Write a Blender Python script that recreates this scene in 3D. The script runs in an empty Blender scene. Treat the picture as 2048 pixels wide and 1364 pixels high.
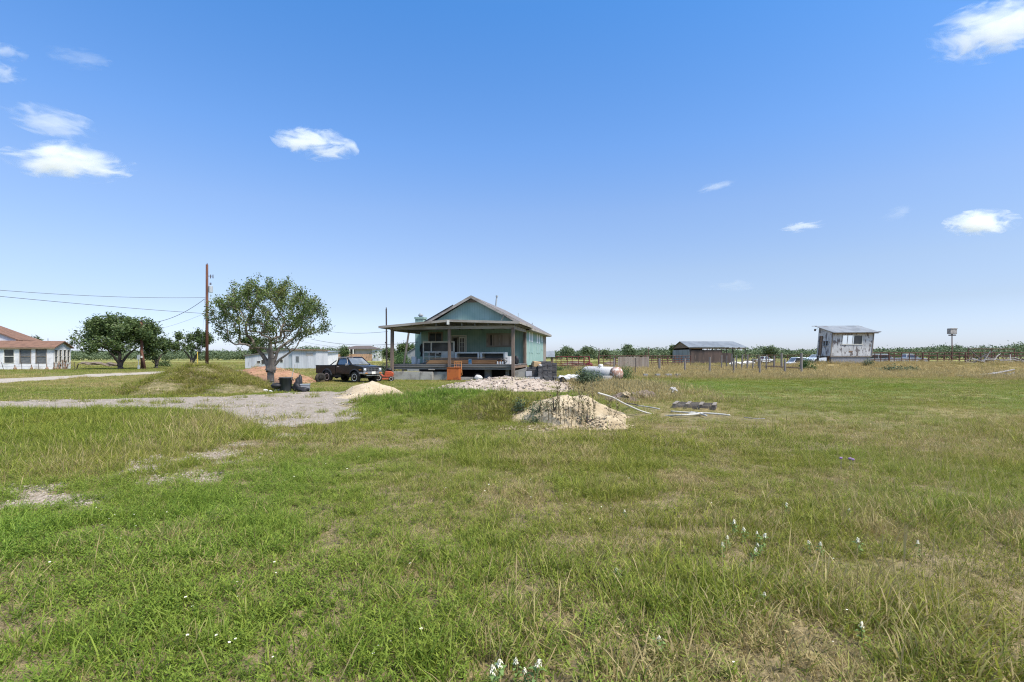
import bpy, math, random
import numpy as np
from mathutils import Vector, Matrix, Euler
SC = bpy.context.scene
COL = SC.collection
R = math.radians
EYE, FPX, CXP, HYP = 1.65, 1024.0, 1024.0, 713.0
def gx(px, D): return (px - CXP) / FPX * D
def gz(py, D): return EYE - (py - HYP) / FPX * D
def gd(py, z=0.0): return (EYE - z) * FPX / (py - HYP)

# ---------------------------------------------------------------- value noise (numpy)
_RS = np.random.RandomState(11)
_TAB = _RS.rand(256, 256)
def vnoise(x, y, s=1.0, o=0):
    x = np.asarray(x, float) / s + 37.3 + o * 17.7; y = np.asarray(y, float) / s + 91.1 + o * 5.3
    xi = np.floor(x).astype(int); yi = np.floor(y).astype(int); fx = x - xi; fy = y - yi
    fx = fx * fx * (3 - 2 * fx); fy = fy * fy * (3 - 2 * fy)
    T = lambda a, b: _TAB[a & 255, b & 255]
    return (T(xi, yi) * (1 - fx) + T(xi + 1, yi) * fx) * (1 - fy) + (T(xi, yi + 1) * (1 - fx) + T(xi + 1, yi + 1) * fx) * fy
def fbm(x, y, s=1.0, o=0, n=3):
    t = 0; a = 1; w = 0
    for k in range(n):
        t = t + a * vnoise(x, y, s / 2 ** k, o + k * 3); w += a; a *= .5
    return t / w
def sstep(a, b, v): t = np.clip((v - a) / (b - a), 0, 1); return t * t * (3 - 2 * t)

# ---------------------------------------------------------------- terrain
def H(x, y):
    x = np.asarray(x, float); y = np.asarray(y, float)
    z = .10 * (fbm(x, y, 7, 1) - .5) + .05 * (fbm(x, y, 1.6, 5) - .5) * sstep(45, 12, y)
    z = z * sstep(300, 60, np.hypot(x, y))
    z = z + .85 * np.exp(-((y - 61) / 5.5) ** 2) * sstep(27, 37, x)
    return z
MOUNDS = []
def mound_h(m, x, y):
    cx, cy, rx, ry, h, p, rough, sd, rot, ox, oy = m
    c, s = math.cos(rot), math.sin(rot)
    dx = (x - cx) * c + (y - cy) * s; dy = -(x - cx) * s + (y - cy) * c
    q = fbm(x, y, max(rx, ry) * .6, sd) - .5
    px = dx / rx; py = dy / ry
    d = np.hypot(px, py) + q * .55
    # peak offset
    t = np.clip(1 - d - (px * ox + py * oy) * np.clip(1 - d, 0, 1), 0, 1)
    z = h * (t ** p) * 1.12
    z = z + rough * (fbm(x, y, .45, sd + 4, 3) - .5) * np.clip(t * 5, 0, 1)
    return np.where(t > 0, z, 0) - .25 * np.clip(d - 1, 0, 1)
def HT(x, y):
    z = H(x, y); add = np.zeros_like(z)
    for m in MOUNDS:
        cx, cy, rx, ry = m[:4]; r = max(rx, ry) * 1.4
        near = (np.abs(x - cx) < r) & (np.abs(y - cy) < r)
        if np.any(near):
            add = np.where(near, np.maximum(add, mound_h(m, x, y)), add)
    return z + add
def h0(x, y): return float(H(np.array([x]), np.array([y]))[0])
def ht0(x, y): return float(HT(np.array([x]), np.array([y]))[0])

# ---------------------------------------------------------------- mesh builder
class MB:
    def __init__(s): s.v = []; s.f = []
    def add(s, vs, fs):
        o = len(s.v); s.v += [tuple(p) for p in vs]; s.f += [tuple(i + o for i in f) for f in fs]; return s
    def box(s, c, d, rot=None):
        x, y, z = d[0] / 2, d[1] / 2, d[2] / 2
        vs = [Vector((a * x, b * y, e * z)) for e in (-1, 1) for b in (-1, 1) for a in (-1, 1)]
        if rot is not None:
            m = Euler(rot).to_matrix(); vs = [m @ p for p in vs]
        c = Vector(c); vs = [p + c for p in vs]
        return s.add(vs, [(0, 2, 3, 1), (4, 5, 7, 6), (0, 1, 5, 4), (2, 6, 7, 3), (0, 4, 6, 2), (1, 3, 7, 5)])
    def b2(s, x0, x1, y0, y1, z0, z1):
        return s.box(((x0 + x1) / 2, (y0 + y1) / 2, (z0 + z1) / 2), (abs(x1 - x0), abs(y1 - y0), abs(z1 - z0)))
    def bar(s, p, q, w, h, up=(0, 0, 1)):
        p = Vector(p); q = Vector(q); d = (q - p).normalized(); u = Vector(up)
        if abs(d.dot(u)) > .98: u = Vector((0, 1, 0))
        a = d.cross(u).normalized() * (w / 2); b = a.cross(d).normalized() * (h / 2)
        vs = [p - a - b, p + a - b, p + a + b, p - a + b, q - a - b, q + a - b, q + a + b, q - a + b]
        return s.add(vs, [(0, 1, 2, 3), (7, 6, 5, 4), (0, 4, 5, 1), (1, 5, 6, 2), (2, 6, 7, 3), (3, 7, 4, 0)])
    def tube(s, p, q, r0, r1=None, n=8, cap=True):
        r1 = r0 if r1 is None else r1
        p = Vector(p); q = Vector(q); d = (q - p)
        if d.length < 1e-6: return s
        d.normalize(); u = Vector((0, 0, 1)) if abs(d.z) < .9 else Vector((1, 0, 0))
        a = d.cross(u).normalized(); b = d.cross(a)
        vs = []
        for c, r in ((p, r0), (q, r1)):
            for k in range(n):
                t = 2 * math.pi * k / n; vs.append(c + a * (r * math.cos(t)) + b * (r * math.sin(t)))
        fs = [(k, k + n, (k + 1) % n + n, (k + 1) % n) for k in range(n)]
        if cap: fs += [tuple(range(n)), tuple(range(2 * n - 1, n - 1, -1))]
        return s.add(vs, fs)
    def path(s, pts, r, n=6):
        pts = [Vector(p) for p in pts]; vs = []; rs = r if isinstance(r, (list, tuple)) else [r] * len(pts)
        for i, p in enumerate(pts):
            d = (pts[min(i + 1, len(pts) - 1)] - pts[max(i - 1, 0)]).normalized()
            u = Vector((0, 0, 1)) if abs(d.z) < .9 else Vector((1, 0, 0))
            a = d.cross(u).normalized(); b = d.cross(a)
            for k in range(n):
                t = 2 * math.pi * k / n; vs.append(p + a * (rs[i] * math.cos(t)) + b * (rs[i] * math.sin(t)))
        fs = []
        for i in range(len(pts) - 1):
            fs += [(i * n + k, (i + 1) * n + k, (i + 1) * n + (k + 1) % n, i * n + (k + 1) % n) for k in range(n)]
        L = len(pts) - 1
        fs += [tuple(range(n)), tuple(L * n + k for k in range(n - 1, -1, -1))]
        return s.add(vs, fs)
    def poly(s, pts): return s.add(pts, [tuple(range(len(pts)))])
    def slab(s, pts, t):
        # polygon pts (3D, planar) thickened along -normal by t
        P = [Vector(p) for p in pts]; nrm = (P[1] - P[0]).cross(P[2] - P[0]).normalized()
        Q = [p - nrm * t for p in P]; n = len(P)
        fs = [tuple(range(n)), tuple(range(2 * n - 1, n - 1, -1))] + [(i, i + n, (i + 1) % n + n, (i + 1) % n) for i in range(n)]
        return s.add(P + Q, fs)
    def prism(s, poly, y0, y1):
        # poly in (x,z), extruded along y; poly counter-clockwise
        n = len(poly); vs = [(x, y0, z) for x, z in poly] + [(x, y1, z) for x, z in poly]
        fs = [tuple(range(n)), tuple(range(2 * n - 1, n - 1, -1))] + [(i, i + n, (i + 1) % n + n, (i + 1) % n) for i in range(n)]
        return s.add(vs, fs)
    def lathe(s, prof, c=(0, 0, 0), n=16, axis='z'):
        vs = []
        for r, h in prof:
            for k in range(n):
                t = 2 * math.pi * k / n; a, b = r * math.cos(t), r * math.sin(t)
                p = (a, b, h) if axis == 'z' else ((a, h, b) if axis == 'y' else (h, a, b))
                vs.append((p[0] + c[0], p[1] + c[1], p[2] + c[2]))
        fs = []
        for i in range(len(prof) - 1):
            fs += [(i * n + k, i * n + (k + 1) % n, (i + 1) * n + (k + 1) % n, (i + 1) * n + k) for k in range(n)]
        L = len(prof) - 1
        fs += [tuple(range(n - 1, -1, -1)), tuple(L * n + k for k in range(n))]
        return s.add(vs, fs)
    def blob(s, c, r, seed=0, amp=.25, nu=14, nv=9, flat=None):
        rn = random.Random(seed); ph = [(rn.uniform(0, 6), rn.uniform(0, 6), rn.uniform(0, 6)) for _ in range(3)]
        vs = []
        for i in range(nv + 1):
            th = math.pi * i / nv
            for k in range(nu):
                fi = 2 * math.pi * k / nu
                x, y, z = math.sin(th) * math.cos(fi), math.sin(th) * math.sin(fi), math.cos(th)
                m = 1 + amp * (math.sin(2.3 * x + 3 * y + ph[0][0]) * .5 + .4 * math.sin(5 * z + 4 * x + ph[1][0]) + .35 * math.sin(7 * y - 6 * x + ph[2][0]) + rn.uniform(-.15, .15))
                zz = z * r[2] * m
                if flat is not None: zz = max(zz, flat)
                vs.append((c[0] + x * r[0] * m, c[1] + y * r[1] * m, c[2] + zz))
        fs = [(i * nu + k, (i + 1) * nu + k, (i + 1) * nu + (k + 1) % nu, i * nu + (k + 1) % nu) for i in range(nv) for k in range(nu)]
        return s.add(vs, fs)
    def wall(s, a0, a1, z0, z1, y, t, holes, axis='x', top=None):
        """vertical wall with rectangular holes; runs along x at depth y (front face y, back y+t) or along y at x=y (axis 'y')."""
        xs = sorted({a0, a1, *[h[0] for h in holes], *[h[1] for h in holes]}); zs = sorted({z0, z1, *[h[2] for h in holes], *[h[3] for h in holes]})
        P = (lambda a, d, z: (a, d, z)) if axis == 'x' else (lambda a, d, z: (d, a, z))
        hole = lambda a, z: any(h[0] < a < h[1] and h[2] < z < h[3] for h in holes)
        for i in range(len(xs) - 1):
            for j in range(len(zs) - 1):
                if hole((xs[i] + xs[i + 1]) / 2, (zs[j] + zs[j + 1]) / 2): continue
                q = [(xs[i], zs[j]), (xs[i + 1], zs[j]), (xs[i + 1], zs[j + 1]), (xs[i], zs[j + 1])]
                s.poly([P(a, y, z) for a, z in q]); s.poly([P(a, y + t, z) for a, z in q[::-1]])
        rects = [(a0, a1, z0, z1)] + list(holes)
        for (b0, b1, c0, c1) in rects:
            s.poly([P(b0, y, c0), P(b0, y + t, c0), P(b0, y + t, c1), P(b0, y, c1)])
            s.poly([P(b1, y, c0), P(b1, y + t, c0), P(b1, y + t, c1), P(b1, y, c1)])
            s.poly([P(b0, y, c0), P(b1, y, c0), P(b1, y + t, c0), P(b0, y + t, c0)])
            s.poly([P(b0, y, c1), P(b1, y, c1), P(b1, y + t, c1), P(b0, y + t, c1)])
        return s
    def build(s, name, mat, parent=None, loc=None, smooth=False, bevel=0, rotz=0):
        me = bpy.data.meshes.new(name); me.from_pydata([tuple(p) for p in s.v], [], s.f); me.update()
        if mat: me.materials.append(mat)
        if smooth: me.polygons.foreach_set('use_smooth', [True] * len(me.polygons))
        o = bpy.data.objects.new(name, me); COL.objects.link(o)
        if parent: o.parent = parent
        if loc is not None: o.location = loc
        if rotz: o.rotation_euler.z = rotz
        if bevel:
            b = o.modifiers.new('bevel', 'BEVEL'); b.width = bevel; b.segments = 2; b.limit_method = 'ANGLE'; b.angle_limit = R(40)
        return o
def tag(o, label=None, cat=None, group=None, kind=None):
    if label: o['label'] = label
    if cat: o['category'] = cat
    if group: o['group'] = group
    if kind: o['kind'] = kind
    return o
def thing(name, label, cat, loc=(0, 0, 0), rotz=0, group=None):
    o = bpy.data.objects.new(name, None); COL.objects.link(o); o.empty_display_size = .2
    o.location = loc; o.rotation_euler = (0, 0, rotz)
    return tag(o, label, cat, group)
def copy_tree(o, parent=None, loc=None, rotz=None, label=None, group=None, scale=None):
    c = o.copy(); COL.objects.link(c)
    if parent: c.parent = parent
    for ch in o.children: copy_tree(ch, c)
    if loc is not None: c.location = loc
    if rotz is not None: c.rotation_euler.z = rotz
    if scale is not None: c.scale = (scale,) * 3
    if label: c['label'] = label
    if group: c['group'] = group
    return c
def np_mesh(name, verts, quads, mat, attrs=None, smooth=False):
    """verts (N,3), quads (M,4 or 3); attrs {name: (domain, array)}"""
    me = bpy.data.meshes.new(name); k = quads.shape[1]; M_ = len(quads)
    me.vertices.add(len(verts)); me.vertices.foreach_set('co', np.ascontiguousarray(verts, np.float32).ravel())
    me.loops.add(M_ * k); me.loops.foreach_set('vertex_index', np.ascontiguousarray(quads, np.int32).ravel())
    me.polygons.add(M_); me.polygons.foreach_set('loop_start', np.arange(0, M_ * k, k, dtype=np.int32))
    me.update(calc_edges=True)
    if smooth: me.polygons.foreach_set('use_smooth', np.ones(M_, bool))
    for n, (dom, arr) in (attrs or {}).items():
        a = me.attributes.new(n, 'FLOAT', dom); a.data.foreach_set('value', np.ascontiguousarray(arr, np.float32).ravel())
    if mat: me.materials.append(mat)
    me.validate()
    return me
def link(name, me, parent=None, loc=None):
    o = bpy.data.objects.new(name, me); COL.objects.link(o)
    if parent: o.parent = parent
    if loc is not None: o.location = loc
    return o
SUN_E, SUN_A, SKY_S, EXPO = 3.25, 14.0, .12, 0.85
AIR, DUST, OZONE = 1.0, .6, 1.6
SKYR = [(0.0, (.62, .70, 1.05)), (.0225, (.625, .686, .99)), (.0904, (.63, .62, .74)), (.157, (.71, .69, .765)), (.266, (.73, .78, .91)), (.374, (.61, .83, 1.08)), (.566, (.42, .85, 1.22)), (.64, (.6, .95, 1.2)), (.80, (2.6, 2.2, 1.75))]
# ---------------------------------------------------------------- materials
class NT:
    def __init__(s, name):
        s.m = bpy.data.materials.new(name); s.m.use_nodes = True; s.t = s.m.node_tree; s.t.nodes.clear()
        s.out = s.n('ShaderNodeOutputMaterial')
    def n(s, typ, **kw):
        d = s.t.nodes.new(typ)
        for k, v in kw.items(): setattr(d, k, v)
        return d
    def l(s, a, b): s.t.links.new(a, b)
    def val(s, sock, v):
        if isinstance(v, bpy.types.NodeSocket): s.l(v, sock)
        else: sock.default_value = v
    def math(s, op, a, b=0.0, clamp=False):
        d = s.n('ShaderNodeMath', operation=op, use_clamp=clamp); s.val(d.inputs[0], a); s.val(d.inputs[1], b); return d.outputs[0]
    def mix(s, fac, a, b):
        d = s.n('ShaderNodeMix', data_type='RGBA'); s.val(d.inputs[0], fac)
        for i, c in ((6, a), (7, b)):
            if isinstance(c, bpy.types.NodeSocket): s.l(c, d.inputs[i])
            else: d.inputs[i].default_value = (*c, 1)
        return d.outputs[2]
    def ramp(s, v, lo, hi):
        d = s.n('ShaderNodeMapRange', interpolation_type='SMOOTHSTEP'); s.val(d.inputs[0], v); d.inputs[1].default_value = lo; d.inputs[2].default_value = hi; return d.outputs[0]
    def coord(s, stretch=(1, 1, 1), kind='Object'):
        c = s.n('ShaderNodeTexCoord'); m = s.n('ShaderNodeMapping'); s.l(c.outputs[kind], m.inputs[0]); m.inputs['Scale'].default_value = stretch; return m.outputs[0]
    def noise(s, co, scale, detail=4, rough=.55, dist=0):
        d = s.n('ShaderNodeTexNoise'); s.l(co, d.inputs['Vector']); d.inputs['Scale'].default_value = scale; d.inputs['Detail'].default_value = detail; d.inputs['Roughness'].default_value = rough; d.inputs['Distortion'].default_value = dist; return d.outputs[0]
    def attr(s, name, typ='GEOMETRY'):
        d = s.n('ShaderNodeAttribute', attribute_name=name, attribute_type=typ); return d.outputs['Fac']
    def bsdf(s, col, rough=.8, metal=0, spec=.3, bump=None, bstr=.3, bdist=.02):
        p = s.n('ShaderNodeBsdfPrincipled')
        if isinstance(col, bpy.types.NodeSocket): s.l(col, p.inputs['Base Color'])
        else: p.inputs['Base Color'].default_value = (*col, 1)
        s.val(p.inputs['Roughness'], rough); p.inputs['Metallic'].default_value = metal; p.inputs['Specular IOR Level'].default_value = spec
        if bump is not None:
            b = s.n('ShaderNodeBump'); b.inputs['Strength'].default_value = bstr; b.inputs['Distance'].default_value = bdist; s.l(bump, b.inputs['Height']); s.l(b.outputs[0], p.inputs['Normal'])
        s.l(p.outputs[0], s.out.inputs[0]); return p
def mat(name, col, rough=.8, var=(), bump=None, metal=0, spec=.3, groove=None, corr=None, rows=None):
    """var: (colour, scale, lo, hi, stretch[, detail]) layers. groove: (period, width, colour) vertical board joints. corr: period of corrugation
    rows: (period, colour) horizontal courses"""
    t = NT(name); c = col; hgt = None
    for L in var:
        f = t.ramp(t.noise(t.coord(L[4]), L[1], L[5] if len(L) > 5 else 5), L[2], L[3]); c = t.mix(f, c, L[0])
    if bump: hgt = t.noise(t.coord(bump[2] if len(bump) > 2 else (1, 1, 1)), bump[0], 5)
    if groove or corr or rows:
        sx = t.n('ShaderNodeSeparateXYZ'); t.l(t.coord(), sx.inputs[0])
        u = t.math('ADD', sx.outputs[0], sx.outputs[1])
    if groove:
        fr = t.math('FRACT', t.math('DIVIDE', u, groove[0])); g = t.math('LESS_THAN', fr, groove[1]); c = t.mix(g, c, groove[2])
        k = t.math('SUBTRACT', 1.0, g); hgt = k if hgt is None else t.math('ADD', t.math('MULTIPLY', hgt, .4), k)
    if rows:
        fr = t.math('FRACT', t.math('DIVIDE', sx.outputs[2], rows[0])); g = t.math('LESS_THAN', fr, .16); c = t.mix(t.math('MULTIPLY', g, .8), c, rows[1])
        hgt = fr if hgt is None else t.math('ADD', hgt, fr)
    if corr:
        w = t.math('SINE', t.math('MULTIPLY', u, 2 * math.pi / corr)); w = t.math('MULTIPLY', w, .5); hgt = w if hgt is None else t.math('ADD', t.math('MULTIPLY', hgt, .3), w)
    t.bsdf(c, rough, metal, spec, hgt, bump[1] if bump else .4, .03)
    return t.m
V1, VZ = (1, 1, 1), (1, 1, .12)
MT = {}
MT['teal'] = mat('teal_board_siding', (.235, .355, .315), .75, [((.29, .41, .37), 1.2, .4, .65, V1), ((.12, .19, .185), 3, .62, .8, VZ), ((.30, .36, .33), 9, .66, .75, VZ)], (30, .2, VZ), groove=(.2, .07, (.15, .24, .215)))
MT['teal_trim'] = mat('faded_teal_trim', (.24, .36, .34), .8, [((.35, .37, .34), 4, .5, .7, VZ)])
MT['greywood'] = mat('weathered_grey_wood', (.25, .215, .18), .9, [((.15, .125, .105), 5, .4, .7, (1, 1, .15)), ((.36, .33, .29), 14, .58, .75, (1, 1, .2))], (24, .5, (1, 1, .1)))
MT['postwood'] = mat('brown_post_wood', (.19, .14, .11), .9, [((.10, .075, .06), 4, .45, .7, VZ), ((.30, .25, .21), 12, .6, .75, VZ)], (24, .5, (1, 1, .1)))
MT['deckwood'] = mat('dark_deck_board', (.18, .17, .16), .9, [((.09, .085, .082), 2.5, .42, .65, (.15, 1, 1)), ((.27, .26, .25), 8, .6, .75, (.1, 1, 1))], (20, .4))
MT['ceiling'] = mat('porch_ceiling_board', (.17, .16, .14), .9, [((.10, .09, .08), 2, .45, .7, V1)])
MT['fascia'] = mat('grey_painted_board', (.33, .30, .26), .85, [((.21, .18, .15), 3, .45, .65, (.2, 1, 1)), ((.45, .43, .39), 9, .6, .75, (.2, 1, 1))], (20, .3))
MT['roofgrey'] = mat('grey_shingle', (.17, .155, .15), .9, [((.10, .09, .09), 2.2, .45, .7, V1), ((.25, .23, .22), 11, .55, .8, V1)], (22, .6))
MT['newwood'] = mat('fresh_plywood', (.52, .36, .2), .8, [((.4, .27, .15), 5, .45, .7, (.2, 1, 1))])
MT['orangewood'] = mat('orange_lumber', (.62, .32, .14), .8, [((.42, .19, .08), 3, .45, .68, (.12, 1, 1)), ((.60, .34, .17), 10, .6, .8, (.1, 1, 1))], (20, .3))
MT['oldplank'] = mat('old_brown_plank', (.24, .16, .11), .9, [((.13, .09, .07), 4, .45, .68, (.15, 1, 1)), ((.36, .28, .22), 11, .6, .75, (.1, 1, 1))], (20, .4))
MT['whitepaint'] = mat('old_white_paint', (.67, .65, .59), .7, [((.5, .49, .44), 3, .5, .72, V1), ((.34, .31, .27), 14, .68, .76, V1)])
MT['glass'] = mat('dark_window_glass', (.03, .035, .04), .08, [((.06, .065, .065), 2, .4, .7, V1)], spec=.5)
MT['screen'] = mat('dusty_window_screen', (.10, .11, .115), .5, [((.17, .17, .17), 3, .4, .7, (1, 1, 4))], spec=.3)
MT['blind'] = mat('white_window_pane', (.72, .73, .74), .6, [((.62, .64, .66), 4, .4, .7, V1)])  # plain white fill for the upper panes of the side windows
MT['curtain'] = mat('beige_curtain', (.36, .30, .25), .9, [((.24, .19, .16), 6, .45, .6, (1, 1, .05))])
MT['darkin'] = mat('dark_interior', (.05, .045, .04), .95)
MT['concrete'] = mat('stained_concrete', (.38, .36, .32), .95, [((.28, .26, .23), 2.4, .42, .62, V1), ((.20, .18, .16), 5, .6, .78, V1), ((.47, .45, .41), 16, .55, .8, V1)], (30, .4))
MT['block'] = mat('grey_concrete_block', (.27, .27, .28), .95, [((.18, .18, .185), 4, .45, .7, V1)], (40, .4))
MT['paver'] = mat('dark_grey_paver', (.10, .095, .095), .95, [((.055, .05, .05), 3, .45, .7, V1), ((.17, .16, .15), 12, .6, .75, V1)], (30, .5))
MT['orange'] = mat('orange_enamel', (.40, .115, .03), .6, [((.28, .075, .028), 3, .45, .7, V1), ((.22, .08, .04), 10, .66, .74, V1)])
MT['orangerail'] = mat('pale_orange_rail', (.58, .25, .08), .55, [((.4, .16, .06), 8, .5, .7, V1)])
MT['mower'] = mat('red_orange_mower', (.38, .075, .03), .5, [((.2, .045, .025), 5, .5, .7, V1)])
MT['black'] = mat('black_plastic', (.018, .018, .02), .55, [((.04, .04, .042), 5, .5, .7, V1)])
MT['bin'] = mat('charcoal_bin_plastic', (.035, .037, .04), .6, [((.065, .066, .07), 3, .45, .7, VZ)])
MT['rubber'] = mat('dusty_tyre_rubber', (.028, .026, .024), .9, [((.075, .062, .05), 6, .5, .72, V1)], (40, .3))
MT['truckblack'] = mat('black_truck_paint', (.008, .008, .010), .22, [((.016, .015, .016), 2, .45, .7, V1)], spec=.35)
MT['chrome'] = mat('dull_chrome', (.55, .55, .56), .3, [((.3, .28, .27), 8, .55, .7, V1)], metal=.85)
MT['rimwhite'] = mat('white_wheel_rim', (.72, .71, .69), .5, [((.45, .38, .32), 9, .6, .75, V1)])
MT['rimrust'] = mat('rusty_pink_rim', (.62, .50, .46), .6, [((.34, .2, .14), 7, .55, .7, V1)])
MT['lamp'] = mat('headlamp_glass', (.55, .57, .6), .12, spec=.6)
MT['amber'] = mat('amber_lens', (.55, .2, .03), .25)
MT['wind'] = mat('windscreen_glass', (.12, .135, .15), .06, [((.2, .215, .23), 1.1, .42, .6, (1, 2, 1))], spec=.6)
MT['sideglass'] = mat('side_window_glass', (.06, .10, .16), .06, spec=.6)
MT['polewood'] = mat('brown_creosote_pole', (.13, .055, .035), .9, [((.075, .035, .026), 4, .4, .65, VZ), ((.2, .11, .075), 9, .6, .75, VZ)], (30, .4, VZ))
MT['darkpole'] = mat('dark_steel_pole', (.05, .04, .038), .7)
MT['wire'] = mat('grey_cable', (.10, .105, .115), .7)
MT['steel'] = mat('grey_painted_steel', (.35, .38, .4), .5)
MT['insul'] = mat('brown_insulator', (.06, .045, .04), .4)
MT['yellow'] = mat('yellow_pipe', (.55, .38, .06), .5)
MT['rust'] = mat('rusty_pipe', (.115, .055, .042), .85, [((.06, .035, .03), 4, .45, .7, V1), ((.18, .085, .055), 14, .6, .75, V1)])
MT['redpipe'] = mat('dark_red_pipe', (.17, .035, .035), .7, [((.09, .03, .028), 4, .45, .7, V1)])
MT['rustsheet'] = mat('rusted_corrugated_sheet', (.10, .07, .06), .85, [((.06, .045, .04), 1.2, .42, .62, VZ), ((.19, .135, .115), 3, .58, .75, VZ)], corr=.15)
MT['greysheet'] = mat('grey_corrugated_sheet', (.25, .26, .27), .6, [((.17, .165, .165), 1.5, .45, .65, VZ)], corr=.15)
MT['zinc'] = mat('weathered_zinc_roof', (.215, .235, .25), .6, [((.17, .185, .195), .7, .42, .62, (1, .4, 1)), ((.27, .29, .305), 3, .6, .75, (1, .3, 1))], corr=.3, metal=.25)
MT['zincworn'] = mat('rust_streaked_zinc_roof', (.25, .265, .275), .6, [((.19, .20, .205), .9, .42, .62, (1, .3, 1)), ((.16, .13, .115), 1.5, .66, .70, (1, .25, 1))], corr=.25, metal=.2)
MT['peel'] = mat('peeling_white_paint', (.56, .555, .545), .85, [((.47, .465, .455), 1.6, .42, .62, V1), ((.17, .15, .145), 3.0, .55, .575, (1, 1, .33), 6), ((.13, .11, .10), 8, .61, .635, (1, 1, .3), 6)], (20, .3, VZ))
MT['shedwhite'] = mat('worn_white_boards', (.50, .51, .53), .85, [((.40, .41, .43), 1.6, .45, .65, VZ), ((.27, .27, .29), 3.5, .62, .74, VZ)], groove=(.3, .05, (.33, .33, .35)))
MT['brownroof'] = mat('brown_shingle_roof', (.20, .112, .075), .9, [((.14, .08, .055), 1.6, .42, .66, V1), ((.27, .165, .115), 8, .58, .78, V1)], (12, .5), rows=(.14, (.15, .08, .055)))
MT['housewhite'] = mat('white_board_house', (.66, .66, .67), .8, [((.52, .52, .53), 1.5, .45, .66, V1), ((.38, .36, .34), 6, .66, .76, VZ)], rows=(.2, (.52, .52, .53)))
MT['stucco'] = mat('grey_beige_stucco', (.37, .34, .31), .9, [((.31, .285, .26), .6, .4, .65, V1)])
MT['tanbrick'] = mat('tan_brick', (.46, .285, .18), .9, [((.38, .23, .145), 2, .4, .65, V1)], rows=(.3, (.36, .24, .16)))
MT['darkroof'] = mat('dark_brown_roof', (.12, .095, .085), .9, [((.085, .07, .062), 2, .4, .65, V1)])
MT['garage'] = mat('brown_garage_door', (.16, .105, .07), .8, groove=(.5, .06, (.08, .055, .04)))
MT['tank'] = mat('chalky_white_tank', (.50, .495, .48), .6, [((.48, .47, .46), 2, .45, .65, V1), ((.33, .24, .18), 5, .62, .72, V1)])
MT['tankrust'] = mat('rusted_tank_end', (.33, .20, .15), .85, [((.55, .48, .44), 5, .5, .62, V1), ((.2, .1, .075), 8, .55, .68, V1)])
MT['tarp'] = mat('pale_tarp', (.55, .55, .53), .7, [((.42, .41, .4), 4, .5, .7, V1)])
MT['pvc'] = mat('white_pvc', (.46, .44, .385), .55, [((.33, .31, .26), 5, .5, .7, V1)])
MT['pallet'] = mat('grey_pallet_wood', (.23, .20, .165), .9, [((.12, .10, .085), 3, .42, .66, (.2, .2, 1)), ((.38, .36, .33), 12, .6, .75, V1)], (24, .4))
MT['fencepost'] = mat('grey_cedar_post', (.20, .185, .175), .9, [((.12, .11, .105), 6, .42, .66, VZ), ((.3, .285, .27), 12, .6, .75, VZ)], (30, .5, VZ))
MT['panelwood'] = mat('grey_board_panel', (.30, .26, .22), .9, [((.22, .18, .15), 2, .42, .66, VZ)], groove=(.17, .12, (.12, .1, .085)))
MT['deadwood'] = mat('bleached_dead_wood', (.30, .28, .26), .9, [((.17, .155, .14), 4, .45, .7, V1)])
MT['rock'] = mat('pale_grey_rock', (.36, .345, .33), .95, [((.25, .235, .22), 5, .42, .66, V1), ((.14, .13, .12), 8, .6, .72, V1)], (12, .6))
MT['brush'] = mat('brown_brush', (.15, .115, .09), .95, [((.25, .2, .16), 10, .5, .7, V1)])
MT['carwhite'] = mat('white_car_paint', (.66, .67, .68), .3, spec=.5)
MT['cargrey'] = mat('grey_car_paint', (.40, .415, .43), .35, [((.3, .3, .3), 2, .5, .7, V1)], spec=.5)
MT['carblue'] = mat('pale_blue_car_paint', (.45, .5, .56), .3, spec=.5)
MT['bluebag'] = mat('blue_grey_bag', (.20, .26, .32), .7, [((.45, .5, .55), 14, .55, .62, V1)])
MT['bluesign'] = mat('blue_print', (.05, .22, .36), .6)
MT['whitebag'] = mat('white_sack', (.68, .66, .63), .8, [((.5, .48, .45), 5, .5, .7, V1)])
MT['card'] = mat('tan_cardboard', (.42, .29, .16), .9, [((.33, .22, .12), 4, .45, .7, V1)])
MT['purple'] = mat('purple_petal', (.26, .16, .30), .7)
MT['stem'] = mat('green_flower_stem', (.12, .19, .05), .7)
MT['clod'] = mat('cream_clod', (.42, .34, .23), .95, [((.33, .26, .17), 2, .4, .6, V1)])
MT['pebblestone'] = mat('pinkish_pebble', (.40, .335, .275), .95, [((.29, .235, .19), 1.5, .4, .6, V1)])
MT['drivestone'] = mat('drive_stone', (.36, .31, .25), .95, [((.27, .23, .185), 2, .4, .6, V1)])
MT['earthclod'] = mat('red_earth_clod', (.31, .18, .11), .95)
MT['petal'] = mat('white_petal', (.74, .71, .57), .7, [((.5, .48, .32), 60, .45, .6, V1)])
MT['bark'] = mat('smooth_grey_bark', (.28, .23, .185), .9, [((.17, .135, .11), 5, .42, .66, VZ), ((.32, .28, .235), 9, .58, .74, VZ)], (18, .6, VZ))
MT['darkbark'] = mat('dark_bark', (.075, .06, .05), .9, [((.12, .1, .085), 6, .5, .7, VZ)])
MT['stalk'] = mat('dry_weed_stalk', (.15, .12, .065), .9, [((.22, .20, .10), 9, .5, .7, V1)])

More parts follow.
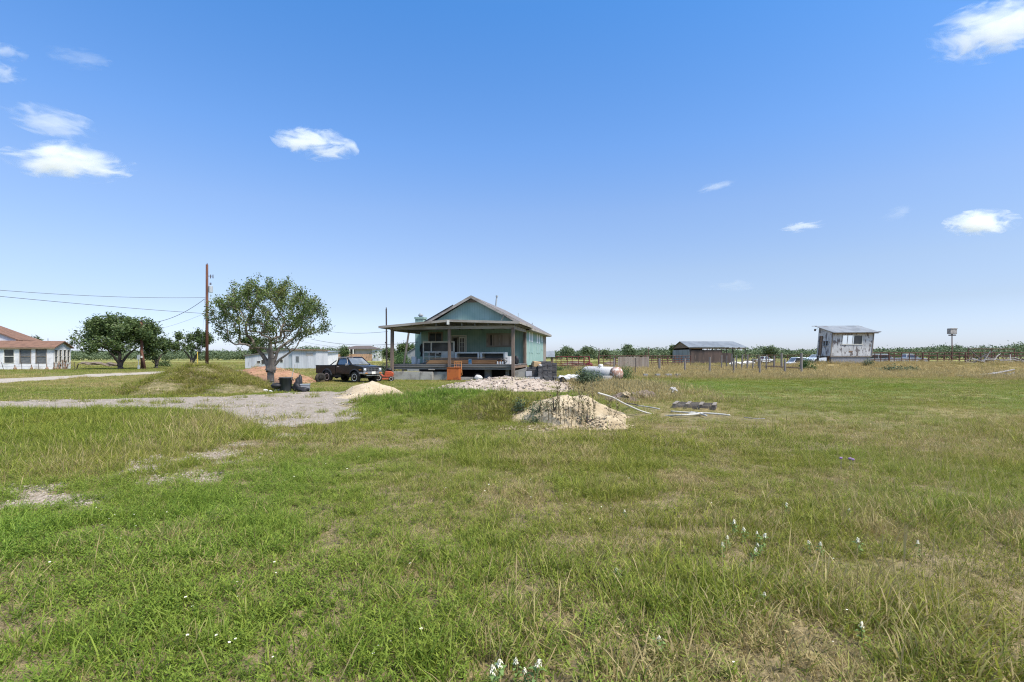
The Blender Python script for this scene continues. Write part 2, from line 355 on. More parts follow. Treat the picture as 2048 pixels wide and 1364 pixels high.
def leafmat(name, a, b, c, trans=.3, rough=.5, inst=False):
    """leaf colour runs a -> b with the leaf's own tone, with some c leaves"""
    t = NT(name); tone = t.attr('tone'); col = t.mix(tone, a, b)
    col = t.mix(t.ramp(t.noise(t.coord(), 1.1, 2), .52, .72), col, c)
    p = t.bsdf(col, rough, 0, .35)
    tr = t.n('ShaderNodeBsdfTranslucent'); t.l(col, tr.inputs[0]); mx = t.n('ShaderNodeMixShader'); mx.inputs[0].default_value = trans
    t.l(p.outputs[0], mx.inputs[1]); t.l(tr.outputs[0], mx.inputs[2]); t.l(mx.outputs[0], t.out.inputs[0])
    return t.m
MT['leafhero'] = leafmat('waxy_green_leaf', (.052, .088, .024), (.165, .22, .052), (.20, .215, .058))
MT['leafdark'] = leafmat('dark_green_leaf', (.052, .088, .03), (.13, .18, .055), (.15, .19, .06))
MT['leafbush'] = leafmat('bright_bush_leaf', (.05, .10, .03), (.11, .19, .06), (.14, .20, .07))
MT['leafweed'] = leafmat('grey_green_weed_leaf', (.06, .09, .045), (.13, .18, .09), (.16, .2, .1))
MT['leafline'] = leafmat('treeline_leaf', (.085, .12, .06), (.15, .195, .095), (.11, .15, .075), .15, .7)

def grassmat(name):
    """blade colour: green to straw by the clump's own dryness, each blade with its own tone"""
    t = NT(name); tone = t.attr('tone'); tip = t.attr('tip'); dry = t.attr('dry', 'INSTANCER'); lush = t.attr('lush', 'INSTANCER')
    g = t.mix(tone, (.118, .148, .016), (.36, .335, .055)); g2 = t.mix(tone, (.080, .175, .016), (.26, .38, .05))
    g = t.mix(lush, g, g2)
    s = t.mix(tone, (.27, .205, .088), (.53, .43, .20))
    f = t.math('ADD', dry, t.math('MULTIPLY', t.math('SUBTRACT', t.attr('pick'), .5), .9)); f = t.ramp(f, .35, .75)
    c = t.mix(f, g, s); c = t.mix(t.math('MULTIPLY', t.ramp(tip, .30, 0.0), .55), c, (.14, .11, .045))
    p = t.bsdf(c, .6, 0, .25)
    tr = t.n('ShaderNodeBsdfTranslucent'); t.l(c, tr.inputs[0]); mx = t.n('ShaderNodeMixShader'); mx.inputs[0].default_value = .4
    t.l(p.outputs[0], mx.inputs[1]); t.l(tr.outputs[0], mx.inputs[2]); t.l(mx.outputs[0], t.out.inputs[0])
    return t.m
MT['grass'] = grassmat('grass_blade')
# ---------------------------------------------------------------- mounds (registered before the ground cover so grass follows them)
#            cx     cy    rx   ry    h    p    rough sd rot  ox oy
MD = {
 'grassy': (-14.9, 24.6, 3.2, 2.8, 1.12, .95, .16, 3, 0.0, -.1, 0),
 'red':    (-16.1, 33.2, 3.5, 3.3, .95, .75, .16, 7, 0.0, 0, 0),
 'sand':   (-6.0, 22.0, 1.35, 1.35, .66, .95, .06, 9, 0.0, 0, 0),
 'sandlow': (-5.75, 20.5, 1.6, .8, .2, .8, .06, 10, 0.0, 0, 0),
 'gravel': (-.25, 25.9, 3.6, 2.3, .60, .7, .10, 12, 0.0, 0, 0),
 'caliche': (1.5, 13.7, 1.68, 1.5, .60, .52, .20, 15, 0.0, .2, 0),
 'hump':   (2.25, 12.0, .62, .48, .30, .9, .16, 18, .3, 0, 0),
 'crumb':  (.75, 12.0, 1.3, .5, .07, .8, .12, 19, 0, 0, 0),
 'berm':   (-1.6, 16.9, 3.9, 2.4, .42, .85, .16, 21, .05, 0, 0),
 'rise':   (-.25, 14.4, 1.25, 1.3, .48, .7, .12, 27, 0, 0, 0),
 'brush':  (4.05, 18.9, .75, .6, .34, .8, .14, 23, 0, 0, 0),
}
for k in MD: MOUNDS.append(MD[k])

# ---------------------------------------------------------------- ground cover fields
def inpoly(x, y, P):
    c = np.zeros(np.shape(x), bool); n = len(P)
    for i in range(n):
        x1, y1 = P[i]; x2, y2 = P[(i + 1) % n]
        if y1 == y2: continue
        c ^= ((y1 > y) != (y2 > y)) & (x < (x2 - x1) * (y - y1) / (y2 - y1) + x1)
    return c
def outline(pix): return [(gx(a, gd(b)), gd(b)) for a, b in pix]
DRIVE = outline([(-330, 803), (0, 804), (150, 800), (260, 796), (420, 794), (520, 789), (610, 783), (680, 783), (760, 790), (800, 792), (790, 799), (735, 806), (725, 818), (712, 830), (690, 838), (640, 846), (560, 852), (510, 862), (472, 850), (452, 835), (425, 822), (330, 817), (200, 817), (0, 820), (-330, 826)])
ROAD = outline([(-400, 773), (0, 766.5), (90, 760.5), (180, 754.5), (330, 746.5), (440, 743), (560, 741.5), (560, 739.5), (430, 740.3), (330, 742.6), (180, 748.6), (90, 753.5), (0, 758), (-400, 764)])
def f_drive(x, y):
    jx = x + 1.3 * (fbm(x, y, 1.4, 31) - .5) + .7 * (fbm(x, y, .4, 38) - .5); jy = y + 2.0 * (fbm(x, y, 1.2, 33) - .5) + .9 * (fbm(x, y, .35, 39) - .5)
    return inpoly(jx, jy, DRIVE)
def f_road(x, y):
    jx = x + 1.0 * (fbm(x, y, 2, 35) - .5); jy = y + 1.0 * (fbm(x, y, 2.2, 36) - .5)
    return inpoly(jx, jy, ROAD)
def gauss(x, y, cx, cy, sx, sy): return np.exp(-((x - cx) / sx) ** 2 - ((y - cy) / sy) ** 2)
TRACK = [(-8.5, 4.9), (-6.2, 5.9), (-5.3, 7.2), (-5.0, 8.6), (-5.15, 10.8), (-4.9, 13.2)]
def f_bare(x, y):
    b = 1.3 * (1.2 * gauss(x, y, -6.0, 6.0, 1.5, .55) + .95 * gauss(x, y, -4.9, 8.1, 1.1, .8) + gauss(x, y, -5.0, 10.9, .8, .9) + .6 * gauss(x, y, -4.4, 6.9, .8, .35))
    tr = np.full(np.shape(x), 9.0)
    for (x0, y0), (x1, y1) in zip(TRACK[:-1], TRACK[1:]):
        s = np.clip(((x - x0) * (x1 - x0) + (y - y0) * (y1 - y0)) / ((x1 - x0) ** 2 + (y1 - y0) ** 2), 0, 1); tr = np.minimum(tr, np.hypot(x - x0 - s * (x1 - x0), y - y0 - s * (y1 - y0)))
    b = np.maximum(b, 1.15 * np.exp(-(tr / .42) ** 2)) * sstep(.34, .60, fbm(x, y, .55, 41, 4))
    b = b + .75 * gauss(x, y, -5.0, 20.5, 3, 1.8) + .5 * gauss(x, y, -2.5, 28, 4, 2.0)
    b = b + .5 * gauss(x, y, 1.3, 11.6, 1.8, .5) * sstep(.4, .6, fbm(x, y, .5, 43))
    return np.clip(b, 0, 1)
def f_dry(x, y):
    n = fbm(x, y, 5, 51); m = fbm(x, y, 1.5, 53)
    d = .27 + .62 * (n - .5) + .60 * (m - .5) + .55 * (fbm(x, y, .45, 57) - .5) * sstep(20, 8, y)
    d = d + .10 * sstep(-2, 6, x) * sstep(40, 8, y) + .14 * gauss(x, y, 7, 13, 6, 5)
    d = d - .17 * sstep(1.5, -3, x) * sstep(7.5, 3.5, y)
    d = d + .22 * gauss(x, y, -6.4, 11, 2.2, 4)
    d = d - .30 * gauss(x, y, -12, 13, 4, 4)
    d = d - .12 * gauss(x, y, 12.5, 27, 9, 5.5) * (.5 + fbm(x, y, 3, 55)) - .10 * gauss(x, y, 22, 30, 9, 6)
    d = d + (.38 + .5 * fbm(x, y, 4.5, 58)) * sstep(4, 12, x) * sstep(34 + 0 * x, 42 + 0 * x, y + 5 * (fbm(x, y, 6, 59) - .5)) * sstep(115, 75, y) + .40 * gauss(x, y, 5.2, 26, 2.2, 7) + .35 * gauss(x, y, 38, 60, 14, 5)
    d = d + .24 * sstep(-6, -12, x) * sstep(22, 30, y) - .2 * sstep(120, 60, y) * sstep(-20, -34, x) * sstep(50, 58, y)
    d = d - .45 * gauss(x, y, -1.6, 16.6, 3.6, 1.9) - .2 * gauss(x, y, -15, 24, 4, 3)
    d = d + .45 * f_thatch(x, y)
    return np.clip(d, 0, 1)
def f_thatch(x, y):
    return np.clip(sstep(.58, .70, fbm(x, y, 1.1, 45, 3)) * sstep(14, 6, y) * (.65 + .35 * sstep(-1.5, 1.5, x)), 0, 1)
def f_lush(x, y):
    l = .35 + .8 * (fbm(x, y, 3, 61) - .5) + .45 * sstep(2, -3, x) * sstep(9, 4, y) + .25 * gauss(x, y, 12, 27, 8, 5) + .4 * gauss(x, y, -1.6, 16.6, 3.6, 1.9) - .25 * sstep(0, 8, x) * sstep(20, 10, y)
    return np.clip(l, 0, 1)

# ---------------------------------------------------------------- ground sheet
def soilmat():
    t = NT('field_ground'); co = t.coord()
    dry = t.attr('dry'); bare = t.attr('bare'); lush = t.attr('lush')
    nA = t.noise(co, .9, 6, .6); nB = t.noise(co, 7, 5, .65); nC = t.noise(co, .12, 5, .6)
    g = t.mix(t.ramp(nB, .35, .68), (.085, .11, .024), (.18, .19, .048)); g = t.mix(t.math('MULTIPLY', lush, .6), g, (.08, .14, .028))
    s = t.mix(t.ramp(nB, .35, .65), (.24, .18, .08), (.40, .31, .14))
    f = t.ramp(t.math('ADD', dry, t.math('MULTIPLY', t.math('SUBTRACT', nA, .5), 1.0)), .2, .85); c = t.mix(f, g, s)
    far = t.attr('far'); fieldc = t.mix(t.ramp(nC, .38, .62), (.17, .19, .055), (.29, .265, .09)); c = t.mix(far, c, fieldc)
    nF = t.noise(co, 60, 3, .7); soil = t.mix(t.ramp(t.math('ADD', t.math('MULTIPLY', nB, .5), t.math('MULTIPLY', nF, .5)), .40, .6), (.10, .08, .042), (.26, .205, .11)); near = t.attr('near')
    c = t.mix(t.math('MULTIPLY', near, t.ramp(nA, .15, .45)), c, soil)
    grav = t.mix(t.ramp(t.noise(co, 26, 3, .7), .42, .6), (.19, .15, .11), (.40, .335, .26)); c = t.mix(t.ramp(t.math('ADD', bare, t.math('MULTIPLY', t.math('SUBTRACT', nB, .5), .7)), .35, .6), c, grav)
    b = t.math('ADD', nB, t.math('MULTIPLY', t.noise(co, 30, 3), .4)); t.bsdf(c, .95, 0, .15, b, .6, .04)
    return t.m
MT['soil'] = soilmat()
def gravelmat(name, a, b, c, sc=26, d=None):
    t = NT(name); co = t.coord(); v = t.n('ShaderNodeTexVoronoi'); v.inputs['Scale'].default_value = sc; t.l(co, v.inputs['Vector'])
    sx = t.n('ShaderNodeSeparateColor'); t.l(v.outputs['Color'], sx.inputs[0])
    col = t.mix(sx.outputs[0], a, b); col = t.mix(t.ramp(t.noise(co, 1.3, 5, .6), .42, .66), col, c)
    if d: col = t.mix(t.ramp(t.noise(co, 2.4, 5, .65), .55, .68), col, d)
    h = t.math('ADD', t.math('MULTIPLY', t.math('SUBTRACT', 1, v.outputs['Distance']), .6), t.noise(co, 4, 5)); t.bsdf(col, .95, 0, .15, h, .7, .04)
    return t.m
MT['gravel'] = gravelmat('grey_drive_gravel', (.18, .15, .12), (.38, .33, .275), (.28, .24, .195), 22, (.17, .14, .095))
MT['road'] = gravelmat('pale_gravel_road', (.28, .245, .20), (.44, .39, .32), (.36, .31, .25), 14)
MT['caliche'] = gravelmat('cream_caliche', (.37, .295, .185), (.50, .41, .275), (.32, .25, .155), 14, (.24, .185, .11))
MT['sand'] = gravelmat('cream_sand', (.45, .36, .24), (.53, .435, .30), (.41, .325, .215), 40)
MT['pebble'] = gravelmat('pinkish_pebbles', (.23, .18, .14), (.50, .42, .34), (.35, .285, .22), 8, (.29, .245, .155))
MT['redearth'] = gravelmat('reddish_earth', (.28, .15, .095), (.37, .215, .135), (.31, .185, .11), 5, (.24, .17, .09))
MT['moundearth'] = gravelmat('earth_mound', (.16, .135, .068), (.24, .20, .105), (.125, .12, .05), 12, (.36, .29, .19))

def build_ground():
    n = 420; t = np.linspace(-1, 1, n); S = 3.2 * np.sinh(t * 8.2)
    X, Y = np.meshgrid(S, S + 4.0); x = X.ravel(); y = Y.ravel()
    z = H(x, y); V = np.stack([x, y, z], 1)
    i = np.arange(n * n).reshape(n, n); Q = np.stack([i[:-1, :-1], i[:-1, 1:], i[1:, 1:], i[1:, :-1]], -1).reshape(-1, 4)
    at = {'dry': ('POINT', f_dry(x, y)), 'bare': ('POINT', f_bare(x, y)), 'lush': ('POINT', f_lush(x, y)), 'far': ('POINT', sstep(60, 170, np.hypot(x, y))), 'near': ('POINT', sstep(26, 9, np.hypot(x, y)))}
    o = link('ground', np_mesh('ground', V, Q, MT['soil'], at, True)); tag(o, 'rough grassy field of mixed green and straw-coloured turf', kind='structure')
build_ground()
def sheet(name, f, bbox, step, m, label, lift=.012):
    xs = np.arange(bbox[0], bbox[1], step); ys = np.arange(bbox[2], bbox[3], step); X, Y = np.meshgrid(xs, ys)
    cx = X[:-1, :-1] + step / 2; cy = Y[:-1, :-1] + step / 2; k = f(cx, cy)
    i = np.arange(X.size).reshape(X.shape); Q = np.stack([i[:-1, :-1], i[:-1, 1:], i[1:, 1:], i[1:, :-1]], -1)[k]
    use, inv = np.unique(Q, return_inverse=True); x = X.ravel()[use]; y = Y.ravel()[use]
    V = np.stack([x, y, H(x, y) + lift + .02 * (fbm(x, y, .4, 77) - .5)], 1)
    o = link(name, np_mesh(name, V, inv.reshape(-1, 4), m, None, True)); tag(o, label, kind='structure')
sheet('driveway', f_drive, (-32, -3.5, 10.5, 27), .09, MT['gravel'], 'grey gravel driveway curving towards the sand pile')
sheet('gravel_road', f_road, (-72, -24, 24, 68), .2, MT['road'], 'pale gravel road running past the white farmhouse')

def build_mound(key, name, label, cat, m, n=70):
    p = MD[key]; r = max(p[2], p[3]) * 1.3
    t = np.linspace(-1, 1, n); X, Y = np.meshgrid(p[0] + t * p[2] * 1.3, p[1] + t * p[3] * 1.3); x = X.ravel(); y = Y.ravel()
    z = H(x, y) + mound_h(p, x, y) - .02; zb = H(p[0], p[1])
    i = np.arange(n * n).reshape(n, n); Q = np.stack([i[:-1, :-1], i[:-1, 1:], i[1:, 1:], i[1:, :-1]], -1).reshape(-1, 4)
    V = np.stack([x - p[0], y - p[1], z - zb], 1)
    o = link(name, np_mesh(name, V, Q, m, None, True), loc=(p[0], p[1], float(zb))); tag(o, label, cat); return o
build_mound('grassy', 'grassy_mound', 'grass-covered earth mound beside the driveway left of the leafy tree', 'mound', MT['moundearth'])
build_mound('red', 'dirt_pile', 'broad reddish-brown dirt pile behind the leafy tree trunk', 'dirt pile', MT['redearth'])
build_mound('sand', 'sand_pile', 'smooth cream sand pile in front of the black pickup', 'sand pile', MT['sand'], 90)
build_mound('sandlow', 'sand_spill', 'low spread of sand spilling from the foot of the cream sand pile', 'sand pile', MT['sand'])
build_mound('gravel', 'gravel_pile', 'long low pile of pinkish pebbles in front of the porch', 'gravel pile', MT['pebble'], 110)
build_mound('caliche', 'caliche_mound', 'cream caliche mound with dry weed stalks in the middle of the field', 'mound', MT['caliche'], 120)
build_mound('hump', 'caliche_hump', 'small caliche hump at the right foot of the weedy mound', 'mound', MT['caliche'])
build_mound('crumb', 'rubble_spread', 'low crumbly caliche rubble at the left foot of the weedy mound', 'rubble', MT['caliche'])
build_mound('berm', 'grass_berm', 'low grass-covered berm left of the caliche mound', 'mound', MT['moundearth'])
build_mound('rise', 'grass_rise', 'grassy shoulder joining the caliche mound on its left', 'mound', MT['moundearth'])
build_mound('brush', 'brush_heap', 'low brown heap of dead brush in the grass behind the pallet', 'brush heap', MT['brush'])
# ---------------------------------------------------------------- grass
def blades(n, r, h0_, h1_, w, lean, seed, pick=None, curl=.5, tall_mid=True, head=0, wtip=.15, bend0=0):
    g = np.random.RandomState(seed)
    a = g.rand(n) * 2 * np.pi; rr = r * np.sqrt(g.rand(n)); bx, by = rr * np.cos(a), rr * np.sin(a)
    h = h0_ + (h1_ - h0_) * g.rand(n) ** 1.4
    if tall_mid: h = h * (1 - .45 * (rr / r) ** 2)
    az = np.where(g.rand(n) < .5, a + g.normal(0, .9, n), g.rand(n) * 2 * np.pi)
    L = lean * (.35 + g.rand(n)) + bend0
    ww = w * (.6 + .8 * g.rand(n)); fa = g.rand(n) * np.pi; sx, sy = np.cos(fa) * ww / 2, np.sin(fa) * ww / 2
    ts = (0, .45, .8, 1.0); ws = (1, .9, .6, wtip) if not head else (.5, .45, 1.0 * head, .3)
    rows = []
    for t, q in zip(ts, ws):
        off = h * L * (t ** (1 + curl)); zz = h * t * (1 - .35 * np.clip(L, 0, 1.5) * t ** 2)
        cx, cy = bx + np.cos(az) * off, by + np.sin(az) * off
        rows += [np.stack([cx - sx * q, cy - sy * q, zz - .02], 1), np.stack([cx + sx * q, cy + sy * q, zz - .02], 1)]
    V = np.stack(rows, 1).reshape(-1, 3); base = np.arange(n)[:, None] * 8
    Q = np.concatenate([base + np.array([[0, 1, 3, 2]]), base + np.array([[2, 3, 5, 4]]), base + np.array([[4, 5, 7, 6]])], 1).reshape(-1, 4)
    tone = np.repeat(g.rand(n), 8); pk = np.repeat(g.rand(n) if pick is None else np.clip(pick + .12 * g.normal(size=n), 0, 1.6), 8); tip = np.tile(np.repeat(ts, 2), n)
    return V, Q, tone, pk, tip
def sprigs(n, r, seed):
    """low leafy weeds: short stems with pairs of small leaves"""
    g = np.random.RandomState(seed); V, Q, T, P, I = [], [], [], [], []
    for i in range(n):
        a = g.rand() * 6.28; rr = r * math.sqrt(g.rand()); b = np.array([rr * math.cos(a), rr * math.sin(a), -.01]); h = g.uniform(.04, .13); ln = g.normal(0, .35, 2) * h; tn = g.rand(); pk = g.rand() * .45
        for j in range(int(5 + h * 50)):
            f = (j + 1) / (5 + h * 50); c = b + np.array([ln[0] * f, ln[1] * f, h * f]); a2 = j * 2.4 + g.normal(0, .3); l = g.uniform(.018, .036) * (1.1 - .4 * f); w = l * .30; d = np.array([math.cos(a2), math.sin(a2), g.uniform(.1, .8)]); s = np.array([-math.sin(a2), math.cos(a2), 0.])
            o = len(V) * 4; V.append(np.stack([c, c + d * l * .5 + s * w / 2, c + d * l, c + d * l * .5 - s * w / 2])); Q.append([o, o + 1, o + 2, o + 3]); T += [min(1, tn * .6 + .22 * f + .1 * g.rand())] * 4; P += [pk] * 4; I += [.3 + .7 * f] * 4
    return np.concatenate(V), np.array(Q), np.array(T), np.array(P), np.array(I)
def joinb(*bs):
    V, Q, T, P, I = [], [], [], [], []; o = 0
    for b in bs:
        V.append(b[0]); Q.append(b[1] + o); T.append(b[2]); P.append(b[3]); I.append(b[4]); o += len(b[0])
    return [np.concatenate(k) for k in (V, Q, T, P, I)]
def proto(name, coll, b):
    V, Q, T, P, I = b
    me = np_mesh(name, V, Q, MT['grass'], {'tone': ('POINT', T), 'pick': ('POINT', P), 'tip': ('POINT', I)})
    o = bpy.data.objects.new('grass_blades', me); coll.objects.link(o)
def scatter(name, coll, x, y, z, idx, scl, rotz, dry, lush, label, tilt=.12, cat=None):
    n = len(x); g = np.random.RandomState(n)
    me = bpy.data.meshes.new(name); me.vertices.add(n); me.vertices.foreach_set('co', np.stack([x, y, z], 1).astype(np.float32).ravel())
    def A(nm, typ, arr, key='value'):
        a = me.attributes.new(nm, typ, 'POINT'); a.data.foreach_set(key, np.ascontiguousarray(arr).ravel())
    A('idx', 'INT', idx.astype(np.int32)); A('scl', 'FLOAT', scl.astype(np.float32)); A('dry', 'FLOAT', dry.astype(np.float32)); A('lush', 'FLOAT', lush.astype(np.float32))
    A('rot', 'FLOAT_VECTOR', np.stack([g.normal(0, tilt, n), g.normal(0, tilt, n), rotz], 1).astype(np.float32), 'vector')
    o = link(name, me)
    nt = bpy.data.node_groups.new(name, 'GeometryNodeTree'); nt.interface.new_socket('Geometry', in_out='INPUT', socket_type='NodeSocketGeometry'); nt.interface.new_socket('Geometry', in_out='OUTPUT', socket_type='NodeSocketGeometry')
    N = nt.nodes.new; gi = N('NodeGroupInput'); go = N('NodeGroupOutput'); iop = N('GeometryNodeInstanceOnPoints'); ci = N('GeometryNodeCollectionInfo')
    ci.inputs[0].default_value = coll; ci.inputs['Separate Children'].default_value = True; ci.inputs['Reset Children'].default_value = True
    def na(nm, dt):
        d = N('GeometryNodeInputNamedAttribute'); d.data_type = dt; d.inputs[0].default_value = nm; return d.outputs[0]
    L = nt.links.new
    L(gi.outputs[0], iop.inputs['Points']); L(ci.outputs[0], iop.inputs['Instance']); iop.inputs['Pick Instance'].default_value = True
    L(na('idx', 'INT'), iop.inputs['Instance Index']); L(na('rot', 'FLOAT_VECTOR'), iop.inputs['Rotation']); L(na('scl', 'FLOAT'), iop.inputs['Scale'])
    L(iop.outputs[0], go.inputs[0])
    md = o.modifiers.new('scatter', 'NODES'); md.node_group = nt
    tag(o, label, cat, kind='stuff'); return o
CLEAR = []   # (x, y, r): footprints where no tall grass stands
def sample(n, D0, D1, seed, spread=1.13, pad=2.2):
    g = np.random.RandomState(seed)
    D = np.sqrt(D0 ** 2 + (D1 ** 2 - D0 ** 2) * g.rand(n)); x = (g.rand(n) * 2 - 1) * (spread * D + pad); return x, D, g
def keep_mask(x, y, g, bare_w=1.0):
    k = g.rand(len(x)) > bare_w * f_bare(x, y) * .88 + .25 * f_thatch(x, y)
    k &= ~((g.rand(len(x)) < .62 * sstep(.57, .68, fbm(x, y, .42, 98, 3)) * sstep(12, 7, y)))
    k &= ~(f_drive(x, y) & (g.rand(len(x)) > .015 + .22 * sstep(.54, .7, fbm(x, y, 1.3, 97, 4)))); k &= ~(f_road(x, y) & (g.rand(len(x)) > .01))
    for key, pr in (('sand', 1.0), ('sandlow', .85), ('gravel', .93), ('caliche', .985), ('hump', .96), ('crumb', .8), ('red', .80), ('brush', .6)):
        p = MD[key]; hh = mound_h(p, x, y); ins = hh > .03 + .10 * g.rand(len(x))
        k &= ~(ins & (g.rand(len(x)) < pr))
    for cx, cy, r in CLEAR: k &= np.hypot(x - cx, y - cy) > r
    for A in CLEARP: k &= ~inpoly(x, y, A)
    return k
CLEARP = []
# clumps of taller grass: (how strong, (x, y, rx, ry))
TALL = [(1.2, (1.45, 3.7, .55, .45)), (1.2, (2.45, 3.2, .5, .4)), (2.4, (.50, 2.62, .32, .22)), (2.0, (2.45, 2.6, .4, .2)), (1.0, (4.4, 5.2, 1.3, .6)), (.9, (.75, 6.2, .9, .5)), (.8, (-6.8, 11, 2.2, 4)), (.6, (-11, 13, 3, 3)), (.7, (2.6, 4.9, .8, .5)), (.8, (-.25, 2.9, .35, .25))]
def build_stones():
    for name, key, n, lo, hi, m, fn, lab in STONES:
        c = bpy.data.collections.new(name)
        for k in range(4):
            b = MB().blob((0, 0, .3), (1, .8, .6), 200 + k, .35, 8, 5); me = bpy.data.meshes.new(name); me.from_pydata(b.v, [], b.f); me.materials.append(MT[m]); c.objects.link(bpy.data.objects.new('stone', me))
        g = np.random.RandomState(len(name) + n); x, y = fn(g, n); n_ = len(x); s = lo + (hi - lo) * g.rand(n_) ** 3
        scatter(name, c, x, y, HT(x, y) + (.004 if key == 'drive' else 0) - s * .15, g.randint(0, 4, n_), s, g.rand(n_) * 6.28, np.zeros(n_), np.zeros(n_), lab, .4)
def _in_mound(*keys):
    def f(g, n):
        X, Y = [], []
        for k in keys:
            p = MD[k]; x = p[0] + (g.rand(n) * 2 - 1) * p[2] * 1.2; y = p[1] + (g.rand(n) * 2 - 1) * p[3] * 1.2; hh = mound_h(p, x, y); q = (hh > -.02) & (g.rand(n) < .35 + .65 * sstep(.35, .02, hh)); X.append(x[q]); Y.append(y[q])
        return np.concatenate(X), np.concatenate(Y)
    return f
def _on_drive(g, n):
    x = -30 + 27 * g.rand(n); y = 11 + 14 * g.rand(n); k = f_drive(x, y); return x[k], y[k]
def _on_track(g, n):
    x = -9 + 6 * g.rand(n); y = 4.5 + 9 * g.rand(n); k = f_bare(x, y) > .45; return x[k], y[k]
STONES = [('drive_stones', 'drive', 5500, .012, .06, 'drivestone', _on_drive, 'loose stones scattered over the gravel drive'), ('track_stones', 'drive', 14000, .006, .03, 'drivestone', _on_track, 'loose stones on the worn wheel track in the near left'),
          ('caliche_clods', 'm', 650, .008, .042, 'clod', _in_mound('caliche', 'hump', 'crumb'), 'caliche clods spilled over the cream mound and its foot'), ('pebbles', 'm', 2600, .02, .085, 'pebblestone', _in_mound('gravel'), 'coarse pebbles covering the long pinkish pile'),
          ('sand_clods', 'm', 70, .008, .03, 'clod', _in_mound('sand', 'sandlow'), 'small sand clods around the cream sand pile'), ('earth_clods', 'm', 700, .02, .09, 'earthclod', _in_mound('red'), 'earth clods on the reddish dirt pile')]
def build_grass():
    def coll(n): return bpy.data.collections.new(n)
    # near: fine blades
    c1 = coll('near_tufts')
    for k in range(4): proto('a_turf%d' % k, c1, joinb(blades(80, .18, .03, .095, .0045, .8, 100 + k), blades(22, .17, .03, .085, .004, 1.2, 120 + k, 1.0)))
    for k in range(3): proto('b_tuft%d' % k, c1, joinb(blades(64, .12, .08, .20, .0052, .65, 140 + k), blades(16, .12, .07, .15, .004, .9, 150 + k, 1.0)))
    for k in range(2): proto('c_weed%d' % k, c1, joinb(blades(70, .17, .025, .075, .011, 1.3, 160 + k, .15, .2, wtip=.25), blades(22, .12, .05, .11, .009, .9, 165 + k, .15, .3), blades(18, .17, .03, .08, .004, 1.2, 168 + k, 1.0)))
    for k in range(3): proto('d_stalk%d' % k, c1, joinb(blades(6, .16, .20, .42, .0025, .42, 170 + k, .95, .6, False, head=1.8), blades(40, .16, .04, .13, .0045, .8, 175 + k, .6)))
    for k in range(2): proto('e_thatch%d' % k, c1, blades(70, .2, .02, .07, .0045, 1.8, 180 + k, 1.0, .1))
    for k in range(3): proto('', c1, joinb(sprigs(26, .16, 300 + k), blades(30, .17, .03, .09, .0042, .9, 310 + k), blades(14, .17, .03, .08, .004, 1.2, 320 + k, 1.0)))
    for j, (D0, D1, n, mul) in enumerate(((2.0, 9, 19500, 1.0), (9, 19, 18000, 1.4))):
        x, y, g = sample(n, D0, D1, 5 + j); k = keep_mask(x, y, g); x, y = x[k], y[k]; n = len(x)
        dry = f_dry(x, y); lush = f_lush(x, y); u = g.rand(n)
        tallp = sstep(.50, .68, fbm(x, y, 1.7, 71)) * .7 + sum(w_ * gauss(x, y, *q) for w_, q in TALL); stalkp = .012 + .05 * sstep(.52, .68, fbm(x, y, 2.3, 73)) * sstep(22, 12, y) + .24 * gauss(x, y, -6.6, 10.5, 2.2, 4.5) + .16 * gauss(x, y, 2.0, 3.6, 1.5, .8) + .1 * gauss(x, y, 5.2, 4.8, 2.6, 1.2) + .08 * sstep(2, 6, x)
        idx = np.where(u < .56, g.randint(0, 4, n), np.where(u < .80, 7 + g.randint(0, 2, n), 12 + g.randint(0, 2, n)))
        idx = np.where(g.rand(n) < np.minimum(tallp, 1.2) * .6, 4 + g.randint(0, 3, n), idx); idx = np.where((u > .56) & (u < .80) & (lush < .40 + .2 * g.rand(n)), g.randint(0, 4, n), idx)
        idx = np.where(g.rand(n) < stalkp, 9 + g.randint(0, 3, n), idx)
        sc = mul * (.75 + .5 * g.rand(n)) * (1 + .25 * np.minimum(tallp, 2.4)) * (1 - .35 * sstep(10, 14, y) * sstep(2, 5, x))
        idx = np.where((g.rand(n) < .10 + .30 * sstep(.35, .75, lush) * sstep(14, 6, y)) & (idx < 9), 14 + g.randint(0, 3, n), idx)
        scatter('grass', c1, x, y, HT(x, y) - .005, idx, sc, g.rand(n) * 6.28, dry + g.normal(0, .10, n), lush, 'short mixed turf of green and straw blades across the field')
    # big leafy clump at the lower edge of the picture
    # middle and far: broader blades, larger patches
    c2 = coll('far_tufts')
    for k in range(4): proto('a_patch%d' % k, c2, joinb(blades(110, .5, .05, .17, .012, .8, 200 + k), blades(22, .5, .08, .16, .010, 1.0, 210 + k, 1.0)))
    for k in range(3): proto('b_patch%d' % k, c2, joinb(blades(80, .35, .15, .38, .014, .5, 220 + k), blades(22, .35, .25, .5, .010, .4, 230 + k, 1.0)))
    for k in range(2): proto('c_straw%d' % k, c2, joinb(blades(60, .4, .25, .55, .010, .4, 240 + k, 1.0, head=1.6), blades(50, .4, .1, .3, .012, .6, 250 + k)))
    for j, (D0, D1, n, mul) in enumerate(((18, 40, 19000, .85), (38, 78, 15000, 1.25), (75, 150, 8000, 2.2))):
        x, y, g = sample(n, D0, D1, 15 + j, 1.1, 2); k = keep_mask(x, y, g); x, y = x[k], y[k]; n = len(x)
        dry = f_dry(x, y); lush = f_lush(x, y); u = g.rand(n)
        tall = np.clip(sstep(.5, .7, fbm(x, y, 4, 81)) * .7 + .5 * sstep(.55, .8, dry) + .5 * gauss(x, y, 38, 59, 12, 4), 0, 1)
        yard = np.clip(sstep(-5, -12, x) * sstep(22, 30, y) + sstep(7, 10, x) * sstep(38, 34, y), 0, 1); tall = tall * (1 - .85 * yard)
